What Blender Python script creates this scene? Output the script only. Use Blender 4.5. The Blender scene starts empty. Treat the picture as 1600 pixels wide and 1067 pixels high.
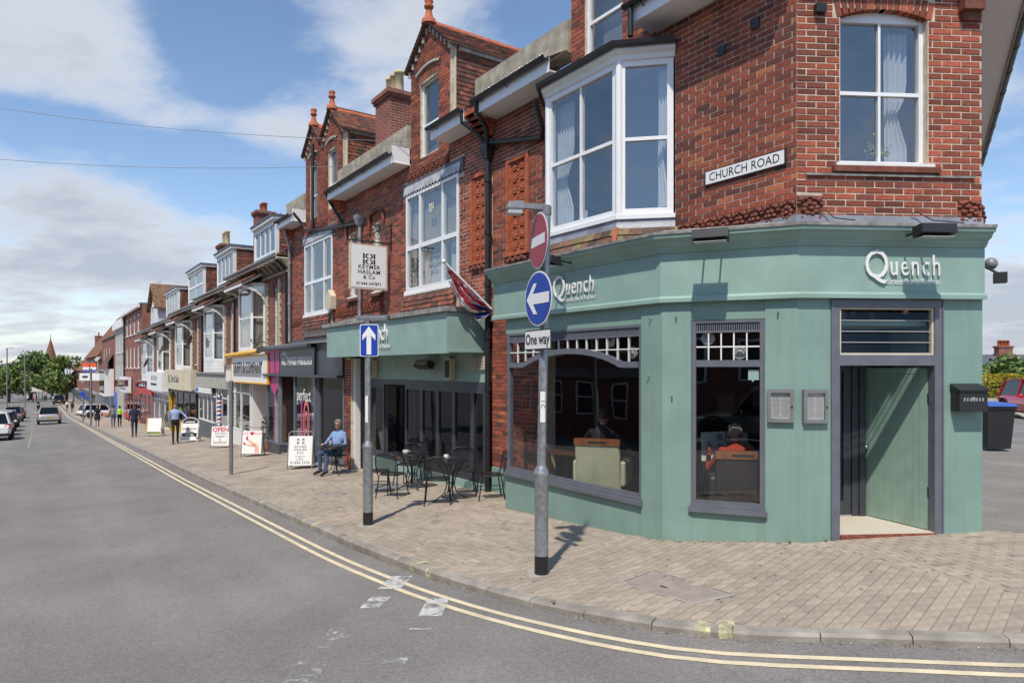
import bpy, bmesh, math, random
from mathutils import Matrix, Vector
R=random.Random(11)
rad=math.radians
sc=bpy.context.scene; COL=sc.collection
# ---------------------------------------------------------------- camera
PXF=1067.; HOR=575.; CAMZ=2.0
cd=bpy.data.cameras.new('camera'); cam=bpy.data.objects.new('camera',cd); COL.objects.link(cam)
cam.location=(0,0,CAMZ); cam.rotation_euler=(rad(90),0,0)
cd.sensor_width=36; cd.lens=36*PXF/1600; cd.shift_y=(HOR-533.5)/1600; cd.clip_end=5000; cd.clip_start=.05
sc.camera=cam
# ---------------------------------------------------------------- sky and sun
SUN_EL=57.; SUN_DIR=(.26,.966)          # horizontal direction in which shadows fall
w=bpy.data.worlds.new('World'); sc.world=w; w.use_nodes=True
nt=w.node_tree; N=nt.nodes; L=nt.links; N.clear()
def wn(t,**k):
    n=N.new(t)
    for a,b in k.items(): setattr(n,a,b)
    return n
def wmath(op,a,b=None,c=None):
    n=wn('ShaderNodeMath',operation=op)
    for i,x in enumerate((a,b,c)):
        if x is None: continue
        if isinstance(x,(int,float)): n.inputs[i].default_value=x
        else: L.new(x,n.inputs[i])
    return n.outputs[0]
sky=wn('ShaderNodeTexSky',sky_type='NISHITA'); sky.sun_disc=False
sky.sun_elevation=rad(SUN_EL); sky.sun_rotation=math.atan2(-SUN_DIR[0],-SUN_DIR[1]); sky.air_density=1.0; sky.dust_density=.25; sky.ozone_density=2.6
tc=wn('ShaderNodeTexCoord'); sep=wn('ShaderNodeSeparateXYZ'); L.new(tc.outputs['Generated'],sep.inputs[0])
az=wmath('ARCTAN2',sep.outputs[0],sep.outputs[1]); el=wmath('ARCSINE',sep.outputs[2])
zz=wmath('ADD',wmath('MAXIMUM',sep.outputs[2],0.0),.16)
comb=wn('ShaderNodeCombineXYZ'); L.new(wmath('DIVIDE',sep.outputs[0],zz),comb.inputs[0]); L.new(wmath('DIVIDE',sep.outputs[1],zz),comb.inputs[1])
def wnoise(scale,det,rough,off,dist=0.):
    mp=wn('ShaderNodeMapping'); L.new(comb.outputs[0],mp.inputs[0]); mp.inputs['Location'].default_value=off; mp.inputs['Rotation'].default_value=(0,0,.6)
    mp.inputs['Scale'].default_value=(1,1.15,1)
    n=wn('ShaderNodeTexNoise'); L.new(mp.outputs[0],n.inputs['Vector']); n.inputs['Scale'].default_value=scale; n.inputs['Detail'].default_value=det; n.inputs['Roughness'].default_value=rough; n.inputs['Distortion'].default_value=dist
    return n.outputs['Fac']
n1=wnoise(1.9,12,.58,(3.1,1.7,0),.15); n2=wnoise(5.5,10,.62,(9.,4.,2.)); n3=wnoise(.42,4,.5,(5.,2.2,1.))
# local cloud banks (azimuth, elevation, half widths in radians, weight); the rest of the sky follows the noise
def pxdir(px,py):
    x=(px-800)/PXF; z=(HOR-py)/PXF
    return math.atan2(x,1),math.atan2(z,math.hypot(x,1))
acc=None
for (px,py,rx,ry,wt) in ((60,55,200,110,.30),(120,345,230,80,.30),(620,60,190,120,.28),(420,200,240,45,.22),(200,430,260,40,.22),(1590,470,180,70,.3),(1540,150,50,60,.12),(330,60,80,120,-.25),(90,195,260,38,-.24),(400,300,150,40,-.2),(840,20,60,70,-.1),(500,300,50,60,-.12)):
    a0,e0=pxdir(px,py); k=1/PXF*.8
    da=wmath('DIVIDE',wmath('SUBTRACT',az,a0),rx*k); de=wmath('DIVIDE',wmath('SUBTRACT',el,e0),ry*k)
    d2=wmath('ADD',wmath('MULTIPLY',da,da),wmath('MULTIPLY',de,de))
    g=wmath('MULTIPLY',wmath('EXPONENT',wmath('MULTIPLY',d2,-1.0)),wt)
    acc=g if acc is None else wmath('ADD',acc,g)
low=wmath('MULTIPLY',wmath('EXPONENT',wmath('MULTIPLY',wmath('MAXIMUM',el,0.),-8.)),.36)
dens=wmath('ADD',wmath('ADD',wmath('ADD',wmath('MULTIPLY',n1,.82),wmath('MULTIPLY',n2,.38)),acc),low)
mr=wn('ShaderNodeMapRange',interpolation_type='SMOOTHSTEP'); L.new(dens,mr.inputs[0]); mr.inputs[1].default_value=.61; mr.inputs[2].default_value=.96
mask=wmath('MULTIPLY',mr.outputs[0],.93)
# brighter thin edges, greyer thick cores
thick=wn('ShaderNodeMapRange'); L.new(wmath('ADD',dens,wmath('MULTIPLY',n3,.35)),thick.inputs[0]); thick.inputs[1].default_value=.88; thick.inputs[2].default_value=1.28
cc=wn('ShaderNodeMix',data_type='RGBA'); L.new(thick.outputs[0],cc.inputs['Factor']); cc.inputs['A'].default_value=(.84,.87,.93,1); cc.inputs['B'].default_value=(.50,.54,.63,1)
bg1=wn('ShaderNodeBackground'); L.new(sky.outputs[0],bg1.inputs[0]); bg1.inputs[1].default_value=.145
bg2=wn('ShaderNodeBackground'); L.new(cc.outputs['Result'],bg2.inputs[0]); bg2.inputs[1].default_value=.87
mx=wn('ShaderNodeMixShader'); L.new(mask,mx.inputs[0]); L.new(bg1.outputs[0],mx.inputs[1]); L.new(bg2.outputs[0],mx.inputs[2])
L.new(mx.outputs[0],wn('ShaderNodeOutputWorld').inputs[0])
sl=bpy.data.lights.new('sun','SUN'); sl.energy=3.8; sl.angle=rad(1.1); sl.color=(1,.92,.80)
so=bpy.data.objects.new('sun',sl); COL.objects.link(so)
ce=math.cos(rad(SUN_EL)); so.rotation_euler=Vector((SUN_DIR[0]*ce,SUN_DIR[1]*ce,-math.sin(rad(SUN_EL)))).to_track_quat('-Z','Y').to_euler()
so.location=(-5,-15,30)
vs=sc.view_settings; vs.view_transform='Standard'; vs.look='None'; vs.exposure=0.2; vs.gamma=1; vs.use_curve_mapping=False
sc.render.engine='CYCLES'; sc.cycles.use_denoising=True; sc.cycles.max_bounces=7; sc.cycles.transparent_max_bounces=12; sc.cycles.caustics_reflective=False; sc.cycles.caustics_refractive=False
# ---------------------------------------------------------------- frames and ground
C0=(3.274,7.85)
AX=Vector((.569,-.822,0)).normalized(); AY=Vector((-AX.y,AX.x,0))
def frame(o,ax,z=0):
    ax=Vector((ax[0],ax[1],0)).normalized(); ay=Vector((-ax.y,ax.x,0))
    return Matrix(((ax.x,ay.x,0,o[0]),(ax.y,ay.y,0,o[1]),(0,0,1,z),(0,0,0,1)))
FA=frame(C0,AX); FAI=FA.inverted()
S1=(1.855,8.424); RR=(5.517,8.018)
FC=FAI@frame(S1,(C0[0]-S1[0],C0[1]-S1[1])); FD=FAI@frame(C0,(RR[0]-C0[0],RR[1]-C0[1]))
FS=FAI@frame(S1,AX)
SIDE=Vector((.515,.857,0)).normalized()
def sst(a,b,t):
    t=min(1,max(0,(t-a)/(b-a))); return t*t*(3-2*t)
def ul(x,y):
    p=FAI@Vector((x,y,0)); return p.x,p.y
def gz(x,y):
    lx,ly=ul(x,y); u=-lx; w_=-ly
    g=.07*sst(-.6,2.2,u)+(.046*u if u<15 else .69+.0395*(u-15) if u<100 else 4.05+.018*(min(u,400)-100))
    z=-g-.02*max(-1,min(w_,9))
    k=sst(1,6,-w_)*(1-sst(20,60,u)) if w_<0 else 0
    return z*(1-k)+.12*k
def kh(lx): return .10-.045*sst(-5.,.5,lx)      # kerb upstand, lower at the corner
def gl(lx,ly):
    p=FA@Vector((lx,ly,0)); return gz(p.x,p.y)
def gp(px,py,dz=0):
    a=(px-800)/PXF; b=(HOR-py)/PXF; Y=1.
    while Y<600 and CAMZ+b*Y>gz(a*Y,Y)+dz: Y*=1.01
    lo,hi=Y/1.01,Y
    for _ in range(40):
        m=(lo+hi)/2
        if CAMZ+b*m<gz(a*m,m)+dz: hi=m
        else: lo=m
    return Vector((a*hi,hi,gz(a*hi,hi)+dz))
# ---------------------------------------------------------------- materials
MATS={}
def mat(name,col=(.5,.5,.5),rough=.6,metal=0.,var=.12,scale=6.,bump=0.,bscale=40.,spec=.5,attr=None,objrand=0.,kind=None,emit=0.,dirt=0.,coat=0.,soot=0.):
    if name in MATS: return MATS[name]
    m=bpy.data.materials.new(name); m.use_nodes=True; t=m.node_tree; n=t.nodes; l=t.links
    b=n['Principled BSDF']; b.inputs['Roughness'].default_value=rough; b.inputs['Metallic'].default_value=metal
    b.inputs['Specular IOR Level'].default_value=spec; b.inputs['Coat Weight'].default_value=coat
    tc=n.new('ShaderNodeTexCoord'); co=tc.outputs['Object']
    rgb=n.new('ShaderNodeRGB'); rgb.outputs[0].default_value=(*col,1); c=rgb.outputs[0]
    if attr:
        a=n.new('ShaderNodeAttribute'); a.attribute_name=attr; c=a.outputs['Color']
    def hsv(cin,val):
        h=n.new('ShaderNodeHueSaturation'); l.new(cin,h.inputs['Color']); l.new(val,h.inputs['Value']); return h.outputs[0]
    def mapr(x,a0,a1,b0,b1):
        r=n.new('ShaderNodeMapRange'); l.new(x,r.inputs[0])
        for i,v_ in enumerate((a0,a1,b0,b1)): r.inputs[i+1].default_value=v_
        return r.outputs[0]
    def noise(s,d=4,vec=None):
        x=n.new('ShaderNodeTexNoise'); l.new(vec or co,x.inputs['Vector']); x.inputs['Scale'].default_value=s; x.inputs['Detail'].default_value=d; return x.outputs['Fac']
    if objrand:
        oi=n.new('ShaderNodeObjectInfo'); c=hsv(c,mapr(oi.outputs['Random'],0,1,1-objrand,1+objrand))
    if var: c=hsv(c,mapr(noise(scale,6),.3,.7,1-var,1+var))
    if dirt:
        mxx=n.new('ShaderNodeMix'); mxx.data_type='RGBA'; l.new(mapr(noise(scale*.35,8),.52,.72,0,dirt),mxx.inputs['Factor']); l.new(c,mxx.inputs['A']); mxx.inputs['B'].default_value=(.16,.13,.10,1); c=mxx.outputs['Result']
    if soot:
        ge=n.new('ShaderNodeNewGeometry'); mp=n.new('ShaderNodeMapping'); mp.inputs['Scale'].default_value=(1,1,.45); l.new(ge.outputs['Position'],mp.inputs[0]); c=hsv(c,mapr(noise(1.1,7,mp.outputs[0]),.34,.70,1+soot*.4,1-soot*.8))
    l.new(c,b.inputs['Base Color'])
    if bump:
        bp=n.new('ShaderNodeBump'); bp.inputs['Strength'].default_value=bump; bp.inputs['Distance'].default_value=.01; l.new(noise(bscale,5),bp.inputs['Height']); l.new(bp.outputs[0],b.inputs['Normal'])
    if emit:
        l.new(c,b.inputs['Emission Color']); b.inputs['Emission Strength'].default_value=emit
    MATS[name]=m; return m
def M_(name): return MATS[name]
def glassmat(name,tint=(.82,.86,.86),ior=1.9,rough=0.):
    m=bpy.data.materials.new(name); m.use_nodes=True; t=m.node_tree; n=t.nodes; l=t.links; n.remove(n['Principled BSDF'])
    tr=n.new('ShaderNodeBsdfTransparent'); tr.inputs[0].default_value=(*tint,1); g=n.new('ShaderNodeBsdfGlossy'); g.inputs['Roughness'].default_value=rough
    g.inputs[0].default_value=(.9,.93,.95,1)
    ge=n.new('ShaderNodeNewGeometry'); dt=n.new('ShaderNodeVectorMath'); dt.operation='DOT_PRODUCT'; l.new(ge.outputs['Normal'],dt.inputs[0]); l.new(ge.outputs['Incoming'],dt.inputs[1])
    def mm(op,a,b=None):
        q=n.new('ShaderNodeMath'); q.operation=op
        for i,x in enumerate((a,b)):
            if x is None: continue
            if isinstance(x,(int,float)): q.inputs[i].default_value=x
            else: l.new(x,q.inputs[i])
        return q.outputs[0]
    f0=((ior-1)/(ior+1))**2; fres=mm('ADD',mm('MULTIPLY',mm('POWER',mm('SUBTRACT',1.,mm('ABSOLUTE',dt.outputs['Value'])),5.),1-f0),f0)   # Schlick, same from both sides
    tcx=n.new('ShaderNodeTexCoord'); nz=n.new('ShaderNodeTexNoise'); nz.inputs['Scale'].default_value=.9; nz.inputs['Detail'].default_value=1; l.new(tcx.outputs['Object'],nz.inputs['Vector'])
    bp=n.new('ShaderNodeBump'); bp.inputs['Strength'].default_value=.025; bp.inputs['Distance'].default_value=.3; l.new(nz.outputs['Fac'],bp.inputs['Height']); l.new(bp.outputs[0],g.inputs['Normal'])
    mx=n.new('ShaderNodeMixShader'); l.new(fres,mx.inputs[0]); l.new(tr.outputs[0],mx.inputs[1]); l.new(g.outputs[0],mx.inputs[2]); l.new(mx.outputs[0],n['Material Output'].inputs[0])
    MATS[name]=m; return m
def brickmat(name,c1,c2,mort,bw=.225,bh=.065,ms=.01,swap=True,rough=.85,bump=.5,off=.5,gain=1.,mott=.25,streak=0.):
    """Brick texture in object space for far walls; u,v chosen from x(or y) and z."""
    m=bpy.data.materials.new(name); m.use_nodes=True; t=m.node_tree; n=t.nodes; l=t.links; b=n['Principled BSDF']; b.inputs['Roughness'].default_value=rough
    tc=n.new('ShaderNodeTexCoord'); s=n.new('ShaderNodeSeparateXYZ'); l.new(tc.outputs['Object'],s.inputs[0]); cb=n.new('ShaderNodeCombineXYZ')
    if swap:
        ad=n.new('ShaderNodeMath'); l.new(s.outputs[0],ad.inputs[0]); l.new(s.outputs[1],ad.inputs[1]); l.new(ad.outputs[0],cb.inputs[0]); l.new(s.outputs[2],cb.inputs[1])
    else:
        l.new(s.outputs[0],cb.inputs[0]); l.new(s.outputs[1],cb.inputs[1])
    br=n.new('ShaderNodeTexBrick'); l.new(cb.outputs[0],br.inputs['Vector']); br.offset=off
    br.inputs['Color1'].default_value=(*c1,1); br.inputs['Color2'].default_value=(*c2,1); br.inputs['Mortar'].default_value=(*mort,1)
    br.inputs['Scale'].default_value=1; br.inputs['Mortar Size'].default_value=ms*.5; br.inputs['Mortar Smooth'].default_value=.2; br.inputs['Brick Width'].default_value=bw+ms; br.inputs['Row Height'].default_value=bh+ms; br.inputs['Bias'].default_value=-.1
    nz=n.new('ShaderNodeTexNoise'); nz.inputs['Scale'].default_value=1.7; nz.inputs['Detail'].default_value=8; l.new(tc.outputs['Object'],nz.inputs['Vector'])
    mr=n.new('ShaderNodeMapRange'); l.new(nz.outputs['Fac'],mr.inputs[0]); mr.inputs[1].default_value=.3; mr.inputs[2].default_value=.7; mr.inputs[3].default_value=(1-mott)*gain; mr.inputs[4].default_value=(1+mott)*gain
    h=n.new('ShaderNodeHueSaturation'); l.new(br.outputs['Color'],h.inputs['Color']); l.new(mr.outputs[0],h.inputs['Value']); cout=h.outputs[0]
    if streak:      # rain streaks and scuffs in the paint
        mp=n.new('ShaderNodeMapping'); mp.inputs['Scale'].default_value=(9,9,.55); l.new(tc.outputs['Object'],mp.inputs[0]); sn=n.new('ShaderNodeTexNoise'); l.new(mp.outputs[0],sn.inputs['Vector']); sn.inputs['Scale'].default_value=1.; sn.inputs['Detail'].default_value=7; sn.inputs['Roughness'].default_value=.65
        s2=n.new('ShaderNodeMapRange'); l.new(sn.outputs['Fac'],s2.inputs[0]); s2.inputs[1].default_value=.48; s2.inputs[2].default_value=.75; s2.inputs[3].default_value=0; s2.inputs[4].default_value=streak*1.8
        mxx=n.new('ShaderNodeMix'); mxx.data_type='RGBA'; l.new(s2.outputs[0],mxx.inputs['Factor']); l.new(cout,mxx.inputs['A']); mxx.inputs['B'].default_value=(.16,.17,.13,1); cout=mxx.outputs['Result']
        ch=n.new('ShaderNodeTexNoise'); l.new(tc.outputs['Object'],ch.inputs['Vector']); ch.inputs['Scale'].default_value=9; ch.inputs['Detail'].default_value=9; ch.inputs['Roughness'].default_value=.7
        s3=n.new('ShaderNodeMapRange'); l.new(ch.outputs['Fac'],s3.inputs[0]); s3.inputs[1].default_value=.705; s3.inputs[2].default_value=.72; s3.inputs[4].default_value=.55
        mx3=n.new('ShaderNodeMix'); mx3.data_type='RGBA'; l.new(s3.outputs[0],mx3.inputs['Factor']); l.new(cout,mx3.inputs['A']); mx3.inputs['B'].default_value=(.40,.40,.36,1); cout=mx3.outputs['Result']
    l.new(cout,b.inputs['Base Color'])
    bp=n.new('ShaderNodeBump'); bp.inputs['Strength'].default_value=bump; bp.inputs['Distance'].default_value=.01; bp.invert=True; l.new(br.outputs['Fac'],bp.inputs['Height']); l.new(bp.outputs[0],b.inputs['Normal'])
    MATS[name]=m; return m
mat('green',(.27,.405,.358),.5,var=.09,scale=2.5,bump=.15,bscale=14,dirt=.2)
mat('green_door',(.275,.41,.345),.45,var=.08,dirt=.25)
mat('grey_paint',(.135,.145,.175),.4,var=.1)
mat('charcoal',(.045,.05,.065),.4,var=.1)
mat('upvc',(.82,.83,.84),.3,var=.03,dirt=.03)
mat('white_paint',(.78,.78,.76),.5,var=.06,dirt=.1)
mat('white_sign',(.82,.82,.81),.4,var=.03)
mat('lead',(.30,.31,.34),.5,.3,var=.3,scale=3,bump=.4,bscale=9)
mat('pale_lead',(.45,.45,.46),.6,.1,var=.35,scale=6,bump=.3,bscale=12)
mat('old_lead',(.28,.27,.25),.8,var=.4,scale=9,bump=.5,bscale=30)
mat('render',(.36,.32,.25),.9,var=.3,scale=5,bump=.5,bscale=30,dirt=.3)
mat('black_iron',(.018,.018,.02),.4,var=.2)
mat('black_plastic',(.02,.021,.024),.45,var=.1)
mat('mortar',(.58,.50,.39),.95,var=.25,scale=9,bump=.4,bscale=60)
mat('brick',attr='bc',rough=.88,var=.22,scale=24,bump=.35,bscale=55,soot=.4)
mat('brick_bright',(.315,.080,.044),.88,var=.24,scale=24,bump=.35,bscale=55,objrand=.32,soot=.4)
mat('brick_dark',(.205,.058,.037),.88,var=.24,scale=24,bump=.35,bscale=55,objrand=.32,soot=.4)
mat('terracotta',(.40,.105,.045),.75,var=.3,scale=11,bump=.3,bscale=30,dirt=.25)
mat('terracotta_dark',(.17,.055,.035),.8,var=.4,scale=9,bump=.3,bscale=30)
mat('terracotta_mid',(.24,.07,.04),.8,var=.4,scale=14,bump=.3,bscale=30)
mat('tile',attr='bc',rough=.85,var=.3,scale=14,bump=.35,bscale=40)
mat('paver',attr='bc',soot=.16,rough=.9,var=.14,scale=10,bump=.35,bscale=160)
mat('paver_one',(.372,.312,.248),.9,var=.14,scale=10,bump=.35,bscale=160,objrand=.12,soot=.16)
mat('kerb',(.30,.275,.24),.9,var=.25,scale=5,bump=.6,bscale=40,dirt=.3)
mat('concrete',(.36,.34,.31),.9,var=.2,scale=4,bump=.4,bscale=50,dirt=.2)
mat('galv',(.33,.35,.37),.42,.55,var=.25,scale=18,bump=.1)
mat('sign_grey',(.22,.23,.24),.5,.3,var=.1)
mat('sign_red',(.36,.025,.045),.45,var=.05)
mat('sign_blue',(.01,.055,.36),.45,var=.05)
mat('silver_letter',(.80,.80,.80),.35,.0,var=.03)
mat('ink',(.02,.02,.025),.6,var=0)
mat('grey_ink',(.28,.28,.3),.6,var=0)
mat('red_ink',(.55,.02,.03),.6,var=0)
mat('pink_ink',(.75,.18,.22),.6,var=0)
mat('skin_print',(.78,.45,.33),.5,var=.05)
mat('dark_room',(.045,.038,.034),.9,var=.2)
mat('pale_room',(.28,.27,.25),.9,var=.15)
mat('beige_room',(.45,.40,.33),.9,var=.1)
mat('wood_floor',(.10,.055,.03),.5,var=.3)
mat('threshold_stone',(.55,.50,.42),.8,var=.15,scale=30)
mat('wood',(.27,.10,.035),.35,var=.25,scale=10)
mat('wood_dark',(.10,.035,.018),.35,var=.25,scale=10)
mat('cream_leather',(.55,.54,.37),.45,var=.06,bump=.1)
mat('brown_leather',(.045,.036,.034),.4,var=.1)
mat('curtain',(.62,.64,.66),.9,var=.06)
mat('beige_blind',(.50,.43,.33),.9,var=.08)
mat('slate_slab',(.19,.185,.18),.85,var=.25,scale=8,bump=.3)
mat('slate',(.10,.105,.125),.6,var=.3)
mat('yellow_line',(.68,.58,.40),.8,var=.15,scale=5,dirt=.1)
mat('yellow_old',(.60,.55,.30),.85,var=.25,scale=20)
mat('white_line',(.52,.52,.50),.85,var=.3,scale=30)
mat('mesh_metal',(.025,.026,.03),.42,.4,var=.1)
mat('steel',(.5,.5,.52),.25,.9,var=.05)
mat('tyre',(.018,.018,.018),.85,var=.1)
mat('magenta',(.48,.03,.19),.45,var=.08)
mat('orange',(.8,.12,.03),.45,var=.05)
mat('yellow',(.80,.45,.03),.45,var=.05)
mat('mustard',(.62,.38,.02),.5,var=.1)
mat('cream',(.62,.55,.42),.7,var=.08,dirt=.15)
mat('red_paint',(.50,.02,.015),.4,var=.08)
mat('blue_paint',(.05,.13,.50),.45,var=.08)
mat('maroon',(.07,.012,.022),.4,var=.05)
mat('cream_brick',(.50,.44,.30),.9,var=.35,scale=18,bump=.5,bscale=25)
mat('corbel_stone',(.27,.22,.16),.95,var=.5,scale=7,bump=.6,bscale=16)
mat('stone',(.42,.40,.36),.9,var=.15,bump=.2,dirt=.2)
mat('pot_cream',(.52,.43,.27),.8,var=.2,dirt=.2)
mat('leaf',(.075,.14,.03),.6,var=.45,scale=2.2,objrand=.0)
mat('leaf_pale',(.16,.21,.045),.6,var=.4,scale=2.2)
mat('leaf_gold',(.36,.30,.03),.6,var=.4,scale=5)
mat('leaf_dark',(.04,.075,.022),.6,var=.4,scale=2)
mat('bark',(.09,.065,.045),.9,var=.3,bump=.5)
mat('paper',(.62,.61,.58),.8,var=.06)
mat('newsprint',(.58,.57,.54),.8,var=.5,scale=28)
mat('bin_blue',(.03,.10,.42),.45,var=.05)
mat('eye_white',(.8,.8,.8),.3,var=0)
mat('flag_red',(.42,.01,.02),.7,var=.05); mat('flag_blue',(.015,.03,.20),.7,var=.05); mat('flag_white',(.75,.75,.76),.7,var=.03)
mat('lamp_glass',(.45,.46,.45),.25,var=.02)
brickmat('terrace_brick',(.24,.07,.045),(.13,.05,.038),(.36,.30,.24))
brickmat('far_brick',(.27,.085,.055),(.20,.07,.05),(.33,.27,.22))
brickmat('side_brick',(.26,.075,.045),(.16,.05,.036),(.42,.37,.3))
brickmat('tile_roof',(.15,.065,.045),(.09,.05,.04),(.03,.025,.022),bw=.165,bh=.1,ms=.008)
brickmat('orange_tiles',(.26,.10,.05),(.13,.06,.045),(.04,.03,.025),bw=.165,bh=.1,ms=.008)
brickmat('paver_far',(.365,.307,.245),(.335,.282,.226),(.22,.185,.15),bw=.2,bh=.1,ms=.006,swap=False,bump=.3)
brickmat('boarding',(.70,.70,.69),(.66,.66,.66),(.25,.25,.25),bw=4,bh=.14,ms=.012)
glassmat('glass',(.86,.89,.89),1.95); glassmat('glass_up',(.80,.83,.85),2.9); glassmat('glass_low',(.80,.83,.84),1.5); glassmat('glass_dark',(.35,.38,.40),1.8); glassmat('car_glass',(.10,.11,.12),1.6)
def asphalt(name,base):
    m=bpy.data.materials.new(name); m.use_nodes=True; t=m.node_tree; n=t.nodes; l=t.links; b=n['Principled BSDF']; b.inputs['Roughness'].default_value=.85
    tc=n.new('ShaderNodeTexCoord')
    def nz(s,d,r=.6):
        x=n.new('ShaderNodeTexNoise'); l.new(tc.outputs['Object'],x.inputs['Vector']); x.inputs['Scale'].default_value=s; x.inputs['Detail'].default_value=d; x.inputs['Roughness'].default_value=r; return x.outputs['Fac']
    def mr(x,a,b_,c,d):
        q=n.new('ShaderNodeMapRange'); l.new(x,q.inputs[0])
        for i,v in enumerate((a,b_,c,d)): q.inputs[i+1].default_value=v
        return q.outputs[0]
    def mul(a,c):
        q=n.new('ShaderNodeMath'); q.operation='MULTIPLY'; l.new(a,q.inputs[0]); l.new(c,q.inputs[1]); return q.outputs[0]
    vo=n.new('ShaderNodeTexVoronoi'); l.new(tc.outputs['Object'],vo.inputs['Vector']); vo.inputs['Scale'].default_value=95
    sp=mr(vo.outputs['Color'],0,1,.72,1.3)
    mp=n.new('ShaderNodeMapping'); l.new(tc.outputs['Object'],mp.inputs[0]); mp.inputs['Scale'].default_value=(.05,1.1,1)
    st=n.new('ShaderNodeTexNoise'); l.new(mp.outputs[0],st.inputs['Vector']); st.inputs['Scale'].default_value=1.0; st.inputs['Detail'].default_value=3
    # fine cracks: thin lines of a distorted voronoi edge field
    ns=n.new('ShaderNodeTexNoise'); l.new(tc.outputs['Object'],ns.inputs['Vector']); ns.inputs['Scale'].default_value=1.3; ns.inputs['Detail'].default_value=6
    va=n.new('ShaderNodeVectorMath'); va.operation='MULTIPLY_ADD'; l.new(ns.outputs['Color'],va.inputs[0]); va.inputs[1].default_value=(1.2,1.2,0); l.new(tc.outputs['Object'],va.inputs[2])
    vc=n.new('ShaderNodeTexVoronoi'); vc.feature='DISTANCE_TO_EDGE'; l.new(va.outputs[0],vc.inputs['Vector']); vc.inputs['Scale'].default_value=.22
    cr=mr(vc.outputs['Distance'],.0,.0024,.76,1.)
    v=mul(mul(mul(mul(sp,mr(nz(.22,4),.3,.7,.90,1.10)),mr(nz(.8,8),.3,.7,.86,1.14)),mr(st.outputs['Fac'],.3,.7,.9,1.1)),mul(mr(nz(30,6),.2,.8,.78,1.2),cr))
    rgb=n.new('ShaderNodeRGB'); rgb.outputs[0].default_value=(*base,1)
    h=n.new('ShaderNodeHueSaturation'); l.new(rgb.outputs[0],h.inputs['Color']); l.new(v,h.inputs['Value']); l.new(h.outputs[0],b.inputs['Base Color'])
    bp=n.new('ShaderNodeBump'); bp.inputs['Strength'].default_value=.35; bp.inputs['Distance'].default_value=.006; l.new(vo.outputs['Distance'],bp.inputs['Height']); l.new(bp.outputs[0],b.inputs['Normal'])
    MATS[name]=m; return m
asphalt('asphalt',(.197,.184,.172)); asphalt('asphalt_side',(.215,.20,.185))
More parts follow.
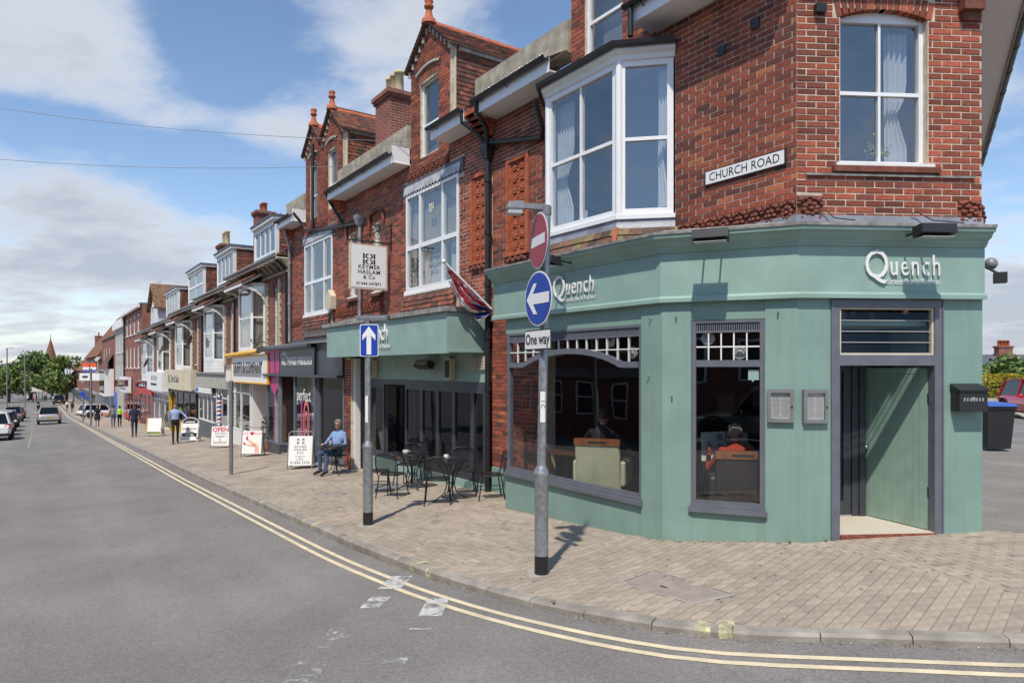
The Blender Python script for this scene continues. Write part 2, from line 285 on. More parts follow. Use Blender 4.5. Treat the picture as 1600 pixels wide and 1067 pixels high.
# ---------------------------------------------------------------- mesh helpers
I4=Matrix.Identity(4)
class MB:
    def __init__(s,M=None): s.v=[]; s.f=[]; s.mi=[]; s.c=[]; s.M=M or I4; s.sm=[]
    def add(s,vs,fs,mi=0,col=None,smooth=False,M=None):
        o=len(s.v); T=s.M@M if M is not None else s.M
        s.v+=[T@Vector(p) for p in vs]
        for f in fs: s.f.append(tuple(i+o for i in f)); s.mi.append(mi); s.c.append(col or (.5,.5,.5)); s.sm.append(smooth)
    def box(s,x0,x1,y0,y1,z0,z1,mi=0,col=None,M=None):
        s.add([(x0,y0,z0),(x1,y0,z0),(x1,y1,z0),(x0,y1,z0),(x0,y0,z1),(x1,y0,z1),(x1,y1,z1),(x0,y1,z1)],[(0,3,2,1),(4,5,6,7),(0,1,5,4),(1,2,6,5),(2,3,7,6),(3,0,4,7)],mi,col,M=M)
    def prism(s,poly,y0,y1,mi=0,col=None,M=None):   # poly in x,z extruded along y
        n=len(poly); vs=[(a,y0,b) for a,b in poly]+[(a,y1,b) for a,b in poly]
        s.add(vs,[tuple(range(n)),tuple(range(2*n-1,n-1,-1))]+[(i,i+n,(i+1)%n+n,(i+1)%n) for i in range(n)],mi,col,M=M)
    def slab(s,poly,z0,z1,mi=0,col=None,M=None):    # poly in x,y extruded along z
        n=len(poly); vs=[(a,b,z0) for a,b in poly]+[(a,b,z1) for a,b in poly]
        s.add(vs,[tuple(range(n-1,-1,-1)),tuple(range(n,2*n))]+[(i,(i+1)%n,(i+1)%n+n,i+n) for i in range(n)],mi,col,M=M)
    def loft(s,rings,mi=0,cap=True,smooth=True,closed=True,col=None,M=None):
        n=len(rings[0]); vs=[p for r in rings for p in r]; fs=[]
        for k in range(len(rings)-1):
            for i in range(n if closed else n-1):
                j=(i+1)%n; fs.append((k*n+i,k*n+j,(k+1)*n+j,(k+1)*n+i))
        s.add(vs,fs,mi,col,smooth,M=M)
        if cap: s.add(rings[0],[tuple(range(n-1,-1,-1))],mi,col,M=M); s.add(rings[-1],[tuple(range(n))],mi,col,M=M)
    def tube(s,pts,r,n=8,mi=0,col=None,cap=True,M=None,flat=None):
        P=[Vector(p) for p in pts]; rs=r if isinstance(r,(list,tuple)) else [r]*len(P); rings=[]
        up=None
        for i,p in enumerate(P):
            d=((P[min(i+1,len(P)-1)]-P[max(i-1,0)])); d=d.normalized() if d.length>1e-9 else Vector((0,0,1))
            if up is None: up=Vector((0,0,1)) if abs(d.z)<.9 else Vector((1,0,0))
            a=d.cross(up); a=a.normalized() if a.length>1e-6 else Vector((1,0,0)); b=a.cross(d).normalized(); up=b
            rings.append([p+(a*math.cos(t)+b*math.sin(t)*(flat or 1))*rs[i] for t in (2*math.pi*k/n for k in range(n))])
        s.loft(rings,mi,cap,True,col=col,M=M)
    def lathe(s,prof,n=16,mi=0,M=None,smooth=True,cap=True,col=None):
        s.loft([[(r*math.cos(2*math.pi*k/n),r*math.sin(2*math.pi*k/n),z) for k in range(n)] for r,z in prof],mi,cap,smooth,M=M,col=col)
    def ball(s,c,r,n=8,mi=0,sc_=(1,1,1),M=None,col=None):
        rings=[]
        for i in range(n//2+1):
            t=math.pi*i/(n//2)*.98+.03; rings.append([(c[0]+r*sc_[0]*math.sin(t)*math.cos(2*math.pi*k/n),c[1]+r*sc_[1]*math.sin(t)*math.sin(2*math.pi*k/n),c[2]-r*sc_[2]*math.cos(t)) for k in range(n)])
        s.loft(rings,mi,True,True,M=M,col=col)
    def bar(s,p0,p1,w,h,mi=0,col=None):
        p0=Vector(p0);p1=Vector(p1); d=p1-p0; l_=d.length; q=d.to_track_quat('X','Z').to_matrix().to_4x4(); q.translation=p0
        s.box(0,l_,-w/2,w/2,-h/2,h/2,mi,col,M=q)
    def mesh(s,name,mats,attr=False):
        me=bpy.data.meshes.new(name); me.from_pydata([tuple(p) for p in s.v],[],s.f)
        ms=mats if isinstance(mats,(list,tuple)) else [mats]
        for m in ms: me.materials.append(MATS[m] if isinstance(m,str) else m)
        if len(ms)>1: me.polygons.foreach_set('material_index',s.mi)
        me.polygons.foreach_set('use_smooth',s.sm)
        if attr:
            a=me.attributes.new('bc','FLOAT_COLOR','FACE'); fl=[]
            for c in s.c: fl+=[c[0],c[1],c[2],1.]
            a.data.foreach_set('color',fl)
        me.update(); return me
    def build(s,name,mats,parent=None,attr=False,**tags):
        o=bpy.data.objects.new(name,s.mesh(name,mats,attr)); COL.objects.link(o)
        if parent is not None: o.parent=parent
        for k,v in tags.items(): o[k]=v
        return o
def tag(o,label=None,cat=None,group=None,kind=None):
    for k,v in (('label',label),('category',cat),('group',group),('kind',kind)):
        if v: o[k]=v
    return o
def empty(name,M,label=None,cat=None,group=None):
    o=bpy.data.objects.new(name,None); COL.objects.link(o); o.matrix_world=M; o.empty_display_size=.2
    return tag(o,label,cat,group)
def kids(o): return [c for c in bpy.data.objects if c.parent==o]
def copy_tree(o,kidmap=None,parent=None):
    c=o.copy(); COL.objects.link(c)
    if parent is not None: c.parent=parent
    for ch in o.children: copy_tree(ch,parent=c)
    return c
def loc(p,rz=0,s=1): return Matrix.Translation(Vector(p))@Matrix.Rotation(rz,4,'Z')@Matrix.Scale(s,4)
TXT=Matrix.Rotation(rad(90),4,'X')
def txt(body,size,M,m,parent,name='lettering',ext=.003,align='CENTER',sx=1.,sp=1.,shear=0.,bold=0.,ay='CENTER'):
    cu=bpy.data.curves.new('t','FONT'); cu.body=body; cu.size=size; cu.extrude=ext; cu.align_x=align; cu.align_y=ay; cu.space_character=sp; cu.shear=shear; cu.resolution_u=3; cu.offset=bold
    ob=bpy.data.objects.new('t',cu); COL.objects.link(ob); bpy.context.view_layer.update()
    me=bpy.data.meshes.new_from_object(ob.evaluated_get(bpy.context.evaluated_depsgraph_get()))
    bpy.data.objects.remove(ob); bpy.data.curves.remove(cu)
    me.transform(M@TXT@Matrix.Diagonal((sx,1,1,1))); me.materials.clear(); me.materials.append(MATS[m]); me.name=name
    o=bpy.data.objects.new(name,me); COL.objects.link(o)
    if parent is not None: o.parent=parent
    return o
def cells(x0,x1,z0,z1,holes):
    xs=sorted({x0,x1,*[min(max(h[i],x0),x1) for h in holes for i in (0,1)]}); zs=sorted({z0,z1,*[min(max(h[i],z0),z1) for h in holes for i in (2,3)]})
    for a,b in zip(xs,xs[1:]):
        for c,d in zip(zs,zs[1:]):
            if any(h[0]<=(a+b)/2<=h[1] and h[2]<=(c+d)/2<=h[3] for h in holes): continue
            yield a,b,c,d
def wall(parent,M,x0,x1,z0,z1,holes,y0,y1,m,name='wall'):
    mb=MB(M)
    for a,b,c,d in cells(x0,x1,z0,z1,holes): mb.box(a,b,y0,y1,c,d)
    return mb.build(name,m,parent)
def brick_rects(x0,x1,z0,z1,holes,L_=.2215,H_=.0615,j=.0135):
    out=[]; r=0; z=z0
    while z+H_*.6<z1:
        zt=min(z+H_,z1); off=0 if r%2 else (L_+j)/2; x=x0-off
        while x<x1:
            segs=[(max(x,x0),min(x+L_,x1))]
            for h in holes:
                if h[2]<zt-.01 and h[3]>z+.01:
                    ns=[]
                    for a,b in segs:
                        if h[1]<=a or h[0]>=b: ns.append((a,b)); continue
                        if h[0]>a: ns.append((a,h[0]))
                        if h[1]<b: ns.append((h[1],b))
                    segs=ns
            out+=[(a,b,z,zt) for a,b in segs if b-a>.025]
            x+=L_+j
        z+=H_+j; r+=1
    return out
def brickcol():
    t=R.random()
    if t<.05: c=(.40,.13,.055)
    elif t<.32: c=(.19,.057,.038)
    elif t<.44: c=(.13,.048,.036)
    else: c=(.31,.079,.043)
    k=R.uniform(.8,1.2); return tuple(v*k for v in c)
BRICKMESH={}
def brick_objs(parent,M,rects,y):
    """each brick an object, sharing meshes between bricks of the same length"""
    for a,b,c,d in rects:
        dark=R.random()<.38; key=(round(b-a,2),round(d-c,3),dark)
        if key not in BRICKMESH:
            q=MB(); w2,h2=(b-a)/2,(d-c)/2; e=.004
            q.add([(-w2,.02,-h2),(w2,.02,-h2),(w2,.02,h2),(-w2,.02,h2),(-w2,.003,-h2),(w2,.003,-h2),(w2,.003,h2),(-w2,.003,h2),(-w2+e,0,-h2+e),(w2-e,0,-h2+e),(w2-e,0,h2-e),(-w2+e,0,h2-e)],
              [(0,1,5,4),(1,2,6,5),(2,3,7,6),(3,0,4,7),(4,5,9,8),(5,6,10,9),(6,7,11,10),(7,4,8,11),(8,9,10,11)])
            BRICKMESH[key]=q.mesh('brick','brick_dark' if dark else 'brick_bright')
        o=bpy.data.objects.new('brick',BRICKMESH[key]); COL.objects.link(o); o.parent=parent
        o.matrix_local=M@Matrix.Translation(((a+b)/2,y+R.uniform(-.0025,.0025),(c+d)/2))
def brick_mass(parent,M,rects,y,name='brickwork'):
    mb=MB(M)
    for a,b,c,d in rects:
        yy=y+R.uniform(-.0025,.0025); mb.box(a,b,yy,y+.02,c,d,0,brickcol())
    return mb.build(name,'brick',parent,attr=True,kind='stuff')
def window(parent,M,x0,x1,z0,z1,y,rows=1,cols=1,fw=.06,m='upvc',g='glass_up',bars=.035,rowf=None,colf=None,depth=.07,name='window',sill=0.):
    mb=MB(M); mb.box(x0,x0+fw,y,y+depth,z0,z1); mb.box(x1-fw,x1,y,y+depth,z0,z1); mb.box(x0+fw,x1-fw,y,y+depth,z0,z0+fw); mb.box(x0+fw,x1-fw,y,y+depth,z1-fw,z1)
    xi0,xi1,zi0,zi1=x0+fw,x1-fw,z0+fw,z1-fw
    rf=rowf or [i/rows for i in range(1,rows)]; cf=colf or [i/cols for i in range(1,cols)]
    zs=[zi0]+[zi0+(zi1-zi0)*t for t in rf]+[zi1]; xs=[xi0]+[xi0+(xi1-xi0)*t for t in cf]+[xi1]
    for z in zs[1:-1]: mb.box(xi0,xi1,y+.005,y+depth-.01,z-bars*.7,z+bars*.7)
    for x in xs[1:-1]: mb.box(x-bars/2,x+bars/2,y+.008,y+depth-.012,zi0,zi1)
    o=mb.build(name,m,parent)
    for a,b in zip(zs,zs[1:]):
        for c,d in zip(xs,xs[1:]):
            p=MB(M); p.add([(c,y+.04,a),(d,y+.04,a),(d,y+.04,b),(c,y+.04,b)],[(0,1,2,3)]); p.build('pane',g,o)
    if sill:
        s_=MB(M); s_.box(x0-.06,x1+.06,y-sill,y+.03,z0-.06,z0-.002); s_.build('sill','white_paint' if m=='upvc' else m,o)
    return o
def drape(parent,M,x0,x1,z0,z1,y,m='curtain',waves=6,amp=.03,pinch=0.):
    mb=MB(M); n=waves*6; rows=8
    rings=[]
    for j in range(rows+1):
        t=j/rows; zc=z0+(z1-z0)*t; k=1-pinch*math.exp(-((t-.35)/.12)**2)
        rings.append([(x0+(x1-x0)*k*i/n,y+amp*math.sin(i/6*2*math.pi+j*.1),zc) for i in range(n+1)])
    mb.loft(rings,cap=False,closed=False); return mb.build('curtain',m,parent)
def sweep(poly,prof,M,cap=True):
    """profile (out,z) swept along a plan polyline with mitred corners; out is to the right of travel"""
    P=[Vector((a,b)) for a,b in poly]; rings=[]
    for i,p in enumerate(P):
        d0=(P[i]-P[i-1]).normalized() if i else (P[1]-P[0]).normalized(); d1=(P[i+1]-P[i]).normalized() if i<len(P)-1 else d0
        n0=Vector((d0.y,-d0.x)); n1=Vector((d1.y,-d1.x)); b=(n0+n1).normalized(); k=1/max(.3,b.dot(n0))
        rings.append([(p.x+b.x*o*k,p.y+b.y*o*k,z) for o,z in prof])
    mb=MB(M); mb.loft(rings,cap=cap,smooth=False); return mb
def tiles_on(mb,O,ex,ez,w_,h_,tw=.165,th=.1,clip=None,cols=None,tilt=.012):
    """hung or laid tiles over a rectangle: origin O, across ex, up ez (unit vectors); outward = ex x ez"""
    O=Vector(O);ex=Vector(ex);ez=Vector(ez); n=ex.cross(ez)
    rows=int(h_/th)
    for r in range(rows):
        x=-(tw/2 if r%2 else 0)
        while x<w_:
            a=max(0,x); b=min(w_,x+tw-.004)
            if b-a>.03 and (clip is None or clip((a+b)/2,(r+.5)*th)):
                c=cols() if cols else tilecol(); t=tilt+R.uniform(0,.006)
                p=[O+ex*a+ez*(r*th)+n*t,O+ex*b+ez*(r*th)+n*t,O+ex*b+ez*((r+1)*th+.01)+n*.002,O+ex*a+ez*((r+1)*th+.01)+n*.002]
                q=[O+ex*a+ez*(r*th)-n*.004,O+ex*b+ez*(r*th)-n*.004]
                mb.add(p+q,[(0,1,2,3),(4,5,1,0)],0,c)
            x+=tw
def tilecol():
    t=R.random(); c=(.24,.085,.05) if t<.45 else (.13,.055,.04) if t<.8 else (.09,.06,.045); k=R.uniform(.75,1.2); return tuple(v*k for v in c)
def oldtile():
    t=R.random(); c=(.17,.09,.06) if t<.5 else (.22,.17,.08) if t<.75 else (.10,.065,.05); k=R.uniform(.75,1.2); return tuple(v*k for v in c)
# ---------------------------------------------------------------- road, pavement, kerb
def axis(lo,hi,near0,near1,fine):
    out=[]; x=near0
    while x<=near1: out.append(x); x+=fine
    s=fine; x=near1
    while x<hi: s*=1.35; x=min(hi,x+s); out.append(x)
    s=fine; x=near0
    while x>lo: s*=1.35; x=max(lo,x-s); out.insert(0,x)
    return out
root=empty('ground',I4)
bpy.data.objects.remove(root)
def sheet(name,xs,ys,dz,m,**t):
    mb=MB(); n=len(xs)
    vs=[(x,y,gl(x,y)-kh(x)) for y in ys for x in xs]
    mb.add(vs,[(j*n+i,j*n+i+1,(j+1)*n+i+1,(j+1)*n+i) for j in range(len(ys)-1) for i in range(n-1)])
    o=mb.build(name,m,**t); o.matrix_world=FA; return o
road=sheet('road',sorted(set([-420,-300,-200,-140,-100,-80]+[-60+1.5*k for k in range(32)]+[-12+.2*k for k in range(120)]+[14,20,30,50,90])),sorted(set([-120,-60,-30,-20]+[-14+.8*k for k in range(11)]+[-5.2+.2*k for k in range(40)]+[5,9,14,30,60,120])),-.10,'asphalt',kind='structure')
mat('earth',(.12,.13,.06),.95,var=.3,scale=.05)
g=MB(); g.box(-1800,1800,-1800,1800,-14.5,-14.2); gr=g.build('terrain','earth',kind='structure')
KS=-3.70                                  # kerb line read off the photograph: parallel to the fronts, then round the corner
kl=[Vector(p) for p in ((-260,KS),(-160,KS),(-100,KS),(-60,KS),(-30,KS),(-15,KS),(-8,KS),(-5,KS),(-3.4,-3.68),(-2.2,-3.62),(-1.3,-3.57),(-.5,-3.50),(.15,-3.37),(.72,-3.17),(1.24,-2.87),(2.03,-2.14),(2.71,-1.49))]
for wx,wy in ((4.5,4.7),(5.5,4.85),(6.5,5.35),(7.4,6.2),(8.2,7.2),(11,11.9),(16,20.2),(26,36.8)):
    kl.append(Vector(ul(wx,wy)))
def crom(P,step):
    out=[]
    for i in range(len(P)-1):
        p0=P[max(i-1,0)];p1=P[i];p2=P[i+1];p3=P[min(i+2,len(P)-1)]; n=max(1,int((p2-p1).length/step))
        for k in range(n):
            t=k/n; out.append(.5*((2*p1)+(p2-p0)*t+(2*p0-5*p1+4*p2-p3)*t*t+(3*p1-p0-3*p2+p3)*t**3))
    out.append(P[-1]); return out
KC=crom(kl,.3)
for p in KC:
    if p.x<-5.1 and p.y<0: p.y=KS
def knorm(i):
    d=(KC[min(i+1,len(KC)-1)]-KC[max(i-1,0)]).normalized(); return Vector((-d.y,d.x))   # towards the pavement
def koff(i,d): return KC[i]+knorm(i)*d
# pavement base sheets (strip between kerb and a line under the buildings)
Q=Vector(ul(4.4,8.7)); iend=max(i for i in range(len(KC)) if (FA@Vector((KC[i].x,KC[i].y,0))).y<7.2 and KC[i].x>0)
mb=MB(); rows=[]
for i in range(0,iend+1):
    a=koff(i,.12); p=KC[i]; b=Vector((p.x,.4)) if p.x<-1.5 else Vector((-1.5,.4)).lerp(Q,sst(-1.5,.2,p.x))
    rows.append([a.lerp(b,t/8) for t in range(9)])
vs=[(q.x,q.y,gl(q.x,q.y)-.008) for r in rows for q in r]
mb.add(vs,[(j*9+i,j*9+i+1,(j+1)*9+i+1,(j+1)*9+i) for j in range(len(rows)-1) for i in range(8)])
pav=mb.build('pavement','paver_far',kind='structure'); pav.matrix_world=FA
# asphalt forecourt beside the corner building
mb=MB(); rows=[]
for i in range(iend,len(KC)):
    a=koff(i,.12); wp=FA@Vector((a.x,a.y,0)); t=(i-iend)/(len(KC)-1-iend)
    b=Vector(RR)+Vector((SIDE.x,SIDE.y))*(t*40)-Vector((.5,0)); b=Vector(ul(b.x,b.y)); rows.append([a.lerp(b,k/8) for k in range(9)])
vs=[(q.x,q.y,gl(q.x,q.y)-.002) for r in rows for q in r]
mb.add(vs,[(j*9+i,j*9+i+1,(j+1)*9+i+1,(j+1)*9+i) for j in range(len(rows)-1) for i in range(8)])
fo=mb.build('side_path','asphalt_side',kind='structure'); fo.matrix_world=FA
# kerb stones
kerb=empty('kerb',FA); kerb['kind']='structure'
cum=[0.]
for i in range(1,len(KC)): cum.append(cum[-1]+(KC[i]-KC[i-1]).length)
def kat(s):
    import bisect
    i=min(max(bisect.bisect_right(cum,s)-1,0),len(KC)-2); t=(s-cum[i])/(cum[i+1]-cum[i]); return KC[i].lerp(KC[i+1],t),knorm(i).lerp(knorm(i+1),t).normalized()
s0=next(c for c,p in zip(cum,KC) if p.x>-62); s=s0; s_end=cum[-1]-.5
def kerbstone(mb,sa,sb,nseg):
    rings=[]
    for k in range(nseg+1):
        p,n=kat(sa+(sb-sa)*k/nseg); z=gl(p.x,p.y); h=.008
        q=[(p-n*.0,-.14),(p-n*.0,-.022+h),(p+n*.022,.0+h),(p+n*.125,.003+h),(p+n*.125,-.14)]
        rings.append([(a.x,a.y,z+b) for a,b in q])
    mb.loft(rings,smooth=False)
while s<min(s_end,s0+88):
    ln=.914*R.uniform(.97,1.02) if kat(s)[0].x<-1.5 else .62
    mb=MB(); kerbstone(mb,s+.004,s+ln-.004,3); o=mb.build('kerb_stone','kerb',kerb); o.location.z=R.uniform(-.004,.004); s+=ln
mb=MB(); kerbstone(mb,0,s0-.01,60); mb.build('kerb_run','kerb',kerb,kind='stuff')
mb=MB(); kerbstone(mb,s,cum[-1],30); mb.build('kerb_run','kerb',kerb,kind='stuff')
# double yellow lines and old white give-way marks, thin sheets on the road
def stripe(name,d0,d1,i0,i1,m,dz):
    mb=MB(); rows=[]
    for i in range(i0,i1+1):
        a,b=koff(i,d0),koff(i,d1); rows.append([(a.x,a.y,gl(a.x,a.y)-kh(a.x)+dz),(b.x,b.y,gl(b.x,b.y)-kh(b.x)+dz)])
    mb.loft(rows,cap=False,closed=False,smooth=False); o=mb.build(name,m,road); return o
stripe('yellow_line',-.27,-.335,0,len(KC)-1,'yellow_line',.004); stripe('yellow_line',-.43,-.495,0,len(KC)-1,'yellow_line',.004)
def worn(name,base,lo,hi):
    m=mat(name,base,.85,var=.2,scale=8); t=m.node_tree; n=t.nodes; l=t.links
    tc=n.new('ShaderNodeTexCoord'); x=n.new('ShaderNodeTexNoise'); l.new(tc.outputs['Object'],x.inputs['Vector']); x.inputs['Scale'].default_value=7; x.inputs['Detail'].default_value=10; x.inputs['Roughness'].default_value=.75
    r=n.new('ShaderNodeMapRange'); l.new(x.outputs['Fac'],r.inputs[0]); r.inputs[1].default_value=lo; r.inputs[2].default_value=hi; l.new(r.outputs[0],n['Principled BSDF'].inputs['Alpha'])
worn('worn_white',(.56,.56,.54),.40,.56); worn('worn_more',(.52,.52,.5),.50,.64); worn('worn_yellow',(.60,.56,.33),.42,.60)
def ground_quad(name,pix,m,parent=None,dz=-.1+.0045,par=road):
    P=[FAI@gp(a,b,-.08) for a,b in pix]; P=[Vector((p.x,p.y,gl(p.x,p.y)-kh(p.x)+.0045)) for p in P]; mb=MB(); mb.add(P,[tuple(range(len(P)))]); return mb.build(name,m,par)
ground_quad('give_way_mark',[(590,921),(625,921),(645,900),(612,900)],'worn_white')
ground_quad('give_way_mark',[(562,952),(592,952),(611,934),(580,933)],'worn_white')
ground_quad('give_way_mark',[(653,966),(690,966),(702,937),(668,937)],'worn_white')
ground_quad('give_way_mark',[(440,1075),(490,1075),(512,1040),(468,1036)],'worn_more')
ground_quad('give_way_mark',[(497,1016),(535,1016),(552,985),(516,985)],'worn_more')
ground_quad('give_way_mark',[(640,988),(674,988),(674,985),(640,985)],'worn_white')
ground_quad('give_way_mark',[(590,1052),(628,1052),(640,1030),(604,1030)],'worn_more')
for i in range(14):                                    # parking bay dashes on the far side
    x=-36-i*2.4; mb=MB(); z=[gl(x,-7.6)-.0955,gl(x-1,-7.6)-.0955]; mb.add([(x,-7.64,z[0]),(x,-7.56,z[0]),(x-1.,-7.56,z[1]),(x-1.,-7.64,z[1])],[(0,1,2,3)]); mb.build('bay_dash','worn_white',road)
for px,py in ((655,880),(676,890),(1092,996),(1136,998),(482,812),(500,818),(404,779),(416,783)):   # kerb loading marks painted over the kerb stones
    c=FAI@gp(px,py,0); c=Vector((c.x,c.y)); s_=min((k*.03 for k in range(int(cum[-1]/.03))),key=lambda s_:(kat(s_)[0]-c).length); mb=MB(); rg=[]
    for k in range(4):
        p,n=kat(s_-.06+.12*k/3); z=gl(p.x,p.y); rg.append([(q.x,q.y,z+b) for q,b in ((p-n*.003,-.07),(p-n*.003,-.013),(p+n*.021,.0125),(p+n*.125,.0155),(p+n*.2,.0105))])
    mb.loft(rg,cap=False,closed=False,smooth=False); mb.build('loading_mark','worn_yellow',kerb)
# pavers near the camera: real blocks, the nearest 300 single objects
def inside(poly,x,y):
    c=False; j=len(poly)-1
    for i in range(len(poly)):
        if (poly[i].y>y)!=(poly[j].y>y) and x<(poly[j].x-poly[i].x)*(y-poly[i].y)/(poly[j].y-poly[i].y)+poly[i].x: c=not c
        j=i
    return c
ia=next(i for i,p in enumerate(KC) if p.x>-10.5)
rl=lambda p:Vector(ul(*p))
poly=[koff(i,.128) for i in range(ia,iend)]+[rl((8.1,7.35)),rl((5.6,8.03)),rl((4.95,7.97)),rl((3.28,7.86)),rl(S1),Vector((-4.8,-.84)),Vector((-4.8,-.02)),Vector((-10.5,-.02))]
slots=[]
dl0=Vector(ul(3.3,7.8)); dl1=Vector(ul(4.6,5.2))
COVERS=[]
cv=[FAI@gp(*p,0) for p in ((962,910),(1020,890),(1150,930),(1085,945))]; COVERS.append([Vector((p.x,p.y)) for p in cv])
cv2=[FAI@gp(*p,0) for p in ((490,772),(515,766),(541,771),(517,778))]; COVERS.append([Vector((p.x,p.y)) for p in cv2])
def lay(ang,test,along):
    c,s_=math.cos(ang),math.sin(ang)
    for i in range(-90,90):
        for j in range(-150,150):
            a=(i+(.5 if j%2 else 0))*.204; b=j*.104; x=a*c-b*s_; y=a*s_+b*c
            if not(-10.4<x<6.5 and -4<y<3.2) or not test(x,y) or not inside(poly,x,y): continue
            if any(inside(cq,x,y) for cq in COVERS): continue
            slots.append((x,y,ang))
def right_of(x,y): return (dl1.x-dl0.x)*(y-dl0.y)-(dl1.y-dl0.y)*(x-dl0.x)>0
lay(0,lambda x,y:x<-1.9,0)
lay(rad(104),lambda x,y:x>=-1.9 and not right_of(x,y),0)
lay(rad(62),lambda x,y:x>=-1.9 and right_of(x,y),0)
def cd2(s_):
    p=FA@Vector((s_[0],s_[1],0)); return p.length if 0<p.y and abs(p.x/p.y)<.77 and (2-gz(p.x,p.y))/p.y<.47 else 99
slots.sort(key=cd2)
q=MB(); e=.004; W2,H2=.0975,.0492
q.add([(-W2,-H2,-.012),(W2,-H2,-.012),(W2,H2,-.012),(-W2,H2,-.012),(-W2+e,-H2+e,0),(W2-e,-H2+e,0),(W2-e,H2-e,0),(-W2+e,H2-e,0)],[(4,5,6,7),(0,1,5,4),(1,2,6,5),(2,3,7,6),(3,0,4,7)])
pvm=q.mesh('paver','paver_one'); big=MB()
for k,(x,y,a) in enumerate(slots):
    z=gl(x,y)+.005+R.uniform(-.0015,.0015); dx=(gl(x+.2,y)-gl(x-.2,y))/.4; dy=(gl(x,y+.2)-gl(x,y-.2))/.4
    nrm=Vector((-dx+R.uniform(-.008,.008),-dy+R.uniform(-.008,.008),1)).normalized(); rot=Vector((0,0,1)).rotation_difference(nrm).to_matrix().to_4x4()
    M=Matrix.Translation((x,y,z))@rot@Matrix.Rotation(a+R.uniform(-.012,.012),4,'Z')
    if k<300:
        o=bpy.data.objects.new('paver',pvm); COL.objects.link(o); o.parent=pav; o.matrix_local=M
    else:
        kk=R.uniform(.9,1.1)*(.78 if R.random()<.025 else 1); big.add([tuple(v.co) for v in pvm.vertices],[(4,5,6,7),(0,1,5,4),(1,2,6,5),(2,3,7,6),(3,0,4,7)],0,(.372*kk,.312*kk,.248*kk),M=M)
big.build('paver_field','paver',pav,attr=True,kind='stuff')
# dry litter against the wall foot, grit and scraps along the kerb, weeds
mat('straw',(.42,.33,.18),.9,var=.4,scale=40); mat('scrap',(.6,.6,.57),.8,var=.2); mat('grit',(.13,.10,.07),.95,var=.4,scale=30)
def bits(name,pts,n,size,spread,m,dz=.012,lab=None):
    mb=MB()
    for _ in range(n):
        i=R.randrange(len(pts)-1); p=pts[i].lerp(pts[i+1],R.random())+Vector((R.gauss(0,spread),R.gauss(0,spread))); a=R.uniform(0,6.28); s_=size*R.uniform(.4,1.4); z=gl(p.x,p.y)+dz
        mb.add([(p.x-s_*math.cos(a),p.y-s_*math.sin(a),z),(p.x+.2*s_*math.sin(a),p.y-.2*s_*math.cos(a),z+.003),(p.x+s_*math.cos(a),p.y+s_*math.sin(a),z+.006),(p.x-.2*s_*math.sin(a),p.y+.2*s_*math.cos(a),z+.004)],[(0,1,2,3)])
    o=mb.build(name,m,pav,kind='stuff'); return o
foot=[Vector((-4.7,-.90)),Vector((-1.3,-.90)),Vector((-.1,-.08))]
bits('dry_litter',foot,420,.022,.035,'straw'); bits('dry_litter',[Vector((-12.3,-.25)),Vector((-4.9,-.1))],160,.02,.05,'straw')
gut=[koff(i,-.03) for i in range(next(i for i,p in enumerate(KC) if p.x>-5),iend-4)]
bits('gutter_grit',gut,900,.012,.02,'grit',dz=-.055); bits('gutter_scraps',gut,60,.014,.03,'scrap',dz=-.05)
wd=MB()
for cx,cy in ((KC[next(i for i,p in enumerate(KC) if p.x>-.35)].x,KC[next(i for i,p in enumerate(KC) if p.x>-.35)].y+.02),(-.02,-.1),(.22,.22)):
    for k in range(14):
        a=R.uniform(0,6.28); l_=R.uniform(.03,.08); z=gl(cx,cy); wd.add([(cx-.004,cy,z),(cx+.004,cy,z),(cx+l_*.6*math.cos(a),cy+l_*.6*math.sin(a),z+l_)],[(0,1,2)])
wd.build('weeds','leaf_pale',pav,kind='stuff')
gs=MB()                                                # old chewing gum and drips
for _ in range(170):
    x,y=R.uniform(-9,2.5),R.uniform(-3.4,.5)
    if not inside(poly,x,y): continue
    r_=R.uniform(.008,.022); z=gl(x,y)+.0085; gs.add([(x+r_*math.cos(k*.9)*R.uniform(.7,1.2),y+r_*math.sin(k*.9)*R.uniform(.7,1.2),z) for k in range(7)],[tuple(range(7))])
mat('gum',(.20,.175,.15),.9,var=.2); gs.build('gum_spots','gum',pav,kind='stuff')
ps_=[FAI@gp(*p) for p in ((562,758),(611,753),(652,763),(600,769))]; mb=MB(); mb.add([(p.x,p.y,gl(p.x,p.y)+.011) for p in ps_],[(0,1,2,3)]); mb.build('paving_slab','slate_slab',pav)
# inspection covers
def cover(pts,name,label,m):
    o=empty(name,FA@Matrix.Translation((sum(p.x for p in pts)/4,sum(p.y for p in pts)/4,0)),label,'cover')
    cx,cy=sum(p.x for p in pts)/4,sum(p.y for p in pts)/4
    def ring(k,dz): return [((p.x-cx)*k,(p.y-cy)*k,gl(p.x,p.y)+dz) for p in pts]
    f=MB(); A,B=ring(1.0,.010),ring(.93,.010); D=ring(1.,-.012); f.add(A+B+D,[(i,(i+1)%4,(i+1)%4+4,i+4) for i in range(4)]+[(i,i+8,(i+1)%4+8,(i+1)%4) for i in range(4)]); f.build('frame','concrete' if m!='slate' else 'sign_grey',o)
    l=MB(); l.add(ring(.925,.007),[(0,1,2,3)]); l.build('lid',m,o)
    h=MB(); p=Vector(ring(.93,.009)[0]).lerp(Vector(ring(.93,.009)[2]),.42); h.box(p.x-.045,p.x+.045,p.y-.012,p.y+.012,p.z-.001,p.z+.001); h.build('lifting_slot','ink',o)
mat('cover_conc',(.31,.255,.225),.9,var=.15,scale=6,bump=.3)
cover(COVERS[0],'inspection_cover','large pinkish concrete inspection cover sunk in the paving by the corner','cover_conc')
cover(COVERS[1],'inspection_cover','small pale inspection cover with dark rim in the paving near the cafe chairs','cover_conc')
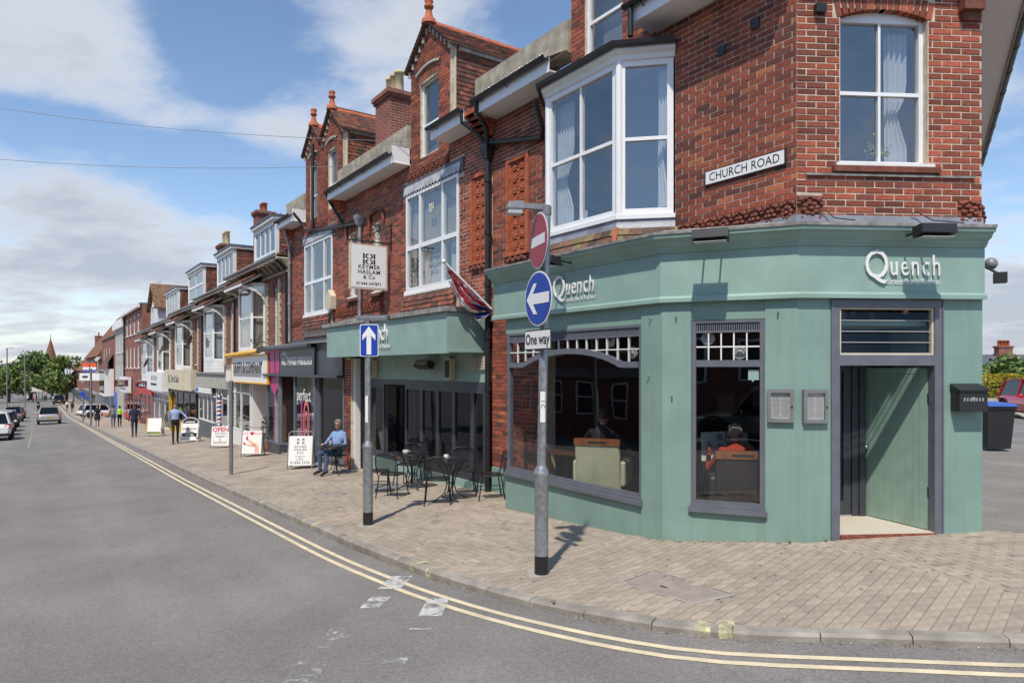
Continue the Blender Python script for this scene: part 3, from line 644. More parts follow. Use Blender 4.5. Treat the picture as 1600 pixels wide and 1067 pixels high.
# ---------------------------------------------------------------- corner building
brickmat('green_wall',(.218,.342,.298),(.213,.335,.292),(.20,.315,.275),bw=.43,bh=.16,ms=.005,bump=.12,rough=.5,mott=.09,streak=.16)
def bld(name,x,label,cat='building',y=0.):
    z=gl(x,y); o=empty(name,FA@Matrix.Translation((x,y,z)),label,cat); return o,Matrix.Translation((-x,-y,-z))
A,MA=bld('corner_building',-2.5,'red brick corner building with teal painted bar front on the ground floor')
FSm,FCm,FDm=MA@FS,MA@FC,MA@FD
LC=(FC.inverted()@Vector((0,0,0))).x; LD=(FD.inverted()@(FAI@Vector((RR[0],RR[1],0)))).x
ZT=2.82
def box(M,m,name,par,*b):
    mb=MB(M); mb.box(*b); return mb.build(name,m,par)
# --- stall risers, pilasters, heads
box(FSm,'green_wall','stall_riser',A,-3.446,-.347,0,.14,-.9,.25)
box(FSm,'green_wall','pilaster',A,-.347,0.006,-.015,.16,-.9,ZT)
box(FSm,'green_wall','head_panel',A,-3.446,-.347,.004,.14,2.56,ZT)
box(FCm,'green_wall','pilaster',A,0,.345,-.012,.16,-.9,ZT)
box(FCm,'green_wall','stall_riser',A,.345,1.188,0,.14,-.9,.27)
box(FCm,'green_wall','head_panel',A,.345,1.188,.002,.14,2.58,ZT)
box(FCm,'green_wall','pilaster',A,1.188,LC+.004,-.012,.16,-.9,ZT)
box(FDm,'green_wall','pilaster',A,0,.42,-.008,.16,-.9,ZT)
box(FDm,'green_wall','pier',A,1.742,LD,-.008,.2,-.9,ZT)
# side return wall under the cornice
loR=FAI@Vector((RR[0],RR[1],0)); loS=(FAI.to_3x3()@SIDE); FR=frame((loR.x,loR.y),(loS.x,loS.y)); FRm=MA@FR
box(FRm,'green_wall','side_wall',A,.004,9,.002,.2,-.9,3.5)
# --- big shop window on the main street
xa,xb=-2.94,-.757
def zarch(x):
    if x<=xa or x>=xb: return 2.05
    t=(x-(xa+xb)/2)/((xb-xa)/2); return 2.05+.20*(math.sqrt(max(0,1-.62*t*t))-math.sqrt(.38))/(1-math.sqrt(.38))
def shopwin(M,x0,x1,z0,z1,arch,ncol,name,nrow=2):
    mb=MB(M); f=.055
    mb.box(x0,x0+f,.005,.085,z0,z1); mb.box(x1-f,x1,.005,.085,z0,z1); mb.box(x0+f,x1-f,.005,.085,z1-.035,z1)
    mb.box(x0-.03,x1+.03,-.055,.1,z0-.02,z0+.035); mb.box(x0-.01,x1+.01,-.025,.1,z0+.036,z0+.075); mb.box(x0+f,x1-f,.006,.09,z0+.075,z0+.11)
    mb.box(x0+f,x1-f,.012,.075,z1-.15,z1-.125)
    n=int((x1-x0)/.028)
    for i in range(n):
        x=x0+f+(x1-x0-2*f)*(i+.5)/n; mb.box(x-.007,x+.007,.018,.04,z1-.125,z1-.035)
    # transom rail following the arch
    K=40; pts=[(x0+f+(x1-x0-2*f)*k/K) for k in range(K+1)]
    for a,b in zip(pts,pts[1:]):
        za,zb=arch(a),arch(b); mb.add([(a,-.005,za-.045),(b,-.005,zb-.045),(b,-.005,zb+.035),(a,-.005,za+.035),(a,.08,za-.045),(b,.08,zb-.045),(b,.08,zb+.035),(a,.08,za+.035)],[(0,1,2,3),(7,6,5,4),(0,4,5,1),(3,2,6,7)])
    o=mb.build(name,'grey_paint',A)
    v=MB(M); v.box(x0+f,x1-f,.045,.055,z1-.125,z1-.035); v.build('vent_backing','ink',o)
    zt=z1-.15; cw=(x1-x0-2*f)/ncol; bars=MB(M)
    zm=(2.085+zt)/2
    for i in range(ncol):
        a=x0+f+cw*i; b=a+cw
        if i: bars.box(a-.008,a+.008,.02,.05,arch(a)+.03,zt)
        for (lo,hi) in ((None,zm),(zm,zt)):
            za,zb=(arch(a)+.02,arch(b)+.02) if lo is None else (lo,lo)
            if lo is None and min(za,zb)>zm-.02: continue
            p=MB(M); p.add([(a,.035,min(za,hi)),(b,.035,min(zb,hi)),(b,.035,hi),(a,.035,hi)],[(0,1,2,3)]); p.build('leaded_pane','glass',o)
    bars.box(x0+f,x1-f,.022,.048,zm-.008,zm+.008)
    bars.build('glazing_bars','white_paint',o)
    p=MB(M); vs=[(x0+f,.04,z0+.1),(x1-f,.04,z0+.1)]+[(x,.04,arch(x)-.03) for x in reversed(pts)]; p.add(vs,[tuple(range(len(vs)))]); p.build('pane','glass',o)
    return o
WS=shopwin(FSm,-3.40,-.347,.27,2.56,zarch,14,'window')
WC=shopwin(FCm,.347,1.186,.29,2.575,lambda x:2.06,5,'window')
# round speakers hanging behind the leaded panes
for M,x,z in ((FCm,.53,2.36),(FCm,.90,2.18),(FSm,-1.05,2.37),(FSm,-.62,2.2)):
    mb=MB(M@Matrix.Translation((x,.12,z))@Matrix.Rotation(rad(90),4,'X')); mb.lathe([(.085,0),(.085,.02),(.07,.03),(.05,.012),(.03,.012),(.028,.03),(.001,.034)],18); mb.build('bullseye','lamp_glass',WC if M is FCm else WS)
# glass return on the left end, post
p=MB(FSm); p.add([(-3.43,.06,.3),(-3.43,.82,.3),(-3.43,.82,2.5),(-3.43,.06,2.5)],[(0,1,2,3)]); p.build('pane','glass',WS)
box(FSm,'green_wall','stall_riser',A,-3.445,-3.3,.142,.83,-.9,.26); box(FSm,'green_wall','head_panel',A,-3.445,-3.3,.142,.83,2.5,ZT)
# small sticker, wall hooks, vents
box(FCm,'grey_paint','air_brick',A,.5,.501,-.0,.001,0,.001).hide_render=False
bpy.data.objects.remove(bpy.data.objects['air_brick'])
stk=MB(FCm); stk.prism([(1.0,1.86),(1.12,1.86),(1.12,1.98),(1.0,1.98)],.030,.034); stk.prism([(1.045,1.835),(1.075,1.86),(1.04,1.86)],.030,.034); stk.build('sticker','green',WC)
txt('Hopkins',.001,FCm,'ink',WC); bpy.data.objects.remove(WC.children[-1])
hk=0
for M,x,z in ((FCm,.17,2.62),(FCm,1.33,2.64),(FSm,-.17,2.62),(FCm,.12,1.65),(FSm,-.2,1.9)):
    mb=MB(M); mb.tube([(x,-.012,z),(x,-.055,z),(x+.004,-.06,z+.015)],.009,6); mb.build('hook','green_door',A)
# --- fascia with cornice, swept round the corner
pl=[(-1.279-3.74,-.84),(-1.279,-.84),(0,0),(loR.x,loR.y)]
mb=sweep(pl,[(-.05,2.80),(.085,2.80),(.085,2.845),(.065,2.87),(.045,2.875),(.045,3.40),(.07,3.405),(.075,3.43),(.095,3.44),(.10,3.47),(.15,3.50),(.175,3.545),(.215,3.56),(.22,3.60),(-.05,3.60)],MA); mb.build('fascia','green',A)
mb=sweep(pl,[(-.05,3.601),(.235,3.601),(.238,3.635),(.10,3.655),(.0,3.67),(-.05,3.70)],MA); mb.build('cornice_capping','old_lead',A)
mb=MB(MA); mb.slab([(-5.02,-.9),(-1.28,-.86),(.0,-.02),(0,.1),(-5.02,.1)],3.60,3.652); mb.build('flat_roof','lead',A)
mb=sweep([(-6.3,-.015),(0.0,-.015),(loR.x,loR.y-.0)],[(0,3.652),(.03,3.655),(.02,3.76),(0,3.76)],MA); mb.build('flashing','lead',A)
box(MA,'green','soffit',A,-5.0,-1.3,-.83,0.,2.82,2.86)
# --- doorway with open plank door, louvred fanlight and inner glazed door
D=MB(FDm); D.box(.42,.505,-.02,.12,-.3,2.79); D.box(1.655,1.742,-.02,.12,-.3,2.79); D.box(.505,1.655,-.02,.12,2.03,2.15); D.box(.505,1.655,-.02,.12,2.70,2.79)
D.box(.40,.419,-.03,.05,-.3,2.79); D.box(1.743,1.762,-.03,.05,-.3,2.79)
DF=D.build('door_frame','grey_paint',A)
fl=MB(FDm); fl.box(.506,.53,.0,.05,2.151,2.699); fl.box(1.63,1.654,.0,.05,2.151,2.699); fl.box(.53,1.63,.0,.05,2.151,2.17); fl.box(.53,1.63,.0,.05,2.68,2.699); FL=fl.build('fanlight','cream',A)
for k in range(4):
    z=2.172+.127*k; mb=MB(FDm); mb.add([(.531,.02,z),(1.629,.02,z),(1.629,.055,z+.135),(.531,.055,z+.135)],[(0,1,2,3)]); mb.build('louvre','glass_low',FL)
    mb=MB(FDm); mb.box(.531,1.629,.015,.025,z-.004,z+.004); mb.build('louvre_edge','lamp_glass',FL)
leaf=MB(FDm@Matrix.Translation((1.64,.10,0))@Matrix.Rotation(rad(-74),4,'Z')@Matrix.Translation((-.88,0,0)))
for k in range(7): leaf.box(.10+k*.098,.10+k*.098+.094,.004,.04,.166,1.93)
leaf.box(0,.098,0,.045,.095,2.0); leaf.box(.786,.88,0,.045,.095,2.0); leaf.box(.0985,.7855,0,.045,.095,.165); leaf.box(.0985,.7855,0,.045,1.931,2.0)
LF=leaf.build('door','green_door',A); kn=MB(leaf.M); kn.ball((.05,-.03,.98),.026,8); kn.build('handle','steel',LF)
for z in (.5,1.6):
    h=MB(FDm); h.box(1.642,1.654,.06,.11,z,z+.1); h.build('hinge','steel',LF)
lb=MB(FDm); lb.box(.43,.50,.12,1.0,-.05,2.5); lb.box(1.75,1.82,.13,1.0,-.05,2.5); lb.box(.43,1.8,.13,1.0,2.5,2.55); lb.build('lobby','green',A)
box(FDm,'threshold_stone','threshold',A,.506,1.654,-.015,.92,-.2,.085)
box(FDm,'terracotta_mid','threshold_edge',A,.506,1.654,-.04,-.0155,-.2,.08)
gd=MB(FDm); gd.box(.50,.58,.93,.98,.09,2.05); gd.box(1.10,1.20,.93,.98,.09,2.05); gd.box(.58,1.10,.93,.98,.09,.28); gd.box(.58,1.10,.93,.98,1.95,2.05); gd.box(1.205,1.29,.91,1.0,.02,2.06); gd.box(1.295,1.37,.89,1.0,.02,2.06); gd.box(.5,1.7,.93,1.0,2.06,2.5)
GD=gd.build('inner_door','charcoal',A); p=MB(FDm); p.add([(.58,.955,.28),(1.10,.955,.28),(1.10,.955,1.95),(.58,.955,1.95)],[(0,1,2,3)]); p.build('pane','glass',GD)
box(FDm,'charcoal','lobby_panel',A,1.375,1.75,.93,.98,.0,2.06)
box(FDm,'steel','weather_bar',A,.5,1.2,.915,.929,.086,.105)
# --- interior of the bar
it=MB(MA); it.slab([(-4.68,-.76),(-1.3,-.74),(-.15,.05),(.08,.36),(-.62,.86),(-.62,3.45),(-6.2,3.45),(-6.2,.02),(-4.68,.02)],-.06,0.02); it.build('bar_floor','wood_floor',A)
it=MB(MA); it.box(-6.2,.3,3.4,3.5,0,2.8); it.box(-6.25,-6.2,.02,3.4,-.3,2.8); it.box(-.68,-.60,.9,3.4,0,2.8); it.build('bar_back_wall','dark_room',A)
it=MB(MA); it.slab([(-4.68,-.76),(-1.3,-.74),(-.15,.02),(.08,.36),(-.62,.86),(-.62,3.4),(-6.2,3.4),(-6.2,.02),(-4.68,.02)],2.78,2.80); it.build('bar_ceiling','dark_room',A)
for i,(x,z,w_,h_) in enumerate(((-3.6,1.35,.5,.4),(-2.9,1.5,.35,.5),(-2.9,1.05,.3,.25),(-2.4,1.3,.4,.35),(-1.7,1.4,.45,.5),(-1.0,1.2,.3,.4))):
    mb=MB(MA); mb.box(x-w_/2,x+w_/2,3.36,3.395,z-h_/2,z+h_/2); mb.box(x-w_/2+.03,x+w_/2-.03,3.35,3.36,z-h_/2+.03,z+h_/2-.03); f_=mb.build('picture_frame','grey_paint',A); mb=MB(MA); mb.box(x-w_/2+.07,x+w_/2-.07,3.345,3.349,z-h_/2+.07,z+h_/2-.07); mb.build('print','paper',f_)
for x in (-3.3,-1.4):
    mb=MB(MA); mb.tube([(x,2.0,2.78),(x,2.0,2.45)],.008,6); mb.lathe([(.02,2.45),(.12,2.3),(.14,2.24),(.0,2.25)],12,M=Matrix.Translation((x,2.0,0))); mb.build('pendant','black_iron',A)
# --- upper brick walls
LT=-6.4; ZU=3.655; ZE=6.75
bayh=(-4.53,-1.83,3.7,6.5)
pan=[(-5.92,-5.22,4.12,5.86)]
win=(.52,1.585,4.37,6.06)
wall(A,MA,LT,0.0,3.3,ZE,[bayh,pan[0]],.006,.26,'mortar')
wall(A,FDm,0.0,LD,3.3,7.3,[win,(win[0],win[1],6.06,6.16)],.006,.26,'mortar')
rA=brick_rects(LT,-.004,ZU+.30,ZE,[bayh,pan[0],(LT,-4.6,3.5,3.95)]); rA=[r for r in rA if not(r[0]>-1.8 and r[2]<3.92)]
rD=brick_rects(.004,LD,ZU+.07,7.25,[(win[0]-.01,win[1]+.01,win[2]-.12,win[3]+.12),(win[0]-.09,win[1]+.09,6.05,6.30),(.0,.31,3.5,3.98),(LD-.31,LD,3.5,3.93),(win[0]-.1,win[1]+.1,win[2]-.13,win[2]-.05)])
brick_objs(A,FDm,rD[:300],0.0); rest=rD[300:]
if rest: brick_mass(A,FDm,rest,0.)
brick_mass(A,MA,rA,0.)
brick_mass(A,MA,brick_rects(LT,-4.6,3.2,3.95,[]),0.)
# soldier arch over the window
for k in range(15):
    t=(k-7)/7; x=(win[0]+win[1])/2+t*.54; z=6.06+.10*(1-t*t)
    mb=MB(FDm@Matrix.Translation((x,-.002,z))@Matrix.Rotation(t*.22,4,'Y')); mb.box(-.033,.033,0,.1,0,.2); mb.build('arch_brick','brick_bright' if k%3 else 'brick_dark',A)
sb=MB(FDm); sb.box(.1,LD-.1,-.03,.02,4.215,4.24); sb.build('string_course','old_lead',A)
sb=MB(FDm); sb.box(win[0]-.1,win[1]+.13,-.05,.1,4.262,4.33); sb.build('stone_sill','terracotta_dark',A)
W1=window(A,FDm,win[0],win[1],win[2],win[3]+.03,.09,rows=2,cols=2,fw=.05,rowf=[.49],g='glass_up',bars=.03,sill=.13)
mb=MB(FDm); mb.prism([(win[0],6.09)]+[(win[0]+(win[1]-win[0])*k/10,6.091+.075*(1-(k/5-1)**2)) for k in range(11)]+[(win[1],6.09)],.09,.15); mb.build('window_head','upvc',A)
drape(A,FDm,1.22,1.5,4.45,6.0,.26,waves=4,pinch=.5); drape(A,FDm,.50,.56,4.45,6.0,.3,waves=2)
box(FDm,'pale_room','room_back',A,-.0,LD-.1,2.0,2.05,3.7,6.7)
# plant in that window
pt=MB(FDm)
for k in range(150):
    x=1.08+R.gauss(0,.075); z=4.52+abs(R.gauss(0,.08)); y=.2+R.gauss(0,.03); a=R.uniform(0,6.28); s_=.02
    pt.add([(x-s_*math.cos(a),y-s_*math.sin(a),z),(x,y,z-s_*.6),(x+s_*math.cos(a),y+s_*math.sin(a),z+.01),(x,y+.01,z+s_)],[(0,1,2,3)])
pt.build('window_plant','leaf_pale',A,kind='stuff')
# terracotta flower blocks
FLW=[]
for v in range(3):
    q=MB(); q.box(-.108,.108,.0,.06,-.15,.15)
    q.box(-.108,.108,-.012,.0,.132,.15); q.box(-.108,.108,-.012,.0,-.15,-.135)
    np_=(6,8,5)[v]; q.ball((0,-.035,0),.026,8)
    for k in range(np_):
        a=k*2*math.pi/np_+v; q.ball((.055*math.cos(a),-.02,.06*math.sin(a)),.034,8,sc_=(.85,.8,.85))
    for sx in (-1,1):
        for sz in (-1,1):
            q.ball((sx*.075,-.012,sz*.105),.034,8,sc_=(.9,.7,1.)); q.ball((sx*.035,-.008,sz*.118),.024,6); q.ball((sx*.094,-.008,sz*.06),.022,6)
    FLW.append(q.mesh('flower_block',('terracotta_dark','terracotta_dark','terracotta_mid')[v]))
def flower(par,M,x,z,y=0,s=(1,1,1)):
    o=bpy.data.objects.new('flower_block',R.choice(FLW)); COL.objects.link(o); o.parent=par; o.matrix_local=M@Matrix.Translation((x,y,z))@Matrix.Diagonal((*s,1))
for k in range(8): flower(A,MA,-.115-.222*k,3.80)
flower(A,FDm,.155,3.83,s=(1.4,1,1.)); flower(A,FDm,LD-.155,3.83,s=(1.35,1,.9))
flower(A,FRm,.16,3.79,s=(1.35,1,.9))
# lattice panels of terracotta
def panel(par,M,x0,x1,z0,z1):
    mb=MB(M); f=.075; mb.box(x0,x0+f,-.03,.06,z0,z1); mb.box(x1-f,x1,-.03,.06,z0,z1); mb.box(x0+f,x1-f,-.03,.06,z1-f,z1); mb.box(x0-.04,x1+.04,-.06,.06,z0-.07,z0); mb.box(x0+f+.02,x0+f+.045,-.01,.06,z0,z1-f); mb.box(x1-f-.045,x1-f-.02,-.01,.06,z0,z1-f)
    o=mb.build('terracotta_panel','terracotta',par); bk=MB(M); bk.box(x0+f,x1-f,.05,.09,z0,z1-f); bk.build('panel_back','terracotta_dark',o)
    nx,nz=2,8; w_=(x1-x0-2*f-.1)/nx; h_=(z1-f-z0)/nz
    for i in range(nx):
        for j in range(nz):
            cx,cz=x0+f+.05+w_*(i+.5),z0+h_*(j+.5); t=MB(M); a,b=w_*.47,h_*.47
            for (p,q_) in (((-a,-b),(a,b)),((-a,b),(a,-b)),((-a,-b),(-a,b)),((-a,b),(a,b))): t.bar((cx+p[0],.03,cz+p[1]),(cx+q_[0],.03,cz+q_[1]),.022,.028)
            for k in range(8): t.ball((cx+a*.55*math.cos(k*.785),.025,cz+b*.55*math.sin(k*.785)),.026,6)
            t.ball((cx,.02,cz),.035,6); t.build('tracery_tile','terracotta',o)
    for k in range(7):
        t=MB(M); t.ball((x0+.09+(x1-x0-.18)*k/6,-.02,z0-.15+.03*(k%2)),.06,6); t.build('corbel_leaf','terracotta_dark',o)
panel(A,MA,*pan[0])
# --- bay window
BP=[(-4.53,0),(-3.98,-.55),(-2.38,-.55),(-1.83,0)]
for (a,b),cols,nm in (((BP[1],BP[2]),2,'f'),((BP[2],BP[3]),1,'r'),((BP[0],BP[1]),1,'l')):
    F=MA@frame(a,(b[0]-a[0],b[1]-a[1])); ln=math.hypot(b[0]-a[0],b[1]-a[1])
    window(A,F,.02,ln-.02,4.12,6.26,0,rows=2,cols=cols,fw=.085,rowf=[.49],bars=.035,depth=.09)
for p in BP[1:3]:
    mb=MB(MA); mb.lathe([(.055,4.12),(.055,6.26)],8,M=Matrix.Translation((p[0],p[1]+.03,0))); mb.build('bay_post','upvc',A)
mb=sweep(BP,[(-.08,6.26),(.03,6.26),(.03,6.33),(.09,6.36),(.09,6.44),(-.08,6.44)],MA); mb.build('bay_head','white_paint',A)
mb=sweep(BP,[(-.02,6.44),(.05,6.44),(.07,6.415),(.12,6.40),(.17,6.42),(.185,6.47),(.17,6.475),(.12,6.43),(.05,6.5),(-.02,6.52)],MA); mb.build('gutter','black_plastic',A)
mb=MB(MA); mb.slab([(-4.6,.3),(-4.0,-.6),(-2.36,-.6),(-1.75,.3)],6.445,6.5); mb.build('bay_roof','lead',A)
mb=sweep(BP,[(-.05,4.055),(.05,4.055),(.05,4.115),(-.05,4.115)],MA); mb.build('bay_sill','upvc',A)
mb=sweep(BP,[(-.05,3.93),(.045,3.925),(.03,3.99),(.02,4.054),(-.05,4.054)],MA); mb.build('lead_apron','lead',A)
mb=MB(MA); mb.slab([BP[0],BP[1],BP[2],BP[3],(-1.9,.3),(-4.5,.3)],3.64,3.93); mb.build('bay_base','mortar',A)
bt=MB(MA)
for a,b in zip(BP,BP[1:]):
    a3,b3=Vector((*a,3.62)),Vector((*b,3.62)); ex=(b3-a3).normalized(); out=Vector((ex.y,-ex.x,0)); O=a3+out*.16; ez=(Vector((0,0,.31))-out*.12).normalized()
    tiles_on(bt,O,ex,ez,(b3-a3).length,.33,tw=.17,th=.11,cols=oldtile,tilt=.018)
bt.build('tile_skirt','tile',A,attr=True,kind='stuff')
mb=MB(MA)
for p,o_ in ((BP[2],(.10,-.19)),(BP[1],(-.10,-.19))): mb.bar((p[0]+o_[0]*.6,p[1]+o_[1]*.75,3.63),(p[0]+o_[0]*.12,p[1]+o_[1]*.2,3.94),.07,.03)
mb.build('hip_tile','terracotta',A)
drape(A,MA,-3.96,-3.55,4.25,6.15,-.36,waves=6,pinch=.45); drape(A,MA,-2.16,-1.98,4.25,6.15,.02,waves=3,pinch=.5); drape(A,MA,-4.4,-4.1,4.25,6.15,-.2,waves=4)
box(MA,'pale_room','room_back',A,-6,-1,2.2,2.25,3.7,6.7)
cdl=MB(MA); cdl.lathe([(.06,4.22),(.06,4.36),(.01,4.365),(.008,4.44)],12,M=Matrix.Translation((-3.25,-.42,0))); cdl.build('jug','curtain',A)
# --- eaves
def eave(par,M,x0,x1,z=6.75,yo=-.45,cap=True,ends=True):
    e=MB(M); e.box(x0,x1,yo,.02,z,z+.02); e.box(x0,x1,yo-.02,yo,z-.02,z+.22); e.build('fascia_board','upvc',par)
    g=MB(M); pr=[]
    for k in range(9):
        a=math.pi*k/8; pr.append((yo-.085-.062*math.cos(a),z+.225-.062*math.sin(a)))
    g.loft([[(x,*p) for p in pr] for x in (x0-.02,x1+.02)],cap=False,closed=False)
    g.loft([[(x,p[0]+(yo-.085-p[0])*.1,p[1]+.003) for p in pr] for x in (x0-.02,x1+.02)],cap=False,closed=False); g.build('gutter','black_plastic',par)
    n=int((x1-x0)/.8)
    for k in range(n): 
        b=MB(M); xx=x0+.3+k*.8; b.tube([(xx,yo-.02,z+.12),(xx,yo-.05,z+.13),(xx,yo-.09,z+.155),(xx,yo-.15,z+.2)],.008,5); b.build('gutter_bracket','black_plastic',par)
eave(A,MA,-6.3,-4.05); eave(A,MA,-2.25,.05)
box(FDm,'upvc','soffit',A,-.1,LD+.5,-.45,.02,6.95,6.97)
box(FRm,'upvc','soffit',A,-.1,9.,-.45,.02,6.44,6.47); 
mb=MB(FRm); mb.box(-.1,9,-.47,-.45,6.40,6.62); mb.build('fascia_board','stone',A)
gt=MB(FRm); gt.tube([(-.1,-.53,6.60),(9.,-.53,6.60)],.062,8); gt.build('gutter','black_plastic',A)
for k in range(9):
    gt=MB(FRm); gt.tube([(.4+k*.95,-.53,6.60),(.46+k*.95,-.53,6.60)],.07,8); gt.build('gutter_joint','black_plastic',A)
box(FRm,'side_brick','side_wall',A,.004,9,.004,.26,3.5,6.9)
# parapet slab, roof tiles, back walls and roof
box(MA,'render','parapet',A,-6.95,-4.06,-.06,.24,7.16,7.70)
tb=MB(MA); tiles_on(tb,(-6.9,-.42,6.99),(1,0,0),Vector((0,.36,.2)).normalized(),2.84,.40,cols=oldtile); tb.build('eave_tiles','tile',A,attr=True,kind='stuff')
tb=MB(MA); tiles_on(tb,(-2.25,-.42,6.99),(1,0,0),Vector((0,.7,.7)).normalized(),2.5,2.5,cols=oldtile); tb.build('roof_tiles','tile',A,attr=True,kind='stuff')
le=FAI@Vector((RR[0]+SIDE.x*9,RR[1]+SIDE.y*9,0))
bk=MB(MA); bk.slab([(-6.4,.3),(-.2,.3),(loR.x-.3,loR.y+.1),(le.x-.3,le.y-.2),(-6.4,8)],6.98,7.12); bk.build('roof','old_lead',A)
bk=MB(MA); bk.box(-6.4,-6.2,.27,8,-1,7); bk.slab([(-6.4,8),(-6.4,8.2),(le.x,le.y),(le.x-.1,le.y-.2)],-1,7); bk.build('rear_wall','side_brick',A)
# spikes along the gutter
sp=MB(MA)
for k in range(46):
    x=-6.2+k*.047; sp.tube([(x,-.5,6.99),(x+R.uniform(-.02,.02),-.58,7.10)],.0022,3); sp.tube([(x,-.5,6.99),(x,-.44,7.11)],.0022,3)
sp.build('bird_spikes','steel',A,kind='stuff')
# terracotta eave corbels at the party line, corner corbels
def corbel(par,M,x,z,y=0):
    c=MB(M); c.prism([(0,0),(0,0)],0,.01) if False else None
    for k in range(5): c.box(x-.16,x+.16,y-.09*k-.09,y+.02,z+.09*k,z+.09*k+.088)
    c.build('eave_corbel','terracotta',par)
corbel(A,MA,-6.52,6.45)
c=MB(FDm); c.box(1.95,2.2,-.12,.02,6.15,6.3); c.box(1.98,2.2,-.06,.02,6.05,6.149); c.build('corner_corbel','terracotta_dark',A)
c=MB(FDm); c.box(.2,.32,-.07,.0,6.07,6.17); c.build('wall_vent','black_iron',A)
for x,z in ((-.55,6.12),(-1.05,5.98)):
    c=MB(MA); c.box(x-.06,x+.06,-.02,0,z,z+.12); c.build('wall_vent','black_iron',A)
# --- gabled wall dormer
def gable(par,M,x0,x1,z0,ze,za,yd,wx0,wx1,wz0,wz1,cheek=True,finial=True,brick=True):
    xm=(x0+x1)/2; h=(wx0,wx1,wz0,wz1)
    wall(par,M,x0,x1,z0,ze,[h],.002,.22,'mortar','dormer_front')
    mb=MB(M); mb.prism([(x0,ze),(x1,ze),(xm,za)],.002,.22); mb.build('gable','mortar',par)
    rc=brick_rects(x0,x1,z0,ze,[h,(wx0-.08,wx1+.08,wz1,wz1+.16)])
    z=ze
    while z<za-.1:
        k=(za-z-.07)/(za-ze); rc+=[r for r in brick_rects(xm-(x1-x0)/2*k,xm+(x1-x0)/2*k,z,z+.066,[])]; z+=.075
    brick_mass(par,M,rc,-.008)
    ar=MB(M)
    for k in range(11):
        t=(k-5)/5; xx=(wx0+wx1)/2+t*(wx1-wx0)/2*1.1; ar.box(xx-.032,xx+.032,-.014,.05,wz1+.055*(1-t*t),wz1+.16+.055*(1-t*t),0,brickcol())
    ar.build('arch_bricks','brick',par,attr=True,kind='stuff')
    hm=MB(M); K=10
    for k in range(K):
        t0,t1=-1+2*k/K,-1+2*(k+1)/K; f_=lambda t:wz1+.20+.10*(1-t*t); X=lambda t:(wx0+wx1)/2+t*(wx1-wx0)/2*1.25
        hm.add([(X(t0),-.06,f_(t0)),(X(t1),-.06,f_(t1)),(X(t1),-.06,f_(t1)+.05),(X(t0),-.06,f_(t0)+.05),(X(t0),.0,f_(t0)),(X(t1),0,f_(t1)),(X(t1),0,f_(t1)+.05),(X(t0),0,f_(t0)+.05)],[(0,1,2,3),(0,4,5,1),(3,2,6,7)])
    hm.build('hood_mould','stone',par)
    window(par,M,wx0,wx1,wz0,wz1+.03,.07,rows=2,fw=.05,rowf=[.42])
    bx=MB(M); bx.box(wx0-.1,wx1+.1,.5,.52,wz0-.1,wz1+.2); bx.build('room_back','pale_room',par)
    ck=MB(M); s_=Vector((0,1,0))
    for x,sg in ((x1,1),(x0,-1)): ck.box(*((x-.05,x) if sg>0 else (x,x+.05)),.22,yd,z0,ze)
    ck.build('cheek','tile_roof',par)
    tl=MB(M); tiles_on(tl,(x1+.002,.16,z0),(0,1,0),(0,0,1),yd-.16,ze-z0-.05)
    hw=(x1-x0)/2+.12; sl=math.hypot(hw,(za-ze)*hw/((x1-x0)/2))
    zb=za-(za-ze)*hw/((x1-x0)/2)
    for sg in (1,-1):
        e=Vector((-sg*hw,0,za-zb)).normalized(); O=(xm+sg*hw,-.14 if sg>0 else yd,zb+.04)
        tiles_on(tl,O,(0,sg,0),e,yd+.14,sl+.05)
    tl.build('tile_hanging','tile',par,attr=True,kind='stuff')
    rf=MB(M); rf.prism([(xm-hw,zb),(xm,za),(xm+hw,zb),(xm+hw,zb+.035),(xm,za+.04),(xm-hw,zb+.035)],-.12,yd); rf.build('dormer_roof','tile_roof',par)
    for k in range(6):
        for sg in (1,-1):
            t=(k+.5)/6; d_=MB(M); d_.box(xm+sg*hw*t-.03,xm+sg*hw*t+.03,-.05,.0,za-(za-zb)*t-.15,za-(za-zb)*t-.02); d_.build('dentil','stone',par)
    n=int((yd+.1)/.42)
    for k in range(n):
        q=MB(M); q.prism([(xm-.13,za-.06),(xm,za+.09),(xm+.13,za-.06),(xm+.1,za-.07),(xm,za+.05),(xm-.1,za-.07)],-.1+k*.42,-.1+k*.42+.412); q.build('ridge_tile','terracotta',par)
    bd=MB(M); bd.box(x1+.0,x1+.025,.11,.145,z0,ze-.04); bd.build('corner_batten','cream',par)
    lf=MB(M); lf.box(x1+.02,x1+.05,.2,yd,ze-.16,ze-.04); lf.build('lead_soaker','pale_lead',par)
    if finial:
        q=MB(M@Matrix.Translation((xm,-.02,za+.05))); q.lathe([(.17,-.08),(.15,.03),(.10,.07),(.07,.20),(.06,.26),(.10,.28),(.11,.33),(.06,.36),(.10,.42),(.09,.47),(.03,.5)],12); q.build('finial','terracotta',par)
gable(A,MA,-4.04,-2.2,6.55,9.0,9.75,2.6,-3.72,-2.85,6.72,8.5)
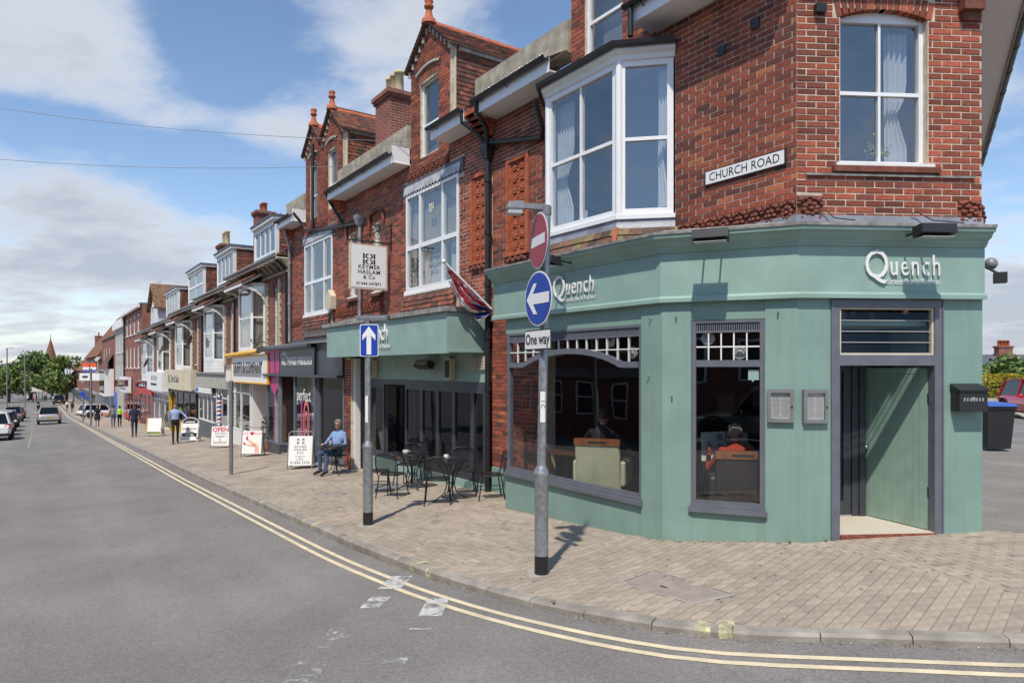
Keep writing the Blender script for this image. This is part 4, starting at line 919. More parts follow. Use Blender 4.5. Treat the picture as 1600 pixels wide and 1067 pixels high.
# --- rainwater pipes
def pipe(par,M,pts,r=.045,m='black_iron',collars=(),name='downpipe'):
    mb=MB(M); mb.tube(pts,r,10); o=mb.build(name,m,par)
    for c in collars:
        q=MB(M); q.lathe([(r*1.35,c[2]-.04),(r*1.35,c[2]+.04)],10,M=Matrix.Translation((c[0],c[1],0))); q.build('pipe_collar',m,o)
    return o
def hopper(par,M,x,y,z,m='black_iron'):
    mb=MB(M@Matrix.Translation((x,y,z))); mb.loft([[(-.07,-.06,-.12),(.07,-.06,-.12),(.07,.06,-.12),(-.07,.06,-.12)],[(-.13,-.11,.06),(.13,-.11,.06),(.13,.1,.06),(-.13,.1,.06)],[(-.14,-.12,.14),(.14,-.12,.14),(.14,.1,.14),(-.14,.1,.14)]],smooth=False); mb.build('hopper_head',m,par)
x=-6.44; zc=[(x,-.09,z) for z in (5.6,4.6,3.6,2.6,1.6)]
pipe(A,MA,[(x,-.09,6.05),(x,-.09,-.5)],.055,collars=zc); hopper(A,MA,x,-.09,6.12)
pipe(A,MA,[(-4.35,-.5,6.40),(-4.4,-.45,6.3),(-4.62,-.16,6.05),(-4.75,-.08,5.95),(-5.9,-.08,6.2),(-6.30,-.09,6.27)][::1],.048)
pipe(A,MA,[(-6.2,-.5,6.92),(-6.2,-.48,6.75),(-6.33,-.2,6.55),(-6.40,-.12,6.3)],.048); pipe(A,MA,[(-6.75,-.5,6.92),(-6.75,-.48,6.72),(-6.6,-.2,6.5),(-6.5,-.12,6.3)],.04)
pipe(A,MA,[(-2.15,-.53,6.9),(-2.15,-.53,6.52)],.04)
# brick pier at street level left of the bar window
wall(A,MA,-6.42,-4.72,-1.,3.3,[],.012,.2,'mortar'); brick_mass(A,MA,brick_rects(-6.42,-4.72,-.3,3.25,[]),0.)
box(MA,'green_wall','pier_plinth',A,-6.36,-4.74,-.05,.012,-1.,.12)
# ---------------------------------------------------------------- brick building with estate agent upstairs
B,MBb=bld('brick_building',-12.8,'red brick building with gabled dormers between the corner bar and the white bayed terrace')
XL,XR=-19.25,-6.46
w1=(-10.12,-7.67,3.80,6.04); w2=(-17.65,-15.1,3.72,5.98); n1=(-12.08,-11.58,3.98,5.72); n2=(-13.75,-13.25,3.98,5.72); pB=(-7.2,-6.56,4.12,5.86)
hs=[w1,w2,n1,n2,pB]
wall(B,MBb,XL,XR,2.9,6.75,hs,.006,.26,'mortar')
rb=brick_rects(XL,XR,2.95,6.75,hs+[(w1[0]-.2,w1[1]+.2,6.0,6.34),(w2[0]-.2,w2[1]+.2,5.95,6.28)]+[(n[0]-.06,n[1]+.06,5.7,5.9) for n in (n1,n2)])
rb.sort(key=lambda r:-(r[0])); brick_objs(B,MBb,rb[:300],0.); brick_mass(B,MBb,rb[300:],0.)
for wv in (w1,w2):
    window(B,MBb,wv[0],wv[1],wv[2],wv[3],-.03,rows=2,fw=.07,rowf=[.44],colf=[.27,.73],bars=.07,depth=.1)
    hd=MB(MBb); hd.box(wv[0]-.2,wv[1]+.2,-.03,.05,wv[3]+.0,wv[3]+.30); hd.build('lintel','slate',B)
    lc=MB(MBb); n=18
    for k in range(n):
        a=wv[0]-.1+(wv[1]-wv[0]+.2)*k/n; b=a+(wv[1]-wv[0]+.2)/n; lc.add([(a,-.034,wv[3]+.22),(b,-.034,wv[3]+.22),(b,-.05,wv[3]+.05),((a+b)/2,-.055,wv[3]-.01),(a,-.05,wv[3]+.05)],[(0,1,2,3,4)])
    lc.build('lead_valance','pale_lead',B)
    bs=MB(MBb); bs.box(wv[0],wv[1],-.03,.012,3.0,wv[2]); bs.build('apron','mortar',B)
    tl=MB(MBb); tiles_on(tl,(wv[0],-.16,3.22),(1,0,0),Vector((0,.2,1)).normalized(),wv[1]-wv[0],wv[2]-3.26,tw=.17,th=.11,cols=tilecol,tilt=.02); tl.build('tile_apron','tile',B,attr=True,kind='stuff')
    sc2=MB(MBb); n=22
    for k in range(n):
        a=wv[0]+(wv[1]-wv[0])*k/n; b=a+(wv[1]-wv[0])/n; sc2.add([(a,-.07,wv[2]),(b,-.07,wv[2]),(b,-.085,wv[2]-.08),((a+b)/2,-.09,wv[2]-.13),(a,-.085,wv[2]-.08)],[(0,1,2,3,4)])
    sc2.build('lead_scallops','white_paint',B)
    bx=MB(MBb); bx.box(wv[0]-.3,wv[1]+.3,1.4,1.42,3.3,6.5); bx.build('room_back','pale_room',B)
bl=MB(MBb)
for k in range(24): bl.box(w1[0]+.1+k*.095,w1[0]+.17+k*.095,.14,.145,4.82,5.95)
bl.build('vertical_blind','beige_blind',B,kind='stuff')
pc=MB(MBb); pc.box(-9.6,-8.4,.12,.125,3.9,4.55); pc.box(-8.2,-7.8,.12,.125,4.0,4.7); pc.build('window_poster','paper',B)
txt('KH',.26,MBb@Matrix.Translation((-8.9,.0,5.55)),'paper',B,'window_logo',sx=.6,bold=.01)
txt('KEYMER\nHASLAM\n& Co',.15,MBb@Matrix.Translation((-8.95,.115,4.3)),'ink',B,'window_logo'); txt('KEYMER\nHASLAM',.08,MBb@Matrix.Translation((-8.0,.115,4.5)),'ink',B,'window_logo')
for nn in (n1,n2):
    window(B,MBb,nn[0],nn[1],nn[2],nn[3]+.04,.08,rows=2,fw=.05,rowf=[.45],sill=.12)
    ar=MB(MBb)
    for k in range(9):
        t=(k-4)/4; xx=(nn[0]+nn[1])/2+t*.3; ar.box(xx-.032,xx+.032,-.012,.1,nn[3]+.05*(1-t*t),nn[3]+.18+.06*(1-t*t),0,brickcol())
    ar.build('arch_bricks','brick',B,attr=True,kind='stuff')
    hm=MB(MBb); pts=[((nn[0]+nn[1])/2+.42*t,-.04,nn[3]+.24+.10*(1-t*t)) for t in (-1,-.75,-.5,-.25,0,.25,.5,.75,1)]
    hm.tube([(pts[0][0],-.04,nn[3]-.1)]+pts+[(pts[-1][0],-.04,nn[3]-.1)],.045,6); hm.build('hood_mould','terracotta_dark',B)
    ss=MB(MBb); ss.box(nn[0]-.12,nn[1]+.12,-.10,.05,nn[2]-.14,nn[2]-.062); ss.build('stone_sill','terracotta_dark',B)
    bx=MB(MBb); bx.box(nn[0]-.3,nn[1]+.3,.9,.92,3.7,6); bx.build('room_back','pale_room',B)
panel(B,MBb,*pB)
for k in range(16): flower(B,MBb,-14.9+.222*k,3.62)
for k in range(9): flower(B,MBb,-9.95+.222*k,6.44); flower(B,MBb,-17.4+.222*k,6.42)
for k in range(5): flower(B,MBb,-19.1+.25*k,3.55)
eave(B,MBb,-14.25,-9.95); eave(B,MBb,-8.05,-6.72); eave(B,MBb,-19.2,-17.55)
for a,b in ((-14.2,-10.0),(-19.2,-17.6)):
    box(MBb,'render','parapet',B,a-.35,b,-.06,.24,7.16,7.70)
    tb=MB(MBb); tiles_on(tb,(a,-.42,6.99),(1,0,0),Vector((0,.36,.2)).normalized(),b-a,.40,cols=oldtile); tb.build('eave_tiles','tile',B,attr=True,kind='stuff')
    bx=MB(MBb); bx.prism([(b,6.76),(b+.02,6.76),(b+.02,7.15),(b,7.15)],-.45,0); bx.build('box_end','upvc',B)
gable(B,MBb,-9.89,-8.07,6.55,8.95,9.68,3.2,-9.45,-8.55,6.78,8.45)
gable(B,MBb,-15.92,-14.3,6.55,8.95,9.68,3.2,-15.5,-14.75,6.72,8.5); gable(B,MBb,-17.56,-15.94,6.55,8.95,9.66,3.2,-17.15,-16.4,6.72,8.5)
for xx in (-6.6,-14.27,-19.2): corbel(B,MBb,xx,6.45)
bk=MB(MBb); bk.box(XL,XR,.3,7,6.98,7.1); bk.build('roof','old_lead',B)
bk=MB(MBb); bk.box(XL,XR,7,7.2,-1.5,7); bk.box(XL,XL+.2,.27,7,-1.5,7); bk.build('rear_wall','side_brick',B)
def chimney(par,M,x,y,z0,z1,w_,d_,pots,m='side_brick',pot='pot_cream',ph=.5):
    c=MB(M); c.box(x-w_/2,x+w_/2,y-d_/2,y+d_/2,z0,z1-.2); c.box(x-w_/2-.05,x+w_/2+.05,y-d_/2-.05,y+d_/2+.05,z1-.2,z1-.12); c.box(x-w_/2-.09,x+w_/2+.09,y-d_/2-.09,y+d_/2+.09,z1-.119,z1); o=c.build('chimney',m,par)
    for i in range(pots):
        xx=x+(i-(pots-1)/2)*(w_*.9/max(1,pots)); q=MB(M@Matrix.Translation((xx,y,z1))); q.lathe([(.13,0),(.12,ph*.85),(.14,ph*.87),(.14,ph),(.10,ph),(.10,ph*.8)],12); q.build('chimney_pot',pot,o)
chimney(B,MBb,-13.05,1.05,7.05,9.6,.95,.75,3,ph=.62); chimney(B,MBb,-20.2,3.4,6.5,8.7,.8,.8,1,pot='terracotta_dark',ph=.35)
for k,zz_ in enumerate((0,)):
    cr=MB(MBb)
    for j in range(8): cr.prism([(-13.2+j*.3,9.3),(-12.95+j*.3,9.3),(-13.07+j*.3,9.52)],2.6,2.66)
    cr.box(-14.0,-10.0,2.6,2.72,7.1,9.3) if False else None
    cr.build('ridge_crest','terracotta',B)
pipe(B,MBb,[(-14.3,-.5,6.95),(-14.32,-.35,6.7),(-14.3,-.1,6.3),(-14.0,-.08,6.0)],.045); pipe(B,MBb,[(-17.3,-.5,6.95),(-17.25,-.3,6.7),(-17.2,-.1,6.42),(-16.0,-.08,6.25),(-13.4,-.08,5.95),(-12.95,-.09,5.92)],.045)
pipe(B,MBb,[(-12.8,-.09,5.9),(-12.8,-.09,3.05)],.05,'lead',collars=[(-12.8,-.09,5.2),(-12.8,-.09,4.3)]); hopper(B,MBb,-12.8,-.1,5.95,'lead')
pipe(B,MBb,[(-16.55,-.12,9.0),(-16.55,-.12,6.3)],.05)
pipe(B,MBb,[(-19.0,-.5,6.95),(-19.0,-.3,6.7),(-19.05,-.1,6.2),(-19.05,-.09,2.9)],.05,'lead',collars=[(-19.05,-.09,5.6),(-19.05,-.09,4.2)])
# --- street level: second bar front with folding doors
zg=gl(-9,-.3)
fb=MB(MBb); fb.box(-13.12,-6.62,-.88,-.84,2.28,3.06); fb.box(-13.12,-13.08,-.84,0,2.28,3.06); fb.box(-6.66,-6.62,-.84,-.0,2.28,3.06); fb.build('canopy_fascia','green',B)
cp=MB(MBb); cp.box(-13.3,-6.58,-.95,.0,3.065,3.16); cp.build('canopy_coping','old_lead',B)
for xx in (-12.3,-11.4): 
    ld=MB(MBb); ld.add([(xx-.7,-.9,3.165),(xx+.15,-.9,3.165),(xx+.15,-.1,3.36),(xx-.7,-.1,3.36)],[(0,1,2,3)]); ld.build('lead_sheet','lead',B)
box(MBb,'green','canopy_soffit',B,-13.1,-6.6,-.84,.0,2.30,2.33)
box(MBb,'green','head_panel',B,-12.62,-6.5,-.03,.2,1.72,2.30)
xs=[-12.35,-11.35,-10.15,-9.32,-8.55,-7.85,-7.1,-6.62]
fd=MB(MBb); zb0=-.20
fd.box(-12.4,-6.55,-.04,.06,1.60,1.72); fd.box(-12.4,-6.55,-.05,.06,zb0-.06,zb0)
FDR=fd.build('folding_door_frame','charcoal',B)
for i,(a,b) in enumerate(zip(xs,xs[1:])):
    if i==1:   # leaf folded open: dark gap
        fr=MB(MBb@Matrix.Translation((a,0,0))@Matrix.Rotation(rad(70),4,'Z')); ww=.75
        fr.box(0,.06,-.02,.03,zb0,1.6); fr.box(ww-.06,ww,-.02,.03,zb0,1.6); fr.box(.06,ww-.06,-.02,.03,zb0,zb0+.09); fr.box(.06,ww-.06,-.02,.03,1.52,1.6); o=fr.build('door','charcoal',B)
        g_=MB(fr.M); g_.add([(.06,0,zb0+.09),(ww-.06,0,zb0+.09),(ww-.06,0,1.52),(.06,0,1.52)],[(0,1,2,3)]); g_.build('pane','glass_low',o); continue
    fr=MB(MBb); fr.box(a,a+.07,-.04,.03,zb0,1.6); fr.box(b-.07,b,-.04,.03,zb0,1.6); fr.box(a+.07,b-.07,-.04,.03,zb0,zb0+.1); fr.box(a+.07,b-.07,-.04,.03,1.5,1.6); o=fr.build('door','charcoal',B)
    g_=MB(MBb); g_.add([(a+.07,-.01,zb0+.1),(b-.07,-.01,zb0+.1),(b-.07,-.01,1.5),(a+.07,-.01,1.5)],[(0,1,2,3)]); g_.build('pane','glass_low',o)
box(MBb,'green','step',B,-12.4,-6.5,-.12,.05,-1.2,zb0-.061)
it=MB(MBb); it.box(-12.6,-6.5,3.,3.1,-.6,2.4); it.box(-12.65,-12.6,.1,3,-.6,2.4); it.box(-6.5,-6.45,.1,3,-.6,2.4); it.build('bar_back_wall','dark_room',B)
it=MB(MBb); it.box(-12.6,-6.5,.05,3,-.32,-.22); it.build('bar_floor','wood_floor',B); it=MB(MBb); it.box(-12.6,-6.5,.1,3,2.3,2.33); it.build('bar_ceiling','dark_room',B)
# piers by the second front
wall(B,MBb,-13.17,-12.74,-1.4,2.27,[],-.37,.2,'mortar','pier'); brick_mass(B,MBb,brick_rects(-13.17,-12.74,-.85,2.26,[]),-.38)
wp=MB(MBb); wp.box(-12.72,-12.58,-.30,-.16,-.9,2.25); wp.build('boxed_pipe','white_paint',B); pipe(B,MBb,[(-12.5,-.09,2.25),(-12.5,-.09,-.8)],.05)
# --- dark shop front with magenta tulip sign
zs=gl(-17.3,-.4); zf0,zf1=1.80,2.62
sf=MB(MBb); sf.box(-20.55,-15.25,-.52,-.48,zf0,zf1); sf.box(-15.25,-13.16,-.44,-.40,zf0,zf1+.1); sf.box(-20.55,-20.5,-.48,0,zf0,zf1); sf.box(-20.6,-13.14,-.6,-.4,zf0-.07,zf0-.001); sf.build('shop_fascia','charcoal',B)
sb=MB(MBb); sb.tube([(-20.9,-.66,zf1+.02),(-15.3,-.66,zf1+.04)],.075,8); sb.build('blind_roll','charcoal',B)
cp=MB(MBb); cp.box(-20.9,-13.2,-.56,0,zf1+.11,zf1+.16); cp.build('coping','old_lead',B)
box(MBb,'slate','sign_back_panel',B,-19.2,-13.2,-.02,.012,2.3,2.95)
tu=MB(MBb)
for x0,x1 in ((-20.4,-20.0),(-19.85,-19.3),(-19.15,-18.75)): tu.box(x0,x1,-.532,-.522,zf0+.02,zf1-.02)
tu.build('tulip_stripe','magenta',B); box(MBb,'orange','sign_dot',B,-20.45,-20.2,-.536,-.533,zf0+.4,zf0+.65)
txt('ALL THINGS FABULOUS',.36,MBb@Matrix.Translation((-16.95,-.523,2.21)),'white_sign',B,'shop_lettering',sx=.80,bold=.004)
txt('making',.2,MBb@Matrix.Translation((-18.2,-.523,2.47)),'white_sign',B,'shop_lettering',shear=.2)
zr=zs+.25
for x0,x1,y0,y1 in ((-20.5,-19.0,-.45,-.45),(-19.0,-18.6,-.45,.5),(-17.5,-17.35,.5,-.45),(-17.35,-15.3,-.45,-.45),(-15.3,-13.2,-.36,-.36)):
    F=MBb@frame((x0,y0),(x1-x0,y1-y0)); ln=math.hypot(x1-x0,y1-y0)
    rs=MB(F); rs.box(0,ln,0,.06,zs-.3,zr); rs.build('stall_riser','charcoal',B)
    fr=MB(F); fr.box(0,.09,-.02,.06,zr,zf0-.07); fr.box(ln-.09,ln,-.02,.06,zr,zf0-.07); fr.box(.09,ln-.09,-.02,.06,zr,zr+.06); o=fr.build('shop_window','grey_paint',B)
    g_=MB(F); g_.add([(.09,.02,zr+.06),(ln-.09,.02,zr+.06),(ln-.09,.02,zf0-.07),(.09,.02,zf0-.07)],[(0,1,2,3)]); g_.build('pane','glass_low',o)
dr=MB(MBb); dr.box(-18.55,-17.55,.5,.55,zs-.1,zf0-.1); dr.build('door','white_paint',B)
tp=MB(MBb); tp.prism([(-20.2,zf0-.1),(-18.95,zf0-.1),(-19.1,zf0-.45),(-19.55,zf0-.75),(-20.0,zf0-.45)],-.465,-.46); tp.box(-19.6,-19.53,-.465,-.46,zr+.1,zf0-.75); tp.build('tulip_transfer','magenta',B)
txt('perfect',.55,MBb@Matrix.Translation((-16.35,-.47,1.15)),'white_sign',B,'window_lettering',sx=.85)
tr=MB(MBb)
for r0,r1 in ((.10,.16),(.24,.32)):
    K=20; vs=[((-16.1+.9*r*math.cos(6.283*k/K)),-.466,.35+2.2*r*math.sin(6.283*k/K)) for r in (r0,r1) for k in range(K)]; tr.add(vs,[(k,(k+1)%K,(k+1)%K+K,k+K) for k in range(K)])
tr.build('flower_transfer','pink_ink',B)
tr=MB(MBb); tr.box(-16.62,-16.5,-.466,-.462,-.3,1.0); tr.build('flower_transfer','magenta',B)
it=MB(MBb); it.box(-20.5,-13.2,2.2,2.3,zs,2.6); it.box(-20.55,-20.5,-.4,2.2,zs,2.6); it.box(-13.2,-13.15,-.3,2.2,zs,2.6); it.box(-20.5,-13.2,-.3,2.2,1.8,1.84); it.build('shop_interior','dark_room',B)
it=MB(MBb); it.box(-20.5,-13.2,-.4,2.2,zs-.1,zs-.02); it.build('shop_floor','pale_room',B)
for k,(z,ww) in enumerate(((.1,1.6),(.7,1.6),(1.25,1.6))):
    sh=MB(MBb); sh.box(-15.1,-13.4,1.2,1.5,z,z+.04); sh.build('shelf','paper',B)
    for j in range(5):
        q=MB(MBb); q.box(-15.0+j*.32,-14.85+j*.32,1.22,1.4,z+.04,z+.04+R.uniform(.12,.3)); q.build('stock',('mustard','pale_room','magenta','paper','wood')[j],B)
box(MBb,'charcoal','seat_back',B,-14.6,-14.0,.5,.9,zs,zs+.9)
# ---------------------------------------------------------------- bayed terrace
def house(x0,x1,eave_z,bx0,bx1,dx0,dx1,label,dtop,dcols=4,blind='beige_blind',quoin=True,dm='upvc',narrow=True,nw=None):
    xm=(x0+x1)/2; o,M=bld('terrace_house',xm,label); zg=gl(xm,0); zfl=zg+3.35
    nw=nw if nw is not None else bx1+.55
    hs=[(bx0+.12,bx1-.12,zfl+.5,eave_z-.75)]+([(nw,nw+.45,zfl+.55,eave_z-.85)] if narrow else [])
    wall(o,M,x0,x1,zfl-.5,eave_z,hs,0,.24,'terrace_brick')
    y=-.45; zb,zt=zfl+.42,eave_z-.62
    for (a,b),c in ((((bx0+.22,y),(bx1-.22,y)),1),(((bx1-.22,y),(bx1,0)),1),(((bx0,0),(bx0+.22,y)),1)):
        F=M@frame(a,(b[0]-a[0],b[1]-a[1])); ln=math.hypot(b[0]-a[0],b[1]-a[1]); window(o,F,.0,ln,zb,zt,0,rows=2,cols=c,fw=.14 if ln>1 else .06,rowf=[.5],g='glass_up')
    ap=MB(M); ap.slab([(bx0,0),(bx0+.22,y),(bx1-.22,y),(bx1,0)],zfl-.25,zb-.001); ap.build('bay_apron','boarding',o)
    hd=MB(M); hd.add([(bx0-.25,-.95,zt-.02),(bx1+.25,-.95,zt-.02),(bx1+.25,.0,zt+.55),(bx0-.25,.0,zt+.55),(bx0-.25,-.95,zt+.03),(bx1+.25,-.95,zt+.03),(bx1+.25,0,zt+.6),(bx0-.25,0,zt+.6)],[(0,3,2,1),(4,5,6,7),(0,1,5,4),(1,2,6,5),(3,0,4,7)]); hd.build('bay_hood','orange_tiles',o)
    hb=MB(M); hb.box(bx0-.2,bx1+.2,-.93,-.88,zt-.14,zt-.02); hb.slab([(bx0,0),(bx0+.22,y),(bx1-.22,y),(bx1,0)],zt,zt+.06)
    for xx in (bx0-.12,bx1+.06):
        hb.add([(xx,-.9,zt-.03),(xx+.07,-.9,zt-.03),(xx+.07,.0,zt+.5),(xx,0,zt+.5),(xx,-.9,zt-.12),(xx+.07,-.9,zt-.12),(xx+.07,0,zt+.4),(xx,0,zt+.4)],[(0,1,2,3),(4,7,6,5),(0,3,7,4),(1,5,6,2),(0,4,5,1)])
    hb.build('bay_cornice','white_paint',o)
    for xx in (bx0-.12,bx1+.06):
        br=MB(M); pts=[(-.86+.86*math.sin(t*math.pi/2),zt-.1-.75*(1-math.cos(t*math.pi/2))) for t in (0,.2,.4,.6,.8,1)]
        for p,q in zip(pts,pts[1:]): br.add([(xx,p[0],p[1]),(xx,q[0],q[1]),(xx,q[0]+.05,q[1]-.1),(xx,p[0]+.02,p[1]-.12),(xx+.07,p[0],p[1]),(xx+.07,q[0],q[1]),(xx+.07,q[0]+.05,q[1]-.1),(xx+.07,p[0]+.02,p[1]-.12)],[(0,1,2,3),(4,7,6,5),(0,4,5,1),(3,2,6,7)])
        br.build('curved_bracket','white_paint',o)
    drape(o,M,bx0+.3,bx1-.3,zb+.1,zt-.05,-.33,m=blind,waves=10,amp=.025); drape(o,M@frame((bx1-.34,-.33),(.22,.5)),0,.5,zb+.1,zt-.05,0,m=blind,waves=4,amp=.02)
    rb_=MB(M); rb_.box(x0+.1,x1-.1,1.3,1.32,zfl,eave_z-.1); rb_.build('room_back','pale_room',o)
    if narrow:
        window(o,M,nw,nw+.45,zfl+.55,eave_z-.83,.06,rows=2,fw=.05,rowf=[.5],sill=.1)
        ah=MB(M); ah.tube([(nw+.225+.29*math.cos(t),-.02,eave_z-.88+.24*math.sin(t)) for t in [math.pi*k/8 for k in range(9)]],.05,6); ah.build('arch_bricks','terrace_brick',o)
    if quoin:
        for xx in (bx0-.42,bx1+.18,nw+.62 if narrow else x1-.4):
            r=0; z=zfl+.1
            while z<eave_z-.75:
                q=MB(M); ww=.34 if r%2 else .24; q.box(xx,xx+ww,-.035,0,z,z+.14); q.build('quoin','cream_brick',o); z+=.15; r+=1
    # corbelled cornice, gutter, roof
    cb=MB(M); cb.box(x0,x1,-.12,0,eave_z-.52,eave_z-.44); cb.build('string_course','corbel_stone',o)
    n=int((x1-x0)/.55)
    for k in range(n):
        c=MB(M); xx=x0+.2+k*(x1-x0-.3)/max(1,n-1); c.prism([(0,0)],0,0) if False else None
        c.add([(xx,0,eave_z-.44),(xx+.16,0,eave_z-.44),(xx+.16,-.38,eave_z-.06),(xx,-.38,eave_z-.06),(xx,0,eave_z-.06),(xx+.16,0,eave_z-.06)],[(0,1,2,3),(0,3,4),(1,5,2),(3,2,5,4)]); c.build('eave_bracket','corbel_stone',o)
    e=MB(M); e.box(x0,x1,-.46,0,eave_z-.059,eave_z-.02); e.box(x0,x1,-.48,-.46,eave_z-.10,eave_z+.06); e.build('fascia_board','white_paint',o)
    g_=MB(M); g_.tube([(x0,-.54,eave_z+.02),(x1,-.54,eave_z+.02)],.065,8); g_.build('gutter','sign_grey',o)
    rs=Vector((0,1.,.62)).normalized(); 
    rf=MB(M); zr_=eave_z+.04; rf.add([(x0,-.5,zr_),(x1,-.5,zr_),(x1,3.2,zr_+2.29),(x0,3.2,zr_+2.29),(x1,7,zr_),(x0,7,zr_)],[(0,1,2,3),(3,2,4,5),(0,3,5),(1,4,2)]); rf.build('roof','tile_roof',o)
    sd=MB(M); sd.box(x0+.01,x0+.2,.24,6.8,zg-.5,eave_z); sd.box(x1-.2,x1-.01,.24,6.8,zg-.5,eave_z); sd.box(x0+.2,x1-.2,6.6,6.8,zg-.5,eave_z); sd.build('party_wall','terrace_brick',o)
    pipe(o,M,[(x1-.15,-.5,eave_z),(x1-.15,-.3,eave_z-.25),(x1-.15,-.08,eave_z-.5),(x1-.15,-.08,zfl-.4)],.045,'black_iron')
    if dx0 is not None:   # flat-roofed dormer with tile-hung cheeks
        y0=.3; z0=eave_z+.5; z1=dtop; window(o,M,dx0+.06,dx1-.06,z0+.1,z1-.22,y0-.03,rows=2 if dcols==2 else 1,cols=dcols,fw=.09,bars=.08,g='glass_up',m=dm)
        fr=MB(M); fr.box(dx0,dx0+.06,y0-.05,y0+.1,z0,z1-.2); fr.box(dx1-.06,dx1,y0-.05,y0+.1,z0,z1-.2); fr.box(dx0,dx1,y0-.06,y0+.1,z1-.219,z1-.16); fr.box(dx0-.08,dx1+.08,y0-.16,3.2,z1-.155,z1-.04); fr.build('dormer_frame','white_paint',o)
        dk=MB(M); dk.box(dx0-.12,dx1+.12,y0-.2,3.3,z1-.039,z1+.03); dk.build('dormer_roof','slate',o)
        ck=MB(M); ck.box(dx1-.08,dx1-.005,y0+.1,3.1,z0-.2,z1-.16); ck.box(dx0+.005,dx0+.08,y0+.1,3.1,z0-.2,z1-.16); ck.build('cheek','tile_roof',o)
        tl=MB(M); tiles_on(tl,(dx1,y0+.1,z0-.1),(0,1,0),(0,0,1),2.9,z1-.2-z0+.1,tw=.2,th=.14); tl.build('tile_hanging','tile',o,attr=True,kind='stuff')
        bx=MB(M); bx.box(dx0+.1,dx1-.1,y0+.7,y0+.72,z0,z1-.2); bx.build('room_back','pale_room',o)
    return o,M,zg,zfl
H1,M1,g1,f1=house(-27.0,-19.3,5.85,-25.0,-22.5,-25.1,-22.,'terrace house with wide white dormer above the estate agent with yellow framed sign',7.85,dcols=4,nw=-21.3)
H2,M2,g2,f2=house(-34.3,-27.02,5.55,-32.2,-29.6,-32.4,-28.9,'terrace house with dark tiled dormer cheek above the barber shop',7.72,dcols=4,blind='curtain',nw=-28.5)
H3,M3,g3,f3=house(-42.6,-34.32,5.30,-40.8,-38.0,-40.5,-36.,'terrace house with square four pane dormer above the cream butcher style sign',7.75,dcols=2,nw=-36.7)
H4,M4,g4,f4=house(-50.8,-42.62,5.05,-48.6,-45.7,-49.3,-44.4,'terrace house with small white dormer and two satellite dishes',7.3,dcols=4,nw=-44.3)
H5,M5,g5,f5=house(-59.0,-50.82,4.85,-57.2,-53.8,None,None,'end terrace house with white boarded gable under lichen covered tiles',0,nw=-52.4,blind='curtain')
gb=MB(M5); gb.prism([(-57,5.2),(-52.8,5.2),(-52.8,6.6),(-54.9,8.3),(-57,6.6)],.2,3.5); gb.build('gable_dormer','boarding',H5); window(H5,M5,-56.2,-53.6,5.5,6.8,.12,rows=1,cols=3)
mat('lichen_tile',(.17,.095,.05),.9,var=.6,scale=5,bump=.6,bscale=8)
gr_=MB(M5); gr_.prism([(-57.3,6.45),(-54.9,8.4),(-52.5,6.45),(-52.5,6.6),(-54.9,8.55),(-57.3,6.6)],-.1,3.6); gr_.build('gable_roof','lichen_tile',H5)
chimney(H1,M1,-27.3,1.2,6.2,9.05,.7,.7,2,'side_brick','terracotta',.4); chimney(H3,M3,-35.3,1.3,6.2,8.75,1.1,.7,3,'side_brick','pot_cream',.75)
def aerial(par,M,x,y,z0,z1,ln=1.2):
    a=MB(M); a.tube([(x,y,z0),(x,y,z1)],.02,5); a.tube([(x-ln/2,y-.3,z1-.15),(x+ln/2,y+.1,z1-.1)],.012,4)
    for k in range(7): t=k/6; xx=x-ln/2+ln*t; a.tube([(xx,y-.3+.4*t,z1-.3),(xx,y-.3+.4*t,z1+.05)],.007,4)
    a.build('aerial','sign_grey',par)
aerial(H1,M1,-28.6,2.,7.6,9.3,1.8); aerial(H3,M3,-42,2.5,7,8.8,1.6); aerial(H5,M5,-52,2.5,7,9.0); aerial(B,MBb,-18.6,3.5,7,9.3,1.); 
def dish(par_label,x,y,z,r,m='lamp_glass',ang=-30):
    o=empty('satellite_dish',FA@Matrix.Translation((x,y,z)),par_label,'dish'); M=Matrix.Rotation(rad(ang),4,'Z')@Matrix.Rotation(rad(68),4,'X')
    d=MB(M); d.lathe([(.0,.0),(r*.5,.03),(r*.85,.08),(r,.11)],18,cap=False); d.build('reflector',m,o)
    a=MB(M); a.tube([(0,-r*.8,.08),(0,-.1,r*.9)],.014,5); a.box(-.04,.04,-.12,-.04,r*.85,r*1.02); a.build('feed_arm','sign_grey',o); b=MB(); b.tube([(0,.0,0),(0,.5,-.1)],.02,5); b.build('wall_arm','sign_grey',o)
dish('large pale satellite dish beside the dark tulip shop fascia',-20.7,-.62,2.95,.34,'lamp_glass',-20)
dish('dark mesh satellite dish between the two white bays over the barber',-33.9,-.7,3.35,.36,'sign_grey',-20)
dish('pale satellite dish below the narrow window of the small dormer house',-43.6,-.7,3.15,.34,'lamp_glass',-20)
dish('grey satellite dish above the cream shop sign',-51.3,-.7,2.35,.36,'sign_grey',-20)
